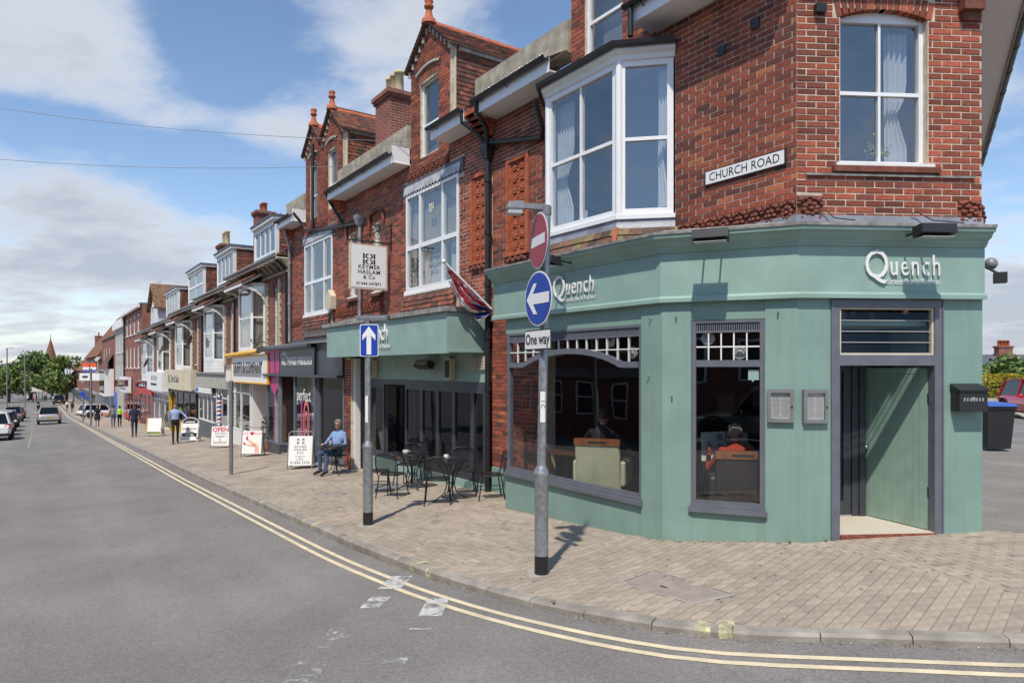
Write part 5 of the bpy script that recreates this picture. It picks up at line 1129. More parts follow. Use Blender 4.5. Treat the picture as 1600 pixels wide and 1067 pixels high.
# --- street level shops of the terrace
def shop(par,M,x0,x1,zg,posts,fz0,fz1,fm,gm='glass',riser=.5,rm='charcoal',fpost='white_paint',inn='dark_room',y=-.35,fy=None):
    mb=MB(M); mb.box(x0,x1,y,y+.08,zg-.3,zg+riser); mb.build('stall_riser',rm,par)
    for a,b in zip(posts,posts[1:]):
        fr=MB(M); fr.box(a,a+.05,y-.01,y+.06,zg+riser,fz0); fr.box(b-.05,b,y-.01,y+.06,zg+riser,fz0); fr.box(a+.05,b-.05,y-.01,y+.06,zg+riser,zg+riser+.07); fr.box(a+.05,b-.05,y-.01,y+.06,fz0-.45,fz0-.4); o=fr.build('shop_window',fpost,par)
        g_=MB(M); g_.add([(a+.05,y+.02,zg+riser+.07),(b-.05,y+.02,zg+riser+.07),(b-.05,y+.02,fz0),(a+.05,y+.02,fz0)],[(0,1,2,3)]); g_.build('pane',gm,o)
    f_=MB(M); f_.box(x0,x1,y-.12,0,fz0,fz1); f_.build('shop_fascia',fm,par); c=MB(M); c.box(x0,x1,y-.2,0,fz1+.001,fz1+.08); c.build('coping','old_lead',par)
    it=MB(M); it.box(x0,x1,2,2.1,zg,fz1); it.box(x0+.001,x0+.05,y+.1,2,zg,fz1); it.box(x1-.05,x1-.001,y+.1,2,zg,fz1); it.box(x0,x1,y+.1,2,fz0+.02,fz0+.05); it.build('shop_interior',inn,par); it=MB(M); it.box(x0,x1,y+.1,2,zg-.1,zg+.02); it.build('shop_floor','pale_room',par)
# estate agent (white recess with yellow framed board)
zz=g1; shop(H1,M1,-27.0,-23.2,zz,[-26.95,-25.9,-24.8,-23.3],zz+2.5,zz+3.15,'white_paint',rm='white_paint',inn='beige_room')
rc=MB(M1); rc.box(-23.2,-20.0,1.,1.1,zz-.2,zz+3.1); rc.box(-23.25,-23.15,-.3,1,zz-.2,zz+3.1); rc.box(-20.05,-19.95,-.3,1,zz-.2,zz+3.1); rc.box(-23.2,-20,-.3,1,zz+2.9,zz+3.1); rc.build('porch','white_paint',H1)
rc=MB(M1); rc.box(-20.0,-19.4,-.2,.1,zz-.3,zz+3.); rc.build('brick_pier','terrace_brick',H1); dr=MB(M1); dr.box(-21.2,-20.3,.93,.99,zz-.1,zz+2.1); dr.build('door','grey_paint',H1)
st=MB(M1); st.box(-23.1,-20.1,-.3,.9,zz-.3,zz+.06); st.build('step','terracotta',H1)
bw=MB(M1); bw.box(-23.2,-19.3,-.1,.24,zz+3.1,f1-.4); bw.build('bressummer','white_paint',H1)
SB=empty('shop_sign',FA@Matrix.Translation((-23.,-.5,zz+2.55)),'white DUFFY & COMPANY board in a yellow frame below a yellow roll','sign')
q=MB(); q.box(-2.5,2.9,-.05,0.,0,.98); q.build('board','white_sign',SB); q=MB(); q.box(-2.55,2.95,-.075,.01,-.05,0); q.box(-2.55,2.95,-.075,.01,.98,1.03); q.box(-2.55,-2.5,-.075,.01,0,.98); q.box(2.9,2.95,-.075,.01,0,.98); q.build('frame','yellow',SB)
q=MB(); q.tube([(-3.1,-.14,1.05),(2.0,-.14,1.13)],.09,10); q.build('blind_roll','yellow',SB); q=MB(); q.box(-2.2,2.1,-.055,-.051,.2,.62); q.build('grey_band','grey_ink',SB)
txt('DUFFY & COMPANY',.62,Matrix.Translation((0.,-.058,.52)),'ink',SB,sx=.78)
ps=MB(M1); ps.box(-22.9,-21.6,.94,.99,zz+.55,zz+2.1); o=ps.build('notice_board','mustard',H1); ps=MB(M1); ps.box(-22.83,-21.67,.92,.939,zz+.62,zz+2.03); ps.build('notice','white_sign',o); txt('DUFFY\n&\nCOMPANY',.2,M1@Matrix.Translation((-22.25,.915,zz+1.75)),'ink',o); txt('Independent\nEstate Agents\nEst. 1978',.15,M1@Matrix.Translation((-22.25,.915,zz+1.05)),'ink',o)
# barber
zz=g2; shop(H2,M2,-33.9,-27.1,zz,[-33.8,-32.6,-31.6,-30.6,-29.5,-28.4,-27.2],zz+2.45,zz+3.1,'stone',gm='glass_dark',riser=.75,rm='slate')
box(M2,'white_paint','lower_fascia',H2,-33.8,-30,-.52,-.48,zz+2.15,zz+2.42); box(M2,'blue_paint','sign_patch',H2,-33.7,-33.0,-.53,-.521,zz+2.2,zz+2.38)
BPo=empty('barber_pole',FA@Matrix.Translation((-27.6,-.62,zz+.95)),'red white and blue striped barber pole on the shop front','pole')
for k in range(12):
    q=MB(); q.lathe([(.1,k*.09),(.1,k*.09+.089)],12,M=Matrix(((1,0,0,0),(0,1,0,0),(.5,0,1,0),(0,0,0,1)))); q.build('stripe',('white_sign','sign_red','white_sign','sign_blue')[k%4],BPo)
q=MB(); q.lathe([(.05,1.08),(.13,1.1),(.12,1.2),(.02,1.26)],12); q.lathe([(.02,-.2),(.12,-.14),(.13,-.03),(.05,-.02)],12); q.build('cap','steel',BPo)
# cream sign shop, white sign shop
zz=g3; shop(H3,M3,-42.5,-34.6,zz,[-42.4,-40.5,-38.5,-36.5,-34.7],zz+2.3,zz+2.45,'slate',gm='glass_dark',riser=.6,rm='mustard',fpost='charcoal')
q=MB(M3); q.box(-42.5,-36.2,-.75,-.4,zz+2.46,zz+3.6); q.box(-36.2,-34.6,-.6,-.3,zz+2.46,zz+3.6); q.build('sign_box','cream',H3); txt('R.J. Tarr & Son',.62,M3@Matrix.Translation((-39.4,-.755,zz+3.05)),'ink',H3,'shop_lettering',shear=.3)
zz=g4; shop(H4,M4,-50.7,-42.7,zz,[-50.6,-48.,-45.5,-42.8],zz+2.3,zz+2.45,'white_paint',riser=.35,rm='white_paint',inn='beige_room')
q=MB(M4); q.box(-50.7,-43.6,-.8,-.4,zz+2.5,zz+3.75); q.build('sign_box','white_sign',H4); [box(M4,'grey_ink','sign_mark',H4,-48.4+k*.75,-47.95+k*.75,-.808,-.803,zz+3.2,zz+3.5) for k in range(4)]; q=MB(M4); q.box(-48.6,-45.8,-.808,-.803,zz+2.85,zz+3.0); q.build('sign_bar','ink',H4)
mb=MB(M4); mb.box(-42.75,-42.4,-.5,-.3,zz-.2,zz+2.4); mb.build('yellow_pier','mustard',H4)
zz=g5; shop(H5,M5,-58.9,-50.9,zz,[-58.8,-56,-53.5,-51],zz+2.3,zz+3.3,'red_paint',gm='glass_dark',riser=.4,rm='maroon',fpost='red_paint')
OV=empty('oval_sign',Matrix.Translation(((222.5-800)/PXF*52,52,CAMZ+(HOR-601)/PXF*52))@Matrix.Rotation(rad(12),4,'Z')@Matrix.Scale(.28,4),'oval navy bookmaker sign with red rim reading HILL','sign')
q=MB(Matrix.Rotation(rad(90),4,'X')); q.lathe([(1.9,0),(1.9,.1)],24,M=Matrix.Diagonal((1,.47,1,1))); q.build('rim','red_paint',OV); q=MB(Matrix.Rotation(rad(90),4,'X')); q.lathe([(1.7,.1),(1.7,.13)],24,M=Matrix.Diagonal((1,.43,1,1))); mat('navy',(.012,.02,.07),.4); q.build('face','navy',OV)
txt('HILL',.85,Matrix.Translation((0,-.14,-.15)),'white_sign',OV,bold=.02); txt('William',.4,Matrix.Translation((0,-.14,.42)),'yellow',OV,shear=.3)
# ---------------------------------------------------------------- further buildings down the hill
def far_building(name,label,x0,x1,ztop,m,wins,extra=None,yf=-.2,depth=9):
    xm=(x0+x1)/2; o,M=bld(name,xm,label); zg=gl(xm,0)
    wall(o,M,x0,x1,zg-.5,ztop,[(w[0],w[1],w[2],w[3]) for w in wins],yf,yf+.25,m)
    bk=MB(M); bk.box(x0,x0+.25,yf+.25,depth,zg-.5,ztop); bk.box(x1-.25,x1,yf+.25,depth,zg-.5,ztop); bk.box(x0,x1,depth,depth+.2,zg-.5,ztop); bk.build('side_wall',m,o)
    rf=MB(M); rf.box(x0,x1,yf-.15,depth+.2,ztop,ztop+.15); rf.build('roof','slate',o)
    rb_=MB(M); rb_.box(x0+.3,x1-.3,yf+1.,yf+1.02,zg,ztop-.1); rb_.build('room_back','pale_room',o)
    for w in wins: window(o,M,*w[:4],yf+.05,rows=w[4] if len(w)>4 else 2,cols=w[5] if len(w)>5 else 1,fw=.12,sill=.15)
    return o,M,zg
zg=gl(-65,0); ws=[(-71.6+3.05*k,-70.0+3.05*k,z0,z1) for k in range(4) for z0,z1 in ((5.0,6.6),(2.0,3.9))]
F1,MF1,_=far_building('brick_office','three storey red brick building with rows of white framed windows',-72.5,-59.1,7.25,'far_brick',ws)
e=MB(MF1); e.box(-72.6,-59.,-.6,-.35,7.0,7.25); e.build('white_eaves','white_paint',F1); chimney(F1,MF1,-68.,3.,7.3,8.4,1.6,.9,2,'side_brick','terracotta',.9); aerial(F1,MF1,-70.5,2.5,7.3,10.5,2.)
pipe(F1,MF1,[(-72.4,-.3,7.2),(-72.4,-.3,0)],.08)
q=MB(MF1); q.box(-72.4,-66,-.7,-.3,zg+2.5,zg+3.9); q.build('sign_box','white_sign',F1); q=MB(MF1); q.box(-72,-59.3,-.32,-.24,zg,zg+2.5); q.build('shop_front','red_paint',F1)
for a in (-71.5,-68.8,-66.,-63,-60.8): 
    q=MB(MF1); q.box(a,a+1.7,-.35,-.33,zg+.5,zg+2.4); q.build('shop_pane','glass_dark',F1)
q=MB(MF1); q.box(-72.,-66.5,-.72,-.705,zg+2.7,zg+3.0); q.build('sign_line','grey_ink',F1)
ws=[(-82.+3.2*k,-80.6+3.2*k,z0,z1) for k in range(3) for z0,z1 in ((3.6,5.4),(.6,2.5))]
F2,MF2,z2_=far_building('rendered_building','narrow grey rendered building with flat white parapet',-83,-72.6,6.9,'stone',ws)
e=MB(MF2); e.box(-83.1,-72.6,-.5,-.2,6.1,6.95); e.build('white_parapet','white_paint',F2)
HS=empty('projecting_sign',Matrix.Translation(((189.5-800)/PXF*60,60,CAMZ+(HOR-598.5)/PXF*60))@Matrix.Rotation(rad(12),4,'Z')@Matrix.Scale(.19,4),'square maroon sign with a pale two lobed heart emblem','sign')
q=MB(); q.box(-2.9,2.9,-.1,.1,-1.5,1.5); q.build('board','maroon',HS)
for sg,mm in ((-1,'yellow_old'),(1,'lamp_glass')):
    q=MB(); q.tube([(0,-.14,-.45),(sg*1.3,-.14,.35),(sg*1.35,-.14,.75),(sg*1.0,-.14,1.0),(sg*.5,-.14,.85),(sg*.25,-.14,.45),(0,-.14,.1)],.16,6); q.bar((sg*.1,-.14,-.55),(sg*1.9,-.14,-.55),.1,.25); q.build('heart_lobe',mm,HS)
q=MB(MF2); q.box(-82.9,-79.5,-.35,-.24,z2_,z2_+2.6); q.build('shop_front','blue_paint',F2); q=MB(MF2); q.box(-79.4,-72.8,-.32,-.24,z2_,z2_+2.6); q.build('shop_front','stone',F2)
ws=[(-92.,-90.6,2.8,4.6),(-96.,-94.6,2.8,4.6),(-100,-98.6,2.8,4.6)]
F3,MF3,z3_=far_building('brick_shop','brick building with white bay window and clustered chimney pots',-103,-83.1,5.6,'far_brick',ws)
chimney(F3,MF3,-85.5,2.,5.6,7.8,2.2,1.,3,'far_brick','terracotta',.8)
q=MB(MF3); q.box(-93,-85,-1.1,-.2,-1.2,1.9); o=q.build('bay','white_paint',F3); q=MB(MF3)
for a in (-92.6,-90.1,-87.6): q.box(a,a+2.1,-1.13,-1.11,-.9,1.6)
q.build('bay_glass','glass_dark',o); q=MB(MF3); q.add([(-93.4,-1.3,1.9),(-84.6,-1.3,1.9),(-85,-.2,3.6),(-93,-.2,3.6)],[(0,1,2,3)]); q.build('bay_roof','tile_roof',F3)
q=MB(MF3); q.box(-103,-83.2,-.6,-.22,z3_,z3_+2.7); q.build('shop_front','grey_paint',F3)
def gabled(label,x0,x1,ze,za,m='far_brick',white=False):
    xm=(x0+x1)/2; o,M=bld('gabled_house',xm,label); zg=gl(xm,0); q=MB(M); q.box(x0,x1,-.4,9,zg-.5,ze); q.build('wall',m,o)
    q=MB(M); q.add([(x0-.3,-.8,ze),(x1+.3,-.8,ze),(x1+.3,9.4,ze),(x0-.3,9.4,ze),(x0-.3,4.3,za),(x1+.3,4.3,za)],[(0,1,5,4),(2,3,4,5),(0,4,3),(1,2,5)]); q.build('roof','orange_tiles',o)
    for k in range(3):
        a=x0+(x1-x0)*(k+.25)/3; w_=MB(M); w_.box(a,a+(x1-x0)*.14,-.46,-.41,ze-2.2,ze-.5); p=w_.build('window','white_paint',o); w_=MB(M); w_.box(a+.15,a+(x1-x0)*.14-.15,-.48,-.465,ze-2.05,ze-.65); w_.build('pane','glass_dark',p)
    q=MB(M); q.box(x0+.1,x1-.1,-.9,-.41,zg,zg+3); q.build('shop_front','pale_room',o); q=MB(M); q.box(x0+.2,x1-.2,-1.6,-.9,zg+2.6,zg+2.8); q.build('awning','charcoal',o)
    return o,M
G1,MG1=gabled('tall house with steep brown tiled roof and white barge boards',-135,-104,3.6,10.8)
q=MB(MG1); q.bar((-103.9,-.9,3.),(-103.9,4.3,9.3),.3,.4); q.bar((-103.9,9.4,3.),(-103.9,4.3,9.3),.3,.4); q.build('barge_board','white_paint',G1)
G2,MG2=gabled('distant shop with low brown tiled roof and thin chimney',-190,-140,1.5,6.6); chimney(G2,MG2,-182,4.3,5,9.5,2.,1.5,2,'far_brick','terracotta',.8)
G3,MG3=gabled('distant grey roofed house closing the street beyond the trees',-255,-205,-2.,3.)
# estate agent boards on poles down the street
def pole_board(px,py,h,label,parts):
    p=gp(px,py); o=empty('agent_board',Matrix.Translation(p)@Matrix.Rotation(rad(15),4,'Z'),label,'sign'); q=MB(); q.tube([(0,0,-.05),(0,0,h)],.07,8); q.build('post','charcoal',o)
    for (z0,z1,x0,x1,m) in parts: q=MB(); q.box(x0,x1,-.05,.05,z0,z1); q.build('board',m,o)
pole_board(140,650,6.5,'red white and blue agent board high on a post',[(6.1,6.6,-.75,.75,'orange'),(5.75,6.09,-.75,.75,'white_sign'),(5.5,5.74,-.75,.75,'blue_paint')])
pole_board(143,650,5.4,'pair of white agent boards with dark arrows on a far post',[(4.4,5.3,-1.3,-.05,'white_sign'),(4.4,5.3,.05,1.3,'white_sign'),(4.7,5.0,-1.0,-.4,'ink'),(4.45,5.25,.9,1.25,'leaf')])
# church spire
sx,sy=FAI@Vector((-.668*300,300,0)) if False else (0,0),0
p=Vector(((79-800)/PXF*330,330,0)); SPZ=lambda py:CAMZ+(HOR-py)/PXF*330
CH=empty('church',Matrix.Translation((p.x,p.y,-9)),'church with tall tapering red tiled spire behind the trees','church')
q=MB(); q.box(-4.5,4.5,-4.5,4.5,-1,SPZ(592)+9); q.build('tower','far_brick',CH); q=MB(); q.lathe([(5.2,SPZ(592)+9),(.2,SPZ(530)+9),(.05,SPZ(527)+9)],8,smooth=False); q.build('spire','orange_tiles',CH); q=MB(); q.tube([(0,0,SPZ(530)+9),(0,0,SPZ(522)+9)],.12,4); q.build('finial','black_iron',CH)
q=MB(); q.box(-22,-4.6,-6,6,-1,7); q.build('nave','far_brick',CH); q=MB(); q.prism([(-6.5,7),(6.5,7),(0,13)],-22,-4.6,M=Matrix.Rotation(rad(90),4,'Z')@Matrix.Scale(-1,4,(0,1,0))); q.build('nave_roof','slate',CH)
# opposite side of the street (seen only mirrored in the shop windows)
def opposite(x0,x1,h,label,m='far_brick'):
    xm=(x0+x1)/2; zg=gl(xm,-14); o=empty('opposite_house',FA@Matrix.Translation((xm,-15.5,zg)),label,'building'); ln=x1-x0
    q=MB(); q.box(-ln/2,ln/2,-6,0,-.5,h); q.build('wall',m,o); q=MB(); q.prism([(-6.3,h),(.4,h),(-3,h+2.6)],-ln/2,ln/2,M=Matrix.Rotation(rad(90),4,'Z')@Matrix.Scale(-1,4,(0,1,0))) if False else q.add([(-ln/2,.4,h),(ln/2,.4,h),(ln/2,-6.3,h),(-ln/2,-6.3,h),(-ln/2,-3,h+2.4),(ln/2,-3,h+2.4)],[(0,1,5,4),(2,3,4,5),(0,4,3),(1,2,5)]); q.build('roof','tile_roof',o)
    n=max(2,int(ln/2.2))
    for k in range(n):
        a=-ln/2+ln*(k+.5)/n
        for z in (3.9,):
            w_=MB(); w_.box(a-.55,a+.55,.0,.05,z,z+1.7); p_=w_.build('window','upvc',o)
            for zz_ in (0,1): w_=MB(); w_.box(a-.45,a+.45,.051,.06,z+.08+.82*zz_,z+.8+.82*zz_); w_.build('pane','glass_dark',p_)
        w_=MB(); w_.box(a-.5,a+.5,.0,.05,1.0,2.55); p_=w_.build('window','upvc',o)
        for zz_ in (0,1): w_=MB(); w_.box(a-.4,a+.4,.051,.06,1.08+.74*zz_,1.73+.74*zz_); w_.build('pane','ink',p_)
    f_=MB(); f_.box(-ln/2,ln/2,.0,.12,2.75,3.2); f_.build('shop_fascia','sign_grey',o); return o
OP1=opposite(-30,-14,6.3,'brick shop across the street with white sash windows, mirrored in the bar windows')
OP2=opposite(-13.5,3,6.0,'plain brick house across the street with dark fascia, mirrored in the bay')
OP3=opposite(5,24,6.,'brick corner shop across the junction, mirrored in the canted window')
txt('Hopkins',.62,Matrix.Translation((-5.4,.13,2.97))@Matrix.Rotation(math.pi,4,'Z'),'ink',OP3,'shop_lettering')
# ---------------------------------------------------------------- things on the corner building
def on(M): return FA@M   # FA-local frame matrix to world
def thing(name,M,label,cat,group=None): return empty(name,on(M),label,cat,group)
def lettering(M,x,z,label):     # x,z: left end and baseline of the name
    o=thing('shop_lettering',M@Matrix.Translation((x,-.05,z)),label,'lettering')
    txt('Q',.47,Matrix.Translation((.145,-.018,-.035)),'silver_letter',o,'letter',ext=.007,sx=.80,ay='BOTTOM_BASELINE')
    for k,ch in enumerate('uench'):
        txt(ch,.345,Matrix.Translation((.355+.128*k,-.018,0)),'silver_letter',o,'letter',ext=.007,sx=.64,ay='BOTTOM_BASELINE')
    txt('Street Bar & Kitchen',.095,Matrix.Translation((.60,-.004,-.075)),'silver_letter',o,'strapline',ext=.002,sx=.80)
    return o
lettering(FD,.77,3.07,'white raised bar name lettering on the fascia over the doorway')
lettering(FS,-2.10,3.06,'white raised bar name lettering on the fascia behind the round blue arrow sign')
o=thing('shop_lettering',Matrix.Translation((-9.85,-.885,2.72)),'white bar name lettering partly hidden by the rectangular arrow sign','lettering')
txt('Quench',.52,Matrix.Translation((0,-.02,.05)),'silver_letter',o,'letter',ext=.012,sx=.75); txt('Street Bar & Kitchen',.13,Matrix.Translation((.2,-.02,-.24)),'silver_letter',o,'strapline')
def trough(M,x,z,label):
    o=thing('floodlight',M@Matrix.Translation((x,-.45,z)),label,'floodlight')
    q=MB(); q.prism([(-.02,0)],0,0) if False else None
    q.add([(-.20,-.12,-.05),(.20,-.12,-.05),(.20,.05,-.09),(-.20,.05,-.09),(-.20,-.10,.05),(.20,-.10,.05),(.20,.06,.03),(-.20,.06,.03)],[(0,3,2,1),(4,5,6,7),(0,1,5,4),(1,2,6,5),(2,3,7,6),(3,0,4,7)]); q.build('housing','black_plastic',o)
    q=MB(); q.bar((-.1,.04,0),(-.1,.40,-.02),.02,.02); q.bar((.1,.04,0),(.1,.40,-.02),.02,.02); q.build('bracket','black_iron',o)
    q=MB(); q.box(-.18,.18,-.1,.03,-.094,-.088); q.build('lens','lamp_glass',o)
trough(FD,1.32,3.52,'black trough floodlight on the cornice above the doorway lettering')
trough(FC,.62,3.52,'black trough floodlight above the canted window')
trough(FS,-1.7,3.50,'black trough floodlight above the lettering next to the round signs')
def case(M,x0,x1,z0,z1,label):
    o=thing('menu_case',M@Matrix.Translation(((x0+x1)/2,-.012,z0)),label,'menu case'); w_=(x1-x0)/2; h=z1-z0; q=MB()
    q.box(-w_,-w_+.04,-.05,0,0,h); q.box(w_-.04,w_,-.05,0,0,h); q.box(-w_+.04,w_-.04,-.05,0,0,.04); q.box(-w_+.04,w_-.04,-.05,0,h-.04,h); q.build('frame','sign_grey',o)
    q=MB(); q.box(-w_+.04,w_-.04,-.02,0,.04,h-.04); q.build('backing','paper',o)
    for k in range(13):
        for s_ in (-1,1):
            q=MB(); xx=s_*w_*.33; wd=R.uniform(.03,.05); q.box(xx-wd,xx+wd,-.0215,-.0205,.07+k*(h-.14)/13,.07+k*(h-.14)/13+.006); q.build('print_line','grey_ink',o)
    q=MB(); q.add([(-w_+.04,-.04,.04),(w_-.04,-.04,.04),(w_-.04,-.04,h-.04),(-w_+.04,-.04,h-.04)],[(0,1,2,3)]); q.build('glass','glass',o)
    q=MB(); q.ball((w_-.02,-.055,h*.48),.012,6); q.build('lock','ink',o)
case(FC,1.215,1.50,1.375,1.755,'grey framed menu case between the canted window and the corner edge'); case(FD,.055,.345,1.37,1.755,'grey framed menu case beside the doorway frame')
o=thing('cigarette_bin',FD@Matrix.Translation((2.02,-.02,1.50)),'black metal wall mounted cigarette bin with sloping lid','bin')
q=MB(); q.box(-.17,.17,-.14,0,0,.25); q.build('body','black_plastic',o); q=MB(); q.add([(-.18,-.16,.25),(.18,-.16,.25),(.18,0,.32),(-.18,0,.32),(-.18,-.16,.235),(.18,-.16,.235),(.18,0,.25),(-.18,0,.25)],[(0,1,2,3),(0,4,5,1),(1,5,6,2),(3,7,4,0)]); q.build('lid','black_iron',o)
for k in range(7):
    if k==3: continue
    q=MB(); q.box(-.12+k*.037,-.10+k*.037,-.143,-.141,.12,.16); q.build('slot','grey_ink',o)
q=MB(); q.ball((0,-.142,.14),.03,6,sc_=(1,.2,1)); q.build('badge','grey_ink',o)
o=thing('street_sign',Matrix.Translation((-.71,-.012,4.46))@Matrix.Scale(.91,4),'white CHURCH ROAD street name plate with black border on brick wall','sign')
q=MB(); q.box(-.645,.645,-.02,0,-.105,.105); q.build('border','ink',o); q=MB(); q.box(-.625,.625,-.024,-.02,-.088,.088); q.build('plate','white_sign',o); txt('CHURCH ROAD',.165,Matrix.Translation((0,-.025,-.003)),'ink',o,sx=.92,ext=.001,sp=1.03)
# cable loops on the fascia, alarm box, side floodlight
for M,x0,x1,z,lab in ((FD,.25,.6,3.71,'black cable drooping over the lead near the corner edge'),(FD,1.35,1.9,3.70,'black cable drooping over the lead above the doorway light')):
    o=thing('cable',M@Matrix.Translation((x0,-.05,z)),lab,'cable'); q=MB(); q.tube([(0,0,.08),(.05,-.02,.1),((x1-x0)*.4,-.05,.0),(x1-x0,-.12,-.04)],.007,5); q.build('wire','black_plastic',o)
o=thing('side_floodlight',Matrix.Translation(Vector((loR.x,loR.y,3.12)))@Matrix.Rotation(math.atan2(loS.y,loS.x),4,'Z'),'small black floodlight and pale dome on the side wall under the cornice','floodlight')
q=MB(); q.box(.05,.2,-.25,-.12,-.12,-.0); q.build('lamp_body','black_plastic',o); q=MB(); q.ball((.2,-.10,.12),.075,10); q.build('dome','sign_grey',o); q=MB(); q.tube([(.15,-.19,-.02),(.15,-.02,.1)],.015,5); q.build('arm','black_iron',o)
o=thing('alarm_box',Matrix.Translation((-15.0,-.06,3.95)),'cream house shaped alarm box on the brick wall','alarm'); q=MB(); q.prism([(-.2,-.22),(.2,-.22),(.22,.15),(0,.35),(-.22,.15)],-.12,.05); q.build('cover','cream',o)
for x,lab in ((-11.9,'cream framed wall speaker under the canopy behind the arrow post'),(-7.9,'cream framed wall speaker under the canopy by the heater')):
    o=thing('wall_speaker',Matrix.Translation((x,-.04,1.98)),lab,'speaker'); q=MB(); q.box(-.13,.13,-.12,0,-.22,.22); q.build('cabinet','cream',o); q=MB(); q.box(-.09,.09,-.13,-.121,-.18,.18); q.build('grille','ink',o)
o=thing('patio_heater',Matrix.Translation((-8.75,-.05,1.98)),'black wall heater tilted under the green canopy','heater'); q=MB(Matrix.Rotation(rad(-25),4,'X')); q.box(-.32,.32,-.3,-.15,-.08,.08); q.build('hood','black_iron',o); q=MB(Matrix.Rotation(rad(-25),4,'X')); q.box(-.25,.25,-.31,-.301,-.05,.05); q.build('element','pale_room',o); q=MB(); q.bar((0,-.2,0),(0,0,.02),.04,.04); q.build('arm','black_iron',o)
for k in range(2):
    o=thing('vent_grille',Matrix.Translation((-7.0+k*.28,-.045,2.1)),('pale louvred vent under the canopy nearer the downpipe' if k else 'pale louvred vent under the canopy nearer the wall speaker'),'vent','twin vents under the canopy'); q=MB(); q.box(-.11,.11,-.03,0,-.13,.13); q.build('plate','cream',o)
    for j in range(4): q=MB(); q.box(-.09,.09,-.036,-.031,-.1+j*.06,-.07+j*.06); q.build('slat','grey_ink',o)
# flag
o=thing('flag',Matrix.Translation((-6.3,-.1,3.12)),'furled red white and blue flag on a slanting white pole','flag')
p0,p1=Vector((0,0,0)),Vector((-.12,-.92,.80)); q=MB(); q.tube([p0,p1],.024,8); q.ball(p1+(p1-p0).normalized()*.05,.045,8); q.build('pole','white_paint',o)
def fold(t0,t1,d0,d1,m,off=0.):
    q=MB(); rows=[]
    for k in range(9):
        t=t0+(t1-t0)*k/8; base=p0.lerp(p1,t); rows.append([base+Vector((-.03+.05*math.sin(9*t+j*1.7)+off,.03*math.cos(7*t+j),-(d0+(d1-d0)*j/4)*(.35+1.2*math.sin(math.pi*min(1,max(0,1.05-t)*1.0))**1.0))) for j in range(5)])
    q.loft(rows,cap=False,closed=False); q.build('cloth',m,o)
fold(.05,.95,0,.06,'flag_white'); fold(.1,.92,.06,.12,'flag_red',.004); fold(.15,.9,.12,.15,'flag_white'); fold(.05,.45,.15,.22,'flag_blue',.006); fold(.2,.85,.15,.24,'flag_red',-.004); fold(.0,.35,.25,.36,'flag_blue'); fold(.02,.3,.36,.39,'flag_white'); fold(.3,.9,.24,.28,'flag_white',.006)
# hanging estate agent sign
o=thing('hanging_sign',Matrix.Translation((-10.98,0,3.9)),'white hanging KEYMER HASLAM & Co sign on a scrolled iron bracket','sign')
HB=Matrix.Rotation(rad(-90),4,'Z')   # board lies across the pavement, facing up the street
HB=Matrix(((0,-1,0,0),(1,0,0,0),(0,0,1,0),(0,0,0,1)))
q=MB(HB); q.box(-1.09,-.13,-.04,.04,0,1.08); q.build('frame','cream',o)
for s_ in (-1,):
    q=MB(HB); q.box(-1.05,-.17,-.046,-.041,.04,1.04); q.build('face','white_sign',o)
cx=-.61
for zz_,ss in ((.80,1),(.66,-1)):
    for sx_ in (-1,1):
        q=MB(HB); q.box(cx+sx_*.135-.022,cx+sx_*.135+.022,-.05,-.047,zz_-.06,zz_+.06); q.build('emblem_bar','ink',o)
        q=MB(HB); K=8; vs=[]
        for r in (.055,.1):
            for k in range(K+1): a=math.pi/2+math.pi*k/K; vs.append((cx+sx_*.0-sx_*(-.0)+(.02*sx_ - sx_*r*math.cos(a)*.8)*1.0,-.05,zz_+.6*r*math.sin(a)))
        q.add(vs,[(k,k+1,k+K+2,k+K+1) for k in range(K)]); q.build('emblem_arc','ink',o)
for t,s_,z in (('KEYMER',.135,.53),('HASLAM',.135,.41),('& Co',.125,.29),('01444 247871',.095,.13)): txt(t,s_,HB@Matrix.Translation((cx,-.048,z)),'ink',o,ext=.001,sx=1.05,sp=1.12,bold=.002)
br=MB(HB); br.tube([(-1.15,0,1.16),(.0,0,1.16)],.018,6); br.tube([(-.02,0,1.0),(-.02,0,1.65)],.022,6)
for c_,r_,z_ in ((-.35,.14,1.33),(-.12,.1,1.42),(-.62,.09,1.27)):
    br.tube([(c_+r_*(1-k/26)*math.cos(k*.5),0,z_+r_*(1-k/26)*math.sin(k*.5)) for k in range(24)],.010,4)
br.tube([(-.95,0,1.17),(-.5,0,1.36),(-.03,0,1.6)],.010,4); br.tube([(-1.0,0,1.08),(-1.0,0,1.16)],.01,4); br.tube([(-.25,0,1.08),(-.25,0,1.16)],.01,4); br.build('bracket','black_iron',o)
# overhead wires
def wire(a,b,label):
    a,b=Vector(a),Vector(b); o=empty('overhead_wire',Matrix.Translation(a),label,'wire'); q=MB(); q.tube([a.lerp(b,k/14)-a-Vector((0,0,.35*math.sin(math.pi*k/14))) for k in range(15)],.0065,5); q.build('cable','sign_grey',o)
def pd(px,py,Y): return ((px-800)/PXF*Y,Y,CAMZ+(HOR-py)/PXF*Y)
wire(pd(642,222,15.9),pd(-420,95,13.),'upper overhead wire running from the gabled dormer across the sky'); wire(pd(600,258,17.2),pd(-420,205,14.),'lower overhead wire running from the brick eaves across the sky')
wire(pd(1490,505,40),pd(1640,495,38),'thin wire over the side street beyond the bin')
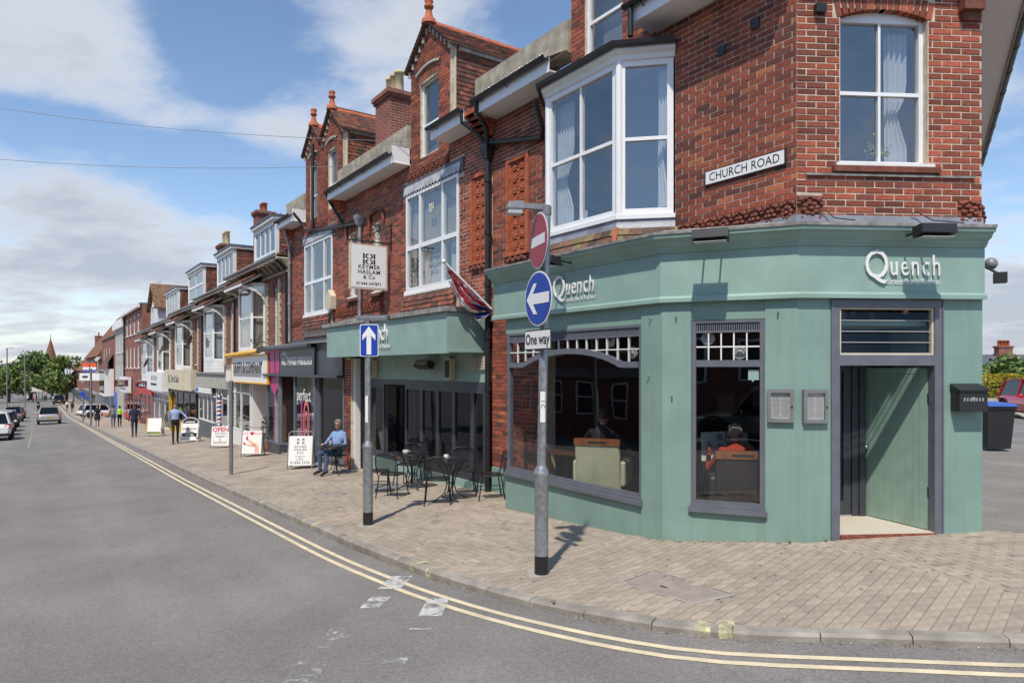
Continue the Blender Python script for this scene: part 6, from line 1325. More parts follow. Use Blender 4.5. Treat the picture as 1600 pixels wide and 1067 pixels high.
# ---------------------------------------------------------------- posts and traffic signs
def disc(M,r,m,n=36,d=.004,y=0):
    q=MB(M@Matrix.Rotation(rad(90),4,'X')); q.lathe([(r,y),(r,y+d)],n,smooth=False); return q
def post(p,h,r0,r1,hc,name,label,lean=(0,0),m='galv',band=.2):
    o=empty(name,Matrix.Translation(p),label,'post'); q=MB(); q.lathe([(r0*1.02,-.1),(r0*1.02,band)],16); q.build('black_band','black_iron',o)
    q=MB(); q.lathe([(r0,band+.001),(r0,hc),(r0*1.12,hc+.02),(r0*1.12,hc+.05),(r1*1.05,hc+.11),(r1,hc+.12)],16); q.build('base_tube',m,o)
    q=MB(); q.tube([(0,0,hc+.12),(lean[0],lean[1],h)],r1,14); q.build('upper_tube',m,o); q=MB(); q.box(-r0*1.9,r0*1.9,-r0*1.9,r0*1.9,-.02,.010); q.build('footing','concrete',o); return o
def hd(deg): a=rad(deg); return Matrix(((-math.sin(a),math.cos(a),0,0),(-math.cos(a),-math.sin(a),0,0),(0,0,1,0),(0,0,0,1)))   # x axis runs from heading 'deg' back towards the camera; faces left
P=gp(846,897); lean=(.05,.0)
S=post(P,3.78,.072,.047,1.02,'sign_post','galvanised post with no entry and round blue arrow signs in front of the bar window',lean)
def lz(py): return CAMZ+(HOR-py)/PXF*P.y-P.z
def at(z): k=(z-1.14)/(3.78-1.14); return Matrix.Translation((lean[0]*k,0,z))
def signM(deg,z,off): return at(z)@hd(deg)@Matrix.Translation((0,off,0))
M=signM(-17,lz(377),-.075); q=disc(M,.30,'',y=-.001); q.build('no_entry_rim','sign_grey',S)
q=disc(M,.292,'',y=.004); q.build('no_entry_edge','white_sign',S); q=disc(M,.276,'',y=.009); NE=q.build('no_entry_sign','sign_red',S); q=MB(M); q.box(-.215,.215,-.0155,-.0125,-.052,.052); q.build('bar','white_sign',NE)
M=signM(-27,lz(467),-.075); q=disc(M,.285,'',y=-.001); q.build('arrow_rim','white_sign',S); q=disc(M,.268,'',y=.004); AR=q.build('arrow_sign','sign_blue',S)
q=MB(M); q.prism([(-.235,0),(-.085,.16),(-.015,.16),(-.10,.055),(.235,.055),(.235,-.055),(-.10,-.055),(-.015,-.16),(-.085,-.16)],-.0115,-.0085); q.build('arrow','white_sign',AR)
M=signM(-26,lz(531),-.075); q=MB(M); q.box(-.285,.285,0,.003,-.105,.105); q.build('plate_border','ink',S); q=MB(M); q.box(-.272,.272,-.004,-.0005,-.092,.092); PL=q.build('one_way_plate','white_sign',S); txt('One way',.155,M@Matrix.Translation((0,-.005,0)),'ink',PL,ext=.001,sx=.92,bold=.003)
LM=at(3.78)@Matrix.Rotation(rad(8),4,'Z'); q=MB(LM); q.tube([(0,0,-.03),(0,0,.06)],.055,10); q.bar((.03,0,.045),(-.26,0,.06),.06,.055); q.build('lamp_arm','sign_grey',S); q=MB(LM); q.add([(-.42,-.07,.02),(-.24,-.07,.02),(-.24,.07,.02),(-.42,.07,.02),(-.40,-.06,.09),(-.25,-.06,.1),(-.25,.06,.1),(-.40,.06,.09)],[(0,3,2,1),(4,5,6,7),(0,1,5,4),(1,2,6,5),(2,3,7,6),(3,0,4,7)]); q.build('lamp_head','sign_grey',S); q=MB(LM); q.box(-.41,-.26,-.06,.06,-.03,.019); q.build('lamp_lens','lamp_glass',S)
q=MB(at(1.75)); q.box(-.026,.026,-.0505,-.0475,-.16,.16); q.build('sticker','white_sign',S); txt('1 C',.06,at(1.78)@Matrix.Translation((0,-.052,0))@Matrix.Rotation(rad(90),4,'Y'),'ink',S,'sticker_text',ext=.0005)
P=gp(575,820)
S2=post(P,3.0,.075,.048,1.15,'sign_post','galvanised post with rectangular blue arrow sign beside the cafe tables')
z0=CAMZ+(HOR-557)/PXF*P.y-P.z; z1=CAMZ+(HOR-507)/PXF*P.y-P.z; M=Matrix.Translation((.03,-.06,0))
def rrect(w_,h_,r,n=4): return [(sx*(w_-r)+r*math.cos(a),sz*(h_-r)+r*math.sin(a)) for sx,sz,a0 in ((1,1,0),(-1,1,90),(-1,-1,180),(1,-1,270)) for a in [rad(a0+90*k/n) for k in range(n+1)]]
hh=(z1-z0)/2; zc=(z0+z1)/2; MM=M@Matrix.Translation((0,0,zc)); q=MB(MM); q.prism(rrect(.14,hh,.03),0,.004); q.build('sign_border','white_sign',S2); q=MB(MM); q.prism(rrect(.128,hh-.012,.025),-.004,-.0005); SA=q.build('arrow_sign','sign_blue',S2)
q=MB(MM); q.prism([(-.038,-hh+.03),(.032,-hh+.03),(.032,.07),(.095,.0),(.095,.08),(-.003,hh-.03),(-.1,.08),(-.1,.0),(-.038,.07)],-.007,-.0045); q.build('arrow','white_sign',SA)
LM=Matrix.Translation((0,0,z1+.06))@Matrix.Rotation(rad(-10),4,'Z'); q=MB(LM); q.tube([(0,0,-.1),(0,0,.03)],.05,8); q.build('lamp_neck','sign_grey',S2); q=MB(LM); q.box(-.17,.33,-.06,.06,.02,.075); q.build('lamp_head','galv',S2); q=MB(LM); q.box(-.15,.31,-.05,.05,-.0,.019); q.build('lamp_lens','lamp_glass',S2)
q=MB(); q.box(-.03,.01,-.052,-.048,1.55,1.95); q.build('sticker','white_sign',S2)
P=gp(361,741); o=empty('plain_post',Matrix.Translation(P),'slim plain grey post at the kerb before the estate agent board','post'); q=MB(); q.tube([(0,0,-.1),(0,0,2.46)],.05,12); q.build('shaft','sign_grey',o); q=MB(); q.box(-.07,.0,-.06,.06,2.3,2.42); q.build('clip','sign_grey',o)
for px,py,h,lab,sg in ((130,658,2.9,'far post with a small round blue sign','b'),(142,664,4.6,'far slim post beside the woman in black',None)):
    P=gp(px,py); o=empty('far_post',Matrix.Translation(P),lab,'post'); q=MB(); q.tube([(0,0,-.1),(0,0,h)],.08,10); q.build('shaft','sign_grey',o)
    if sg: q=disc(Matrix.Translation((0,-.1,h-.3)),.26,''); q.build('blue_disc','sign_blue',o); q=MB(); q.box(.1,.75,-.05,.05,h-.75,h-.6); q.build('finger_plate','sign_blue',o)
for px,py,h,Y in ((39,577,9.5,120),(11,570,10,110)):
    x=(px-800)/PXF*Y; o=empty('street_lamp',Matrix.Translation((x,Y,gz(x,Y))),('tall grey street lamp before the pale gazebo' if px>20 else 'tall grey street lamp above the white parked car'),'lamp','street lamps over the parked cars'); q=MB(); q.tube([(0,0,-.2),(0,0,h)],.09,8); q.build('column','sign_grey',o); q=MB(); q.box(-.2,.9,-.15,.15,h,h+.15); q.build('lantern','lamp_glass',o)
def scribble(par,M,w_,h,m,name='print_line'):
    q=MB(M); x=-w_/2
    while x<w_/2:
        d=R.uniform(.3,.9)*h; q.box(x,x+d*.8,-.001,.001,-h/2+R.uniform(0,.2)*h,h/2-R.uniform(0,.4)*h); x+=d
    q.build(name,m,par,kind='stuff')
# ---------------------------------------------------------------- advertising boards
def aboard(px,py,w_,h,rz,label,arch=False):
    P=gp(px,py); o=empty('a_board',Matrix.Translation(P)@Matrix.Rotation(rz,4,'Z'),label,'board'); t=rad(11)
    for s_ in (-1,1):
        M=Matrix.Translation((0,0,0))@Matrix.Translation((0,s_*h*math.sin(t),0))@Matrix.Rotation(s_*t,4,'X'); q=MB(M)
        pts=[(-w_/2,0,0),(-w_/2,0,h-.06),(-w_/2+.06,0,h),(w_/2-.06,0,h),(w_/2,0,h-.06),(w_/2,0,0)] if not arch else [(-w_/2,0,0),(-w_/2,0,h-.25)]+[(-w_/2*math.cos(math.pi*k/8),0,h-.25+.25*math.sin(math.pi*k/8)) for k in range(1,8)]+[(w_/2,0,h-.25),(w_/2,0,0)]
        q.tube(pts,.018,6); fr=q.build('frame','sign_grey' if not arch else 'white_paint',o)
        q=MB(M); q.box(-w_/2+.015,w_/2-.015,-.012,.012,.1,h-(.13 if not arch else .26)); q.build('panel','white_sign',o)
        if s_<0: MF=M@Matrix.Translation((0,-.014,0))
    return o,MF
o,MF=aboard(471,731,.66,1.02,.05,'white KEYMER HASLAM A-board beside the seated man')
for t,s_,z in (('KEYMER',.085,.60),('HASLAM',.085,.52),('& Co',.08,.44),('Specialising in\nFine\nResidential',.045,.30),('01444 2478',.1,.17)): txt(t,s_,MF@Matrix.Translation((0,0,z)),'ink',o,ext=.001,sp=1.1)
for zz_ in (.80,.71):
    for x in (-.07,.07): q=MB(MF); q.box(x-.03,x-.01,-.002,0,zz_-.03,zz_+.03); q.bar((x-.005,-.001,zz_),(x+.03,-.001,zz_+.03),.002,.014); q.bar((x-.005,-.001,zz_),(x+.03,-.001,zz_-.03),.002,.014); q.build('emblem','ink',o)
o,MF=aboard(395,712,.66,.98,.08,'white WE LOVE WAX A-board with a picture of legs in red shoes')
txt('WE    WAX',.13,MF@Matrix.Translation((0,0,.76)),'pink_ink',o,ext=.001); txt('\u2665',.12,MF@Matrix.Translation((-.01,-.001,.76)),'red_ink',o,ext=.001); q=MB(MF); q.prism([(0,-.035),(.045,.01),(.03,.04),(0,.02),(-.03,.04),(-.045,.01)],-.003,-.001,M=Matrix.Translation((-.01,0,.77))); q.build('heart','red_ink',o)
def leg(pts,ws,m):
    q=MB(MF); L_=[];R_=[]
    for i,p in enumerate(pts):
        a=Vector(pts[max(i-1,0)]);b=Vector(pts[min(i+1,len(pts)-1)]); d=(b-a).normalized(); n_=Vector((-d.y,d.x)); L_.append(Vector(p)+n_*ws[i]); R_.append(Vector(p)-n_*ws[i])
    for i in range(len(pts)-1): q.add([(v.x,-.002,v.y) for v in (L_[i],L_[i+1],R_[i+1],R_[i])],[(0,1,2,3)])
    q.build('picture',m,o)
leg([(.18,.12),(.17,.3),(.13,.38),(.0,.46),(-.13,.56)],[.075,.065,.055,.04,.018],'skin_print'); leg([(.12,.36),(0,.37),(-.2,.40)],[.05,.036,.016],'skin_print'); leg([(-.13,.55),(-.17,.60),(-.15,.68)],[.03,.03,.02],'red_ink'); leg([(-.2,.40),(-.24,.42),(-.27,.49)],[.03,.03,.018],'red_ink')
o,MF=aboard(346,699,.72,.98,.05,'white OPEN A-board with the boxed DUFFY COMPANY name'); txt('OPEN',.24,MF@Matrix.Translation((0,-.001,.72)),'red_ink',o,ext=.001,bold=.006); txt('Estate Agents',.085,MF@Matrix.Translation((.0,-.001,.58)),'ink',o,ext=.001,shear=.2); txt('DUFFY\n&\nCOMPANY',.11,MF@Matrix.Translation((0,-.001,.33)),'ink',o,ext=.001)
q=MB(MF); 
for b_ in ((-.26,.26,.16,.17),(-.26,.26,.48,.49),(-.26,-.25,.17,.48),(.25,.26,.17,.48)): q.box(b_[0],b_[1],-.003,-.001,b_[2],b_[3])
q.build('box_line','mustard',o)
o,MF=aboard(298,690,.74,1.12,.05,'arched white barber A-board with black OPEN band',True); q=MB(MF); K=10; q.add([(.32*math.cos(math.pi*k/K),0,.86+.23*math.sin(math.pi*k/K)) for k in range(K+1)],[tuple(range(K+1))]); q.build('arch_panel','ink',o); q=MB(MF); q.box(-.33,.33,-.003,-.001,.27,.42); q.build('band','ink',o); txt('OPEN',.15,MF@Matrix.Translation((0,-.005,.34)),'white_sign',o,ext=.001,bold=.004); txt('BARBERSHOP',.105,MF@Matrix.Translation((0,-.002,.6)),'ink',o,ext=.001); scribble(o,MF@Matrix.Translation((0,-.004,.93)),.4,.07,'white_sign')
o,MF=aboard(242,681,.8,1.1,.05,'far A-board with green foot and yellow edge'); q=MB(MF); q.box(-.36,.36,-.003,-.001,.12,.25); q.build('green_foot','leaf_pale',o); q=MB(MF); q.box(-.39,-.33,-.003,-.001,.25,.95); q.build('yellow_edge','mustard',o)
# potted shrub by the estate agent
P=FA@Vector((-20.6,-.4,gl(-20.6,-.4))); o=empty('potted_shrub',Matrix.Translation(P),'dark green clipped shrub in a pot in the white porch','plant'); q=MB(); q.lathe([(.14,0),(.2,.35),(.17,.35)],12); q.build('pot','terracotta_dark',o); q=MB()
for k in range(500):
    a=R.uniform(0,6.28); z=R.uniform(.35,1.25); r_=.24*math.sqrt(R.random())*(1.2-.55*abs(z-.6)); x,y=r_*math.cos(a),r_*math.sin(a); s_=.03; b_=R.uniform(0,6.28)
    q.add([(x-s_*math.cos(b_),y-s_*math.sin(b_),z-s_),(x+s_*math.cos(b_),y+s_*math.sin(b_),z-s_*.5),(x,y,z+s_)],[(0,1,2)])
q.build('foliage','leaf_dark',o,kind='stuff')
# ---------------------------------------------------------------- cafe chairs and tables
cm=bpy.data.materials.new('chair_mesh'); cm.use_nodes=True; t=cm.node_tree; b=t.nodes['Principled BSDF']; b.inputs['Base Color'].default_value=(.03,.032,.037,1); b.inputs['Roughness'].default_value=.4; b.inputs['Metallic'].default_value=.4
x_=t.nodes.new('ShaderNodeTexChecker'); tcn=t.nodes.new('ShaderNodeTexCoord'); mpn=t.nodes.new('ShaderNodeMapping'); mpn.inputs['Rotation'].default_value=(.5,.6,.78); t.links.new(tcn.outputs['Object'],mpn.inputs[0]); t.links.new(mpn.outputs[0],x_.inputs['Vector']); x_.inputs['Scale'].default_value=160; x_.inputs['Color1'].default_value=(1,1,1,1); x_.inputs['Color2'].default_value=(.25,.25,.25,1); t.links.new(x_.outputs['Color'],b.inputs['Alpha']); MATS['chair_mesh']=cm
CH0=None
def chair(px,py,rz,label):
    global CH0
    P=gp(px,py)
    if CH0 is None:
        o=empty('cafe_chair',I4,label,'chair','black metal cafe chairs outside the bar')
        sq=[(.20*math.copysign(abs(math.cos(a))**.6,math.cos(a)),.20*math.copysign(abs(math.sin(a))**.6,math.sin(a))) for a in [2*math.pi*k/24 for k in range(24)]]
        q=MB(); q.slab(sq,.435,.445); q.build('seat','chair_mesh',o); q=MB(); q.tube([(x,y,.44) for x,y in sq]+[(sq[0][0],sq[0][1],.44)],.012,6); q.build('seat_rim','mesh_metal',o)
        bp=[(-.205,-.20,.44),(-.225,-.235,.62),(-.215,-.26,.74)]+[(-.215*math.cos(math.pi*k/8),-.27-.01*math.sin(math.pi*k/8),.76+.095*math.sin(math.pi*k/8)) for k in range(9)]+[(.215,-.26,.74),(.225,-.235,.62),(.205,-.20,.44)]
        q=MB(); q.tube(bp,.0125,6); q.build('back_frame','mesh_metal',o)
        q=MB(); rows=[]
        for z,y in ((.50,-.21),(.58,-.23),(.66,-.25),(.74,-.262),(.80,-.272),(.84,-.276)):
            hw=.205 if z<.76 else .215*math.sqrt(max(0,1-((z-.76)/.095)**2)); rows.append([(hw*(k/8*2-1),y-.03*(1-(k/4-1)**2),z) for k in range(9)])
        q.loft(rows,cap=False,closed=False); q.build('backrest','chair_mesh',o)
        for sx in (-1,1):
            for sy in (-1,1):
                q=MB(); q.tube([(sx*.19,sy*.17,.44),(sx*.205,sy*.20,.22),(sx*.225,sy*.235,0)],.0115,6); q.build('leg','mesh_metal',o)
            q=MB(); q.tube([(sx*.2,-.19,.2),(sx*.2,.19,.2)],.008,5); q.build('stretcher','mesh_metal',o)
        CH0=o
    else: o=copy_tree(CH0); o['label']=label
    o.matrix_world=Matrix.Translation(P)@Matrix.Rotation(rz,4,'Z'); return o
TB0=None
def cafe_table(px,py,label,r=.33):
    global TB0
    P=gp(px,py)
    if TB0 is None:
        o=empty('cafe_table',I4,label,'table','round cafe tables'); q=MB(); q.lathe([(r,.715),(r,.725)],28,smooth=False); q.build('table_top','chair_mesh',o); q=MB(); q.tube([(r*math.cos(2*math.pi*k/28),r*math.sin(2*math.pi*k/28),.72) for k in range(29)],.012,6); q.build('rim','mesh_metal',o)
        for k in range(4):
            a=k*math.pi/2+.5; c,s_=math.cos(a),math.sin(a); q=MB(); q.tube([(c*rr,s_*rr,z) for rr,z in ((.28,.71),(.2,.62),(.10,.42),(.07,.3),(.12,.14),(.30,.03),(.34,.0))],.0105,6); q.build('leg','mesh_metal',o)
        q=MB(); q.tube([(.075*math.cos(2*math.pi*k/12),.075*math.sin(2*math.pi*k/12),.32) for k in range(13)],.007,5); q.build('leg_ring','mesh_metal',o); TB0=o
    else: o=copy_tree(TB0); o['label']=label
    o.matrix_world=Matrix.Translation(P); return P
FR_=lambda deg: rad(deg)
chair(684,787,rad(4),'black mesh cafe chair with its back to the road at the front table')
chair(613,776,rad(-18),'black mesh cafe chair with its back to the road at the rear table')
chair(637,757,rad(160),'black mesh cafe chair behind the rear table near the folding doors')
chair(724,771,rad(188),'black mesh cafe chair facing the road behind the front table')
chair(766,779,rad(100),'black mesh cafe chair side on beside the bar window return')
chair(592,770,rad(-80),'black mesh cafe chair half hidden by the arrow post')
chair(655,752,rad(205),'black mesh cafe chair against the folding doors')
t1=cafe_table(704,782,'round black cafe table with a pale cup at the front'); t2=cafe_table(645,764,'round black cafe table with a bowl nearer the folding doors')
t3=cafe_table(525,741,'round black cafe table beside the seated man')
def cup(P,dx,dy,label,m='lamp_glass',h=.10,r=.045):
    o=empty('cup',Matrix.Translation(P+Vector((dx,dy,.727))),label,'cup'); q=MB(); q.lathe([(r*.8,0),(r,h),(r*.85,h),(r*.7,.01)],12); q.build('bowl',m,o); q=MB(); q.tube([(r,0,h*.8),(r+.03,0,h*.6),(r,0,h*.25)],.006,5); q.build('handle',m,o)
cup(t1,-.08,.0,'pale cup on the front cafe table'); cup(t2,-.15,.05,'pale bowl on the rear cafe table',h=.06,r=.07); cup(t3,-.12,-.05,'grey mug on the table of the seated man','sign_grey',.12,.05)
P=gp(535,745); 
# ---------------------------------------------------------------- bin, trees and house in the side street
P=Vector((11.05,15.7,gz(11.05,15.7))); o=empty('wheelie_bin',Matrix.Translation(P)@Matrix.Rotation(rad(-6),4,'Z'),'black wheelie bin with blue lid beside the side wall','bin')
q=MB(); q.loft([[(-.24,-.26,.06),(.24,-.26,.06),(.24,.26,.06),(-.24,.26,.06)],[(-.29,-.34,.95),(.29,-.34,.95),(.29,.34,.95),(-.29,.34,.95)],[(-.31,-.37,.96),(.31,-.37,.96),(.31,.37,.96),(-.31,.37,.96)],[(-.31,-.37,1.02),(.31,-.37,1.02),(.31,.37,1.02),(-.31,.37,1.02)]],smooth=False); q.build('body','black_plastic',o)
q=MB(); q.loft([[(-.32,-.4,1.021),(.32,-.4,1.021),(.32,.38,1.021),(-.32,.38,1.021)],[(-.28,-.36,1.08),(.28,-.36,1.08),(.28,.36,1.10),(-.28,.36,1.10)]],smooth=False); q.build('lid','bin_blue',o)
for sx in (-1,1): q=MB(Matrix.Translation((sx*.27,.3,.1))@Matrix.Rotation(rad(90),4,'Y')); q.lathe([(.1,-.03),(.1,.03)],12); q.build('wheel','tyre',o)
def leaves(q,n,f,size):
    for _ in range(n):
        p=f()
        if p is None: continue
        a=R.uniform(0,6.283); b_=R.uniform(-1.2,1.2); s_=size*R.uniform(.6,1.3); u=Vector((math.cos(a)*math.cos(b_),math.sin(a)*math.cos(b_),math.sin(b_))); v=u.cross(Vector((R.uniform(-1,1),R.uniform(-1,1),R.uniform(-1,1)))); v=v.normalized() if v.length>1e-3 else Vector((0,0,1))
        P_=Vector(p); q.add([P_-u*s_,P_+v*s_*.6,P_+u*s_,P_-v*s_*.6],[(0,1,2,3)])
def tree(x,y,h,r,label,m='leaf',n=2600,trunk=.3,zb=.25,size=.28,cl=16,zg=None,m2=None):
    z=gz(x,y) if zg is None else zg; o=empty('tree',Matrix.Translation((x,y,z)),label,'tree'); q=MB(); q.tube([(0,0,-.3),(.1,0,h*.25),(0,.1,h*.5),(.1,.1,h*.8)],[trunk,trunk*.8,trunk*.5,trunk*.15],8)
    cs=[]
    for k in range(cl):
        a=R.uniform(0,6.28); t=R.random(); zz_=h*(zb+(1-zb)*t*.92); rr=r*math.sqrt(R.random())*math.sin(math.pi*min(.95,.18+.75*t))**.6; c=Vector((rr*math.cos(a),rr*math.sin(a),zz_)); cs.append((c,r*R.uniform(.28,.45)))
        q.tube([(0,0,h*(zb*.6+.3*t)),c*.6+Vector((0,0,zz_*.2)),c],[trunk*.35,trunk*.2,trunk*.05],5)
    q.build('trunk','bark',o)
    for mm,kk in ((m,.65),(m2 or m,.35)):
        c=MB()
        def f():
            cc,rr=R.choice(cs); d=Vector((R.gauss(0,1),R.gauss(0,1),R.gauss(0,.8))); d=d.normalized()*rr*(.55+.5*R.random()); return cc+d
        leaves(c,int(n*kk),f,size); c.build('crown',mm,o,kind='stuff')
def far_at(px,Y): return (px-800)/PXF*Y
tree(far_at(48,185),185,12.2,6.,'large green tree at the end of the street',n=4200,size=.42,m2='leaf_pale',cl=24,trunk=.5)
tree(far_at(104,150),150,9.6,4.0,'bright green tree before the church spire','leaf_pale',n=3200,size=.36,m2='leaf',cl=18)
tree(far_at(14,160),160,8.5,5.0,'pale flowering tree over the parked cars','leaf_pale',n=2600,size=.36,m2='leaf',cl=16)
tree(far_at(-6,200),200,12,3.5,'thin sparse tree at the edge of the street','leaf_dark',n=700,size=.3,cl=14)
tree(far_at(82,200),200,8.,4,'dark tree below the church tower','leaf_dark',n=2000,size=.4,m2='leaf',cl=14)
tree(far_at(1548,42),42,2.1,2.3,'leafy green garden tree behind the clipped hedge','leaf',n=4200,size=.16,m2='leaf_pale',cl=22,trunk=.2,zb=.1,zg=.1)
tree(far_at(1600,46),46,2.3,2.4,'leafy green garden tree beside the chimney house','leaf',n=4200,size=.16,m2='leaf_pale',cl=22,trunk=.2,zb=.1,zg=.1)
hx=far_at(1566,34); o=empty('hedge',Matrix.Translation((hx,34,.1)),'rounded golden clipped hedge behind the red car','hedge'); q=MB()
leaves(q,3800,lambda:(lambda a,b_:(1.15*math.copysign(abs(math.cos(a))**.6,math.cos(a))*math.cos(b_)**.5,.7*math.sin(a),.75+.85*math.sin(b_)))(R.uniform(0,6.28),R.uniform(-1.1,1.45)),.07); q.build('foliage','leaf_gold',o,kind='stuff'); q=MB(); q.box(-.9,.9,-.5,.5,-.3,1.2); q.build('twigs','leaf_dark',o)
o=empty('house',Matrix.Translation((far_at(1585,62),62,-2.)),'pale house with two chimney stacks behind the garden trees','house'); q=MB(); q.box(-5,6,0,7,-1,3.2); q.build('wall','stone',o); q=MB(); q.add([(-5.4,-.4,3.2),(6.4,-.4,3.2),(6.4,7.4,3.2),(-5.4,7.4,3.2),(-5.4,3.5,5.3),(6.4,3.5,5.3)],[(0,1,5,4),(2,3,4,5),(0,4,3),(1,2,5)]); q.build('roof','slate',o)
chimney(o,I4,-2.0,3.5,3.5,5.4,1.4,.7,3,'render','pot_cream',.4); chimney(o,I4,1.3,3.2,3.5,6.1,1.3,.7,4,'far_brick','terracotta',.55)
o=empty('garden_wall',Matrix.Translation((far_at(1560,30),30,gz(far_at(1560,30),30))),'low pale garden wall before the hedge','wall'); q=MB(); q.box(-3,6,0,.25,-.3,.55); q.build('wall_face','stone',o)
# gazebo at the far end
gx=far_at(48,175); o=empty('gazebo',Matrix.Translation((gx,175,gz(gx,175))),'pale peaked market gazebo at the far end of the road','gazebo'); q=MB(); q.lathe([(3.2,2.2),(3.1,2.4),(.1,3.6)],4,smooth=False); q.build('canopy','stone',o)
for k in range(4): a=k*math.pi/2; q=MB(); q.tube([(3*math.cos(a),3*math.sin(a),0),(3*math.cos(a),3*math.sin(a),2.3)],.06,6); q.build('leg','sign_grey',o)
# ---------------------------------------------------------------- people
mat('skin',(.50,.27,.19),.5,var=.08); mat('skin2',(.42,.22,.15),.5,var=.08); mat('hair_grey',(.28,.26,.24),.8,var=.2); mat('hair_dark',(.025,.018,.014),.7,var=.2); mat('hair_brown',(.09,.045,.022),.7,var=.2); mat('hair_bald',(.42,.25,.19),.5,var=.1)
mat('denim',(.06,.10,.19),.9,var=.3,scale=12,bump=1.,bscale=14); mat('denim_shirt',(.20,.31,.52),.9,var=.22,scale=16,bump=1.,bscale=14); mat('navy_top',(.015,.025,.05),.9,var=.15,bump=.2); mat('charcoal_cloth',(.022,.022,.026),.9,var=.15); mat('blue_shirt',(.33,.42,.66),.85,var=.12,scale=12,bump=.8,bscale=12); mat('khaki',(.33,.32,.25),.9,var=.12,bump=.3); mat('lime',(.40,.70,.06),.8,var=.05); mat('grey_top',(.20,.21,.22),.9,var=.1); mat('black_cloth',(.012,.012,.014),.9,var=.1); mat('red_shirt',(.42,.055,.03),.85,var=.1,bump=.3); mat('orange_bag',(.55,.16,.03),.5,var=.1); mat('white_cloth',(.65,.65,.66),.9,var=.05); mat('shoe',(.02,.02,.024),.6,var=.1); mat('tan_cloth',(.42,.35,.28),.9,var=.1)
def V(*a): return Vector(a)
def stand_pose(stride=.0,swing=.0,h=1.75,lean=0.):
    k=h/1.75; J=dict(pelvis=V(0,0,.95),chest=V(0,.01+lean,1.30),neck=V(0,.01+lean,1.46),head=V(0,.03+lean,1.62))
    for s,n in ((-1,'L'),(1,'R')):
        f=stride*s; J['hip'+n]=V(.09*s,0,.92); J['knee'+n]=V(.095*s,f*.5+.03,.50); J['ank'+n]=V(.095*s,f,.085+.05*(f<0)*abs(f)*2); J['toe'+n]=V(.11*s,f+.17,.04)
        J['sh'+n]=V(.168*s,.005+lean,1.385); J['el'+n]=V(.215*s,-swing*s*.5-.02+lean,1.12); J['wr'+n]=V(.225*s,-swing*s+.05+lean,.89)
    return {a:b*k for a,b in J.items()},k
def limb(mb,p,q,r0,r1,n=10):
    d=q-p; l_=d.length; d=d/l_ if l_>1e-6 else V(0,0,1); a=d.orthogonal().normalized(); b=d.cross(a); rings=[]
    for t in (-1,-.7,-.3): rr=r0*math.sqrt(max(.02,1-t*t)); rings.append((p+d*(r0*t),rr))
    for t in (0,.33,.66,1): rings.append((p.lerp(q,t),r0+(r1-r0)*t))
    for t in (.3,.7,1): rings.append((q+d*(r1*t),r1*math.sqrt(max(.02,1-t*t))))
    mb.loft([[c+(a*math.cos(2*math.pi*k/n)+b*math.sin(2*math.pi*k/n))*r for k in range(n)] for c,r in rings])
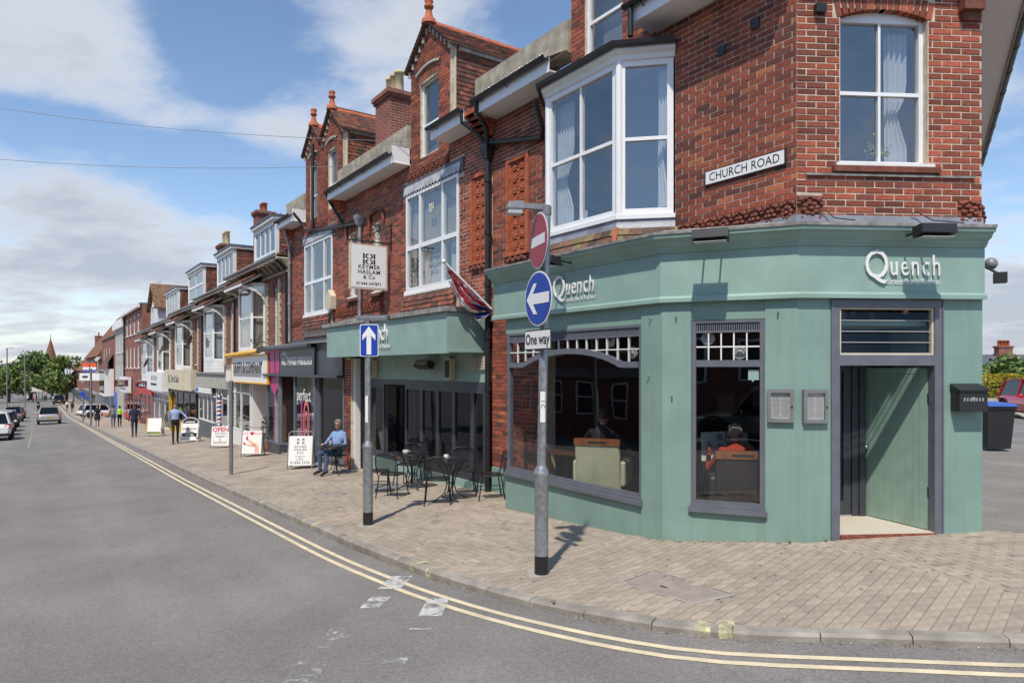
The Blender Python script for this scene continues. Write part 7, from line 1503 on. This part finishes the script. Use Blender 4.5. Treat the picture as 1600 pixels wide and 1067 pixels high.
def figure(name,label,M,J,k,zones,voxel=.014,hair='hair_dark',hairlen=.0,fingers=True,bald=False,group=None,belly=0.,female=False,face=True):
    """zones: dict zone->material; one continuous skin grown over the joints"""
    o=empty(name,M,label,'person',group); mb=MB(); Z=[]
    def bone(a,b,r0,r1,z): limb(mb,a,b,r0*k,r1*k); Z.append((a,b,r0*k,r1*k,z))
    for n in 'LR':
        bone(J['hip'+n],J['knee'+n],.088,.058,'bottom'); bone(J['knee'+n],J['ank'+n],.058,.042,'calf'); bone(J['ank'+n],J['toe'+n],.046,.036,'shoe'); bone(J['ank'+n]-(J['toe'+n]-J['ank'+n])*.25,J['ank'+n],.04,.042,'shoe')
        bone(J['sh'+n],J['el'+n],.050,.040,'sleeve'); bone(J['el'+n],J['wr'+n],.040,.030,'forearm')
        d=(J['wr'+n]-J['el'+n]).normalized(); side=d.orthogonal().normalized(); pm=J['wr'+n]+d*.075*k
        bone(J['wr'+n],pm,.028,.032,'skin')
        if fingers:
            sd=d.cross(V(0,1,0)); sd=sd.normalized() if sd.length>.2 else V(0,1,0); cr=sd.cross(d)
            for i,ln in enumerate((.055,.07,.075,.068,.05)):
                if i==0: a0=J['wr'+n]+d*.03*k+cr*.03*k; b0=a0+(d*.03+cr*.035)*k
                else: a0=pm+sd*0+cr*(.026-.0175*(i-1))*k; b0=a0+d*ln*k+sd*.018*k
                bone(a0,b0,.0105,.009,'skin')
    pe,ch,ne=J['pelvis'],J['chest'],J['neck']; up=(ch-pe).normalized(); rt=(J['shR']-J['shL']).normalized(); fw=rt.cross(up)*-1; fw=up.cross(rt)*1.0
    fw=(-fw) if fw.y<0 else fw
    rings=[]; prof=((-.10,.13,.09,0),(-.03,.165,.115,0),(.06,.16,.115+belly*.5,belly*.4),(.16,.148,.11+belly,belly*.8),(.26,.158,.115+belly*.6,belly*.4),(.37,.178,.118,0),(.44,.182,.100,-.01),(.49,.135,.078,-.01),(.525,.075,.06,-.005),(.55,.056,.054,0))
    if female: prof=((-.10,.14,.1,0),(-.03,.175,.12,0),(.06,.155,.11,0),(.16,.125,.092,0),(.26,.135,.105,.01),(.37,.15,.115,.015),(.46,.145,.088,0),(.51,.09,.06,0),(.545,.05,.05,0))
    L_=(ne-pe).length/.51/k
    for t,wx,wy,fo in prof:
        c=pe+up*(t*L_*k)+fw*fo*k; rings.append([c+rt*(wx*k*math.cos(a))+fw*(wy*k*math.sin(a)) for a in [2*math.pi*i/16 for i in range(16)]])
    mb.loft(rings); Z.append((pe-up*.02*k,pe+up*.05*k,.15*k,.15*k,'bottom')); Z.append((pe+up*.16*k,ch+up*.1*k,.15*k,.15*k,'top'))
    bone(ne-V(0,0,.05)*k,J['head']-V(0,0,.06)*k,.055,.052,'skin')
    h=J['head']; hf=J.get('look',fw); hf=V(hf.x,hf.y,0).normalized(); hr=V(hf.y,-hf.x,0)
    HM=Matrix(((hr.x,hf.x,0,h.x),(hr.y,hf.y,0,h.y),(0,0,1,h.z),(0,0,0,1)))
    mb.ball((0,-.01*k,.015*k),.1*k,14,sc_=(.80,.98,1.12),M=HM); mb.ball((0,.018*k,-.055*k),.068*k,12,sc_=(.85,.95,1.0),M=HM); mb.ball((0,.095*k,-.018*k),.020*k,8,sc_=(.75,.9,1.3),M=HM)
    for s in (-1,1): mb.ball((s*.082*k,-.005*k,-.005*k),.028*k,8,sc_=(.45,.8,1.1),M=HM)
    Z.append((h-V(0,0,.05),h+V(0,0,.05),.1*k,.1*k,'skin'))
    me=mb.mesh('body','skin'); t_=bpy.data.objects.new('body',me); COL.objects.link(t_)
    rm=t_.modifiers.new('r','REMESH'); rm.mode='VOXEL'; rm.voxel_size=voxel; sm=t_.modifiers.new('s','SMOOTH'); sm.iterations=3; sm.factor=.5
    bpy.context.view_layer.update(); m2=bpy.data.meshes.new_from_object(t_.evaluated_get(bpy.context.evaluated_depsgraph_get())); bpy.data.objects.remove(t_)
    names=list(dict.fromkeys(zones.values())); m2.materials.clear()
    for n in names: m2.materials.append(MATS[n])
    idx={z:names.index(zones.get(z,zones['skin'])) for z in ('skin','top','bottom','calf','shoe','sleeve','forearm')}
    for p in m2.polygons:
        c=p.center; best=None
        for a,b,r0,r1,z in Z:
            ab=b-a; t=max(0,min(1,(c-a).dot(ab)/max(1e-9,ab.length_squared))); d=(c-(a+ab*t)).length/(r0+(r1-r0)*t)
            if best is None or d<best[0]: best=(d,z)
        p.material_index=idx[best[1]]; p.use_smooth=True
    m2.name='body'; bo=bpy.data.objects.new('body',m2); COL.objects.link(bo); bo.parent=o
    q=MB(HM)                                      # hair: cap over crown and back
    n=14; rings=[]
    for i in range(9):
        t=i/8; el_=math.pi/2*(1-t*1.28); rings.append([( .088*k*math.cos(el_)*math.cos(a)*1.02,-.012*k+.108*k*math.cos(el_)*math.sin(a)*(1.0),.022*k+.118*k*math.sin(el_)+ .115*k*max(0,math.sin(a))**.8*max(0,min(1,(t-.3)*1.9))) for a in [2*math.pi*j/n for j in range(n)]])
    if bald: rings=[[(x*1.0,y,z) for x,y,z in r] for r in rings[4:]]
    q.loft(rings,cap=not bald)
    if hairlen: q.ball((0,-.05*k,-.06*k-hairlen*.3),.09*k,10,sc_=(1.0,.6,1+hairlen*5))
    q.build('hair',hair,o)
    if face:
        for s in (-1,1):
            q=MB(HM); q.ball((s*.032*k,.083*k,.012*k),.0115*k,6); q.build('eye','ink',o); q=MB(HM); q.box(s*.032*k-.018*k,s*.032*k+.018*k,.082*k,.090*k,.030*k,.036*k); q.build('brow',hair,o)
        q=MB(HM); q.box(-.025*k,.025*k,.078*k,.084*k,-.068*k,-.060*k); q.build('mouth','red_ink' if female else 'skin2',o)
    return o,HM
def zon(top,bottom,shoe='shoe',skin='skin',fore=None,calf=None,sleeve=None): return dict(skin=skin,top=top,bottom=bottom,calf=calf or bottom,shoe=shoe,sleeve=sleeve or top,forearm=fore or top)
def gm(px,py,deg,dz=0): P=gp(px,py); return Matrix.Translation(P)@Matrix.Rotation(rad(deg),4,'Z')
STREET=34.7
# heading: 0 = facing away from the camera (+y); street runs away at +34.7 deg (to the left)
# man in blue shirt carrying a coat, walking up to the camera
J,k=stand_pose(.16,.16,1.82); J['elL']=V(-.36,.02,1.2)*k; J['wrL']=V(-.42,.18,1.12)*k; J['look']=V(.2,1,0)
o,HM=figure('person','man in pale blue shirt and dark trousers swinging a khaki coat',gm(274,693,STREET+176),J,k,zon('blue_shirt','charcoal_cloth'),.02,'hair_brown')
q=MB(); rows=[]
for i in range(9):
    t=i/8; rows.append([V(.17+.40*math.sin(math.pi*.5*u)*(.55+.5*t),-.08-.10*math.cos(3*u+2*t)+.04*math.sin(8*u+5*t),1.42-.72*t+.05*math.sin(5*u)) for u in [j/7 for j in range(8)]])
q.loft(rows,cap=False,closed=False); q.loft([[p+V(0,-.05,0) for p in r] for r in rows],cap=False,closed=False); q.build('coat','khaki',o)
q=MB(); q.box(-.16,.16,-.13,.13,.985,1.02); q.build('belt','ink',o)
J,k=stand_pose(.20,.2,1.80); o,HM=figure('person','man in navy top and dark trousers walking away down the pavement',gm(210,683,STREET),J,k,zon('navy_top','navy_top'),.022,'hair_brown',bald=False)
J,k=stand_pose(.18,.15,1.55); figure('person','small figure in lime green top and black leggings',gm(187,667,STREET),J,k,zon('lime','black_cloth',fore='skin'),.025,'hair_dark',hairlen=.0,fingers=False,female=True)
J,k=stand_pose(.2,.2,1.68); o,HM=figure('person','woman in grey top and jeans with an orange shoulder bag',gm(177,668,STREET),J,k,zon('grey_top','denim',fore='skin'),.025,'hair_brown',hairlen=.04,fingers=False,female=True); q=MB(); q.ball((-.32,.02,.95),.2,10,sc_=(.6,.8,.9)); q.tube([(-.32,0,1.1),(-.12,0,1.45)],.012,5); q.build('bag','orange_bag',o)
J,k=stand_pose(.15,.12,1.66); o,HM=figure('person','woman in black dress walking up the pavement with a red bag',gm(152,667,STREET+180),J,k,zon('black_cloth','black_cloth',calf='skin',fore='skin'),.025,'hair_dark',hairlen=.05,fingers=False,female=True); q=MB(); q.lathe([(.2,.55),(.19,.75),(.16,1.0)],14); q.build('skirt','black_cloth',o); q=MB(); q.ball((-.3,.02,.95),.13,8,sc_=(.6,.9,1.1)); q.build('bag','red_paint',o)
for i,(px,py,tp,lab) in enumerate(((105,643,'white_cloth','distant walker in pale top with carrier bags'),(113,645,'charcoal_cloth','distant walker in dark clothes by the planter'))):
    J,k=stand_pose(.15,.12,1.7); figure('person',lab,gm(px,py,STREET+180*(i==0)),J,k,zon(tp,'charcoal_cloth'),.035,'hair_dark',fingers=False,face=False)
# far crowd by the gazebo
for i in range(9):
    px=(44,52,57,70,73,79,83,66,90)[i]; Y=150+R.uniform(-6,20); x=far_at(px,Y); J,k=stand_pose(.1,.05,1.7); lab=('person in white top by the gazebo','person in red top under the gazebo','person in dark top by the gazebo','person in black standing on the far road','person in dark clothes on the far crossing','person in bright blue top at the far crossing','person in pale top behind the black car','person in grey top on the far crossing','person in red top near the black car')[i]
    figure('person',lab,Matrix.Translation((x,Y,gz(x,Y)))@Matrix.Rotation(R.uniform(0,6),4,'Z'),J,k,zon(('white_cloth','red_shirt','charcoal_cloth','black_cloth','charcoal_cloth','blue_paint','white_cloth','grey_top','red_shirt')[i],'charcoal_cloth'),.05,'hair_dark',fingers=False,face=False)
# seated man with a mug at the pavement table
def seat_pose(seat=.45,lean=-.06,k=1.,kneez=.5,foot=.42,spread=.12,arm='lap'):
    J=dict(pelvis=V(0,0,seat+.10),chest=V(0,-.02+lean,seat+.45),neck=V(0,-.01+lean*1.3,seat+.61),head=V(0,.03+lean*1.3,seat+.77))
    for s,n in ((-1,'L'),(1,'R')):
        J['hip'+n]=V(.09*s,.02,seat+.08); J['knee'+n]=V(spread*1.3*s,.44,kneez+.02); J['ank'+n]=V(spread*1.3*s,foot,.085); J['toe'+n]=V((spread*1.3+.03)*s,foot+.17,.04)
        J['sh'+n]=V(.175*s,-.02+lean*1.2,seat+.55); J['el'+n]=V(.26*s,.02+lean,seat+.29); J['wr'+n]=V(.17*s,.24,seat+.24)
    return J
SP=gp(526,738); SM=Matrix.Translation(SP)@Matrix.Rotation(rad(152),4,'Z')
J=seat_pose(.44); J['kneeL']=V(-.1,.46,.52); J['ankL']=V(-.12,.52,.085); J['toeL']=V(-.14,.69,.04); J['look']=V(-.3,1,0); J['wrR']=V(.12,.36,.74); J['elR']=V(.28,.12,.70)
o,HM=figure('person','grey haired man in denim shirt and jeans sitting outside with a mug',SM,J,1.,zon('denim_shirt','denim',fore='denim_shirt'),.012,'hair_grey',belly=.035)
q=MB(HM)
for s in (-1,1): q.tube([(s*.034+.026*math.cos(a),.098,.008+.02*math.sin(a)) for a in [2*math.pi*j/10 for j in range(11)]],.0035,4); q.tube([(s*.06,.095,.012),(s*.085,.0,.012)],.003,4)
q.tube([(-.01,.1,.012),(.01,.1,.012)],.003,4); q.build('glasses','ink',o)
c=chair(526,738,0,'black metal chair under the man in denim'); c.matrix_world=SM
# armchairs and people inside the bar
def soft(o):
    b=o.modifiers.new('round','BEVEL'); b.width=.035; b.segments=4; b.limit_method='ANGLE'; return o
def armchair(M,label,m,ww=.66):
    o=empty('armchair',M,label,'armchair'); w2=ww/2; q=MB()
    q.loft([[(-w2,-.36,.24),(w2,-.36,.24),(w2,-.26,.24),(-w2,-.26,.24)],[(-w2,-.46,.86),(w2,-.46,.86),(w2,-.36,.86),(-w2,-.36,.86)]],smooth=False); soft(q.build('backrest',m,o)); q=MB(); q.box(-w2,w2,-.35,.36,.25,.44); soft(q.build('seat',m,o))
    q=MB(); q.box(-w2-.005,w2+.005,-.475,-.35,.862,.95); o2=q.build('top_rail','wood',o); q=MB(); q.box(-.13,.13,-.478,-.474,.89,.92); q.build('grip_slot','ink',o2)
    for s in (-1,1):
        q=MB(); q.box(s*w2-.06,s*w2+.06,-.34,.36,.26,.62); soft(q.build('arm',m,o))
        for y in (-.3,.3): q=MB(); q.box(s*(w2-.06)-.025,s*(w2-.06)+.025,y-.025,y+.025,0,.249); q.build('leg','wood_dark',o)
    return o
def ins(M,x,y,rz,z=.025): return on(M@Matrix.Translation((x,y,z))@Matrix.Rotation(rad(rz),4,'Z'))
MC=ins(FS,-1.80,.66,36); armchair(MC,'cream leather armchair with wooden top rail inside the bar window','cream_leather')
J=seat_pose(.47,.0); J['elR']=V(.36,-.02,.80); J['wrR']=V(.40,.2,.70); J['elL']=V(-.34,.1,.82); J['wrL']=V(-.42,.33,.80); J['look']=V(.25,1,0)
figure('person','man in black tee shirt in the cream armchair seen from behind',MC@Matrix.Translation((0,-.02,0)),J,1.,zon('black_cloth','charcoal_cloth',fore='skin'),.013,'hair_dark')
M2=ins(FS,-1.15,1.75,215); armchair(M2,'cream armchair further inside the bar facing the window','cream_leather'); J=seat_pose(.47,.0); figure('person','woman in dark jacket deep inside the bar',M2@Matrix.Translation((0,-.02,0)),J,.96,zon('charcoal_cloth','black_cloth'),.016,'hair_brown',hairlen=.08,female=True)
o=empty('bar_table',ins(FS,-2.7,.95,20),'low dark wood table beside the cream armchair','table'); q=MB(); q.box(-.45,.45,-.35,.35,.58,.63); q.build('table_top','wood_dark',o)
for sx in (-1,1):
    for sy in (-1,1): q=MB(); q.box(sx*.4-.03,sx*.4+.03,sy*.3-.03,sy*.3+.03,0,.579); q.build('leg','wood_dark',o)
MR=ins(FC,.83,.74,12); armchair(MR,'dark leather armchair with wooden rail behind the canted window','brown_leather',.64)
J=seat_pose(.47,.0); J['elL']=V(-.33,.12,.76); J['wrL']=V(-.30,.34,.98); J['elR']=V(.33,.12,.76); J['wrR']=V(.26,.36,.98); J['look']=V(0,1,0)
o,HM=figure('person','balding man in red shirt reading a newspaper behind the canted window',MR@Matrix.Translation((-.02,-.03,-.10)),J,1.,zon('red_shirt','charcoal_cloth',fore='red_shirt'),.012,'hair_grey',bald=True)
o=empty('newspaper',MR@Matrix.Translation((-.10,.36,.93)),'open newspaper held up by the man in red','newspaper')
for s in (-1,1):
    q=MB(Matrix.Rotation(rad(-18),4,'X')@Matrix.Rotation(rad(s*16),4,'Z')); q.box(min(0,s*.32),max(0,s*.32),-.003,.003,-.20,.20); pg=q.build('page','paper',o)
    for k in range(7):
        qq=MB(q.M); x0=s*(.03+.09*(k%3)); qq.box(min(x0,x0+s*.075),max(x0,x0+s*.075),-.0045,-.0032,-.16+.12*(k//3),-.16+.12*(k//3)+R.uniform(.06,.1)); qq.build('story','newsprint' if k%3 else 'grey_ink',pg)
# ---------------------------------------------------------------- vehicles
def paint(name,c,metal=.3): return mat(name,c,.25,metal,var=.02,coat=.8)
paint('silver_paint',(.42,.42,.41)); paint('white_car',(.75,.75,.75),0.); paint('blue_car',(.05,.09,.16)); paint('black_car',(.012,.012,.015)); paint('red_car',(.55,.012,.022),.1); paint('grey_car',(.12,.13,.14)); paint('bronze_car',(.30,.24,.20))
mat('tail',(.45,.01,.01),.25,var=.05); mat('head_lamp',(.7,.72,.75),.1,var=.05); mat('plate_y',(.75,.55,.03),.5,var=0); mat('plate_w',(.75,.75,.72),.5,var=0)
def car(M,label,pm,L_=4.4,W=1.8,H=1.55,suv=0.,hatch=True,plate='',rear=True,group=None,name='parked_car',cat='car'):
    """local +y is forward; built from lofted sections"""
    o=empty(name,M,label,cat,group); h=L_/2; belt=.56*H+.08*suv; zs=.22+.06*suv
    ys=[-h,-h+.05,-h+.25,-h+.8,-.4,.6,h-1.1,h-.5,h-.15,h-.02,h]
    top=[belt*.72,belt*.9,belt,belt+.01,belt,belt-.01,belt-.03,belt-.11,belt-.2,belt-.32,belt-.42]
    wd=[.80,.90,.96,1.,1.,1.,1.,.97,.90,.80,.70]
    q=MB(); rings=[]
    for y,t,w_ in zip(ys,top,wd):
        x=W/2*w_; z0=zs if abs(y)<h-.3 else zs+.06
        rings.append([(-x*.90,y,z0),(-x,y,z0+.14),(-x,y,(z0+t)/2+.06),(-x*.965,y,t-.05),(-x*.86,y,t),(0,y,t+.025),(x*.86,y,t),(x*.965,y,t-.05),(x,y,(z0+t)/2+.06),(x,y,z0+.14),(x*.90,y,z0)])
    q.loft(rings); q.build('body',pm,o)
    g=[(-h+.12,belt-.02,.84),(-h+(.38 if hatch else .9),H-.06,.70),(-.25,H,.70),(.35,H-.03,.69),(h-1.25,belt-.02,.83)]
    q=MB(); rr=[]
    for y,z,w_ in g: rr.append([(-W/2*w_,y,belt-.03 if z>belt else belt-.04),(-W/2*(w_ if z<=belt else w_),y,z),(W/2*w_,y,z),(W/2*w_,y,belt-.03)])
    b0=[(-W/2*.86,g[0][0],belt-.02),(W/2*.86,g[0][0],belt-.02)]; b1=[(-W/2*.86,g[-1][0],belt-.03),(W/2*.86,g[-1][0],belt-.03)]
    T=[[(-W/2*w_,y,z),(W/2*w_,y,z)] for y,z,w_ in g[1:4]]
    q.add([b0[0],b0[1],T[0][1],T[0][0]],[(0,1,2,3)]); rw=q.build('rear_window','car_glass',o)
    q=MB(); q.add([b1[0],b1[1],T[2][1],T[2][0]],[(0,1,2,3)]); q.build('windscreen','car_glass',o)
    for s in (0,1):
        q=MB(); q.add([b0[s],T[0][s],T[1][s],T[2][s],b1[s]],[(0,1,2,3,4)]); q.build('side_window','car_glass',o)
    q=MB(); 
    for a,b in ((T[0],T[1]),(T[1],T[2])): q.add([(a[0][0],a[0][1],a[0][2]+.0),(a[1][0],a[1][1],a[1][2]),(b[1][0],b[1][1],b[1][2]),(b[0][0],b[0][1],b[0][2]),(0,a[0][1],a[0][2]+.035),(0,b[0][1],b[0][2]+.035)],[(0,4,5,3),(4,1,2,5)])
    for s in (0,1):
        q.bar(Vector(b0[s]),Vector(T[0][s]),.07,.07); q.bar(Vector(T[2][s]),Vector(b1[s]),.06,.06); q.bar(Vector(T[0][s]),Vector(T[1][s]),.06,.06); q.bar(Vector(T[1][s]),Vector(T[2][s]),.06,.06); q.bar(Vector(T[1][s]),(b0[s][0]*.99+0,-.35,belt-.02),.05,.06)
    q.bar(Vector(T[0][0]),Vector(T[0][1]),.07,.06); q.build('roof',pm,o)
    for sx in (-1,1):
        for y in (-h+.78,h-.85):
            q=MB(Matrix.Translation((sx*(W/2-.10),y,.33))@Matrix.Rotation(rad(90)*sx,4,'Y')); q.lathe([(.22,-.1),(.32,-.1),(.335,-.05),(.335,.08),(.32,.105),(.22,.11)],20); wl=q.build('wheel','tyre',o); q=MB(Matrix.Translation((sx*(W/2-.10),y,.33))@Matrix.Rotation(rad(90)*sx,4,'Y')); q.lathe([(.215,.06),(.215,.10),(.17,.085),(.06,.10),(.01,.105)],20); q.build('rim','steel',wl)
            q=MB(); q.tube([(sx*(W/2+.004),y+.39*math.cos(a),.33+.39*math.sin(a)) for a in [math.pi*j/10 for j in range(11)]],.03,5); q.build('wheel_arch','tyre',o)
        q=MB(); q.add([(sx*W/2*.60,-h-.004,belt*.70),(sx*W/2*.90,-h+.03,belt*.72),(sx*W/2*.94,-h+.10,belt*.96),(sx*W/2*.68,-h+.04,belt*.93),(sx*W/2*.985,-h+.35,belt*.95),(sx*W/2*.965,-h+.30,belt*.75)],[(0,1,2,3),(1,5,4,2)]); q.build('tail_light','tail',o)
        q=MB(); q.add([(sx*W/2*.42,h-.01,belt-.42),(sx*W/2*.74,h-.03,belt-.40),(sx*W/2*.86,h-.18,belt-.20),(sx*W/2*.97,h-.62,belt-.10),(sx*W/2*.80,h-.50,belt-.09),(sx*W/2*.55,h-.13,belt-.2)],[(0,1,2,3,4,5)]); q.build('headlight','head_lamp',o)
        q=MB(); q.ball((sx*(W/2+.09),h-1.55,belt+.04),.09,8,sc_=(1.1,.6,.8)); q.bar((sx*(W/2-.1),h-1.55,belt),(sx*(W/2+.06),h-1.55,belt+.03),.04,.04); q.build('mirror',pm,o)
        q=MB(); q.ball((sx*W/2*.62,h-.03,.42),.055,8,sc_=(1,.4,1)); q.build('fog_lamp','head_lamp',o)
    q=MB(); q.box(-.26,.26,-h-.02,-h+.02,belt*.62,belt*.62+.11); q.build('number_plate','plate_y',o)
    if plate: txt(plate,.085,Matrix.Translation((0,-h-.024,belt*.62+.055)),'ink',o,'plate_text',ext=.001)
    q=MB(); q.box(-.26,.26,h-.02,h+.02,.36,.47); q.build('number_plate','plate_w',o)
    q=MB(); q.box(-W/2*.86,W/2*.86,-h-.015,-h+.2,.27,.44); q.box(-W/2*.6,W/2*.6,h-.2,h+.01,.24,.34); q.box(-W/2*.5,W/2*.5,h-.2,h+.008,.50,.60); q.build('bumper','tyre',o)
    q=MB(); q.lathe([(.06,0),(.06,.012)],12,M=Matrix.Translation((0,h-.012,.68))@Matrix.Rotation(rad(-90),4,'X')); q.build('badge','steel',o)
    return o
def cl(lx,ly,rz=90,dz=-.1):
    z=gl(lx,ly)+dz; s=(gl(lx-1,ly)-gl(lx+1,ly))/2; return FA@Matrix.Translation((lx,ly,z))@Matrix.Rotation(rad(rz),4,'Z')@Matrix.Rotation(math.atan(s),4,'X')
P=FAI@gp(77,663,-.1); car(cl(P.x-2.2,P.y),'silver family car with yellow plate driving away down the street','silver_paint',4.5,1.86,1.68,suv=.8,plate='GV59 KLO',name='moving_car')
P=FAI@gp(-16,690,-.1); xs0=P.x-2.2; yy=P.y+.05
car(cl(xs0,yy),'white sports utility car parked on the far side, nearest of the parked row','white_car',4.4,1.95,1.66,suv=1.,group='cars parked across the street')
for i,(dx,pm,h_,lab) in enumerate(((6.5,'blue_car',1.45,'dark blue parked car behind the white one'),(14,'black_car',1.5,'black parked car in the row across the street'),(24,'blue_car',1.5,'small dark car parked beyond the black one'),(44,'bronze_car',1.75,'pale bronze van like car parked far down the row'),(58,'grey_car',1.5,'grey car at the far end of the parked row'))):
    car(cl(xs0-dx,yy-.1),lab,pm,4.3,1.8,h_,group='cars parked across the street')
x=far_at(92,137); P=FAI@Vector((x,137,0)); car(cl(P.x,P.y,90,-.02),'black off road car far down the pavement side','black_car',4.5,1.95,1.85,suv=1.2)
P=FAI@gp(156,655,0); car(cl(P.x-8,-1.6,20,.0),'white car parked across the far pavement','white_car',4.2,1.75,1.5)
rx,ry=far_at(1634,25.2),25.2; car(Matrix.Translation((rx,ry,gz(rx,ry)))@Matrix.Rotation(rad(180-14),4,'Z'),'red hatchback parked nose out in the side street','red_car',4.0,1.78,1.47)
cx_,cy_=-1.3,-2.1; car(Matrix.Translation((cx_,cy_,gz(cx_,cy_)-.1))@Matrix.Rotation(rad(68),4,'Z'),'dark saloon car waiting in the road, mirrored in the canted window','grey_car',4.5,1.8,1.42)
# motor scooter rider
Pm=gp(60,641,-.1); o=empty('scooter',Matrix.Translation(Pm)@Matrix.Rotation(rad(STREET+180),4,'Z'),'dark scooter coming up the road','scooter')
for y in (-.6,.6): q=MB(Matrix.Translation((0,y,.27))@Matrix.Rotation(rad(90),4,'Y')); q.lathe([(.15,-.05),(.27,-.05),(.27,.05),(.15,.05)],14); q.build('wheel','tyre',o)
q=MB(); q.loft([[(-.15,-.7,.4),(.15,-.7,.4),(.15,-.7,.75),(-.15,-.7,.75)],[(-.18,0,.3),(.18,0,.3),(.18,0,.78),(-.18,0,.78)],[(-.2,.4,.25),(.2,.4,.25),(.2,.4,.4),(-.2,.4,.4)],[(-.2,.5,.3),(.2,.5,.3),(.2,.5,1.0),(-.2,.5,1.0)]],smooth=False); q.build('bodywork','black_car',o); q=MB(); q.tube([(-.35,.42,1.05),(.35,.42,1.05)],.025,6); q.ball((0,.55,.9),.1,8); q.build('handlebar','lamp_glass',o)
J=seat_pose(.75,.05); 
for n,s in (('L',-1),('R',1)): J['knee'+n]=V(.2*s,.35,.75); J['ank'+n]=V(.2*s,.28,.35); J['toe'+n]=V(.2*s,.45,.32); J['el'+n]=V(.32*s,.2,1.1); J['wr'+n]=V(.3*s,.4,1.08)
figure('person','rider in black on the scooter',Matrix.Translation(Pm)@Matrix.Rotation(rad(STREET+180),4,'Z'),J,1.,zon('black_cloth','black_cloth'),.04,'hair_dark',fingers=False,face=False)
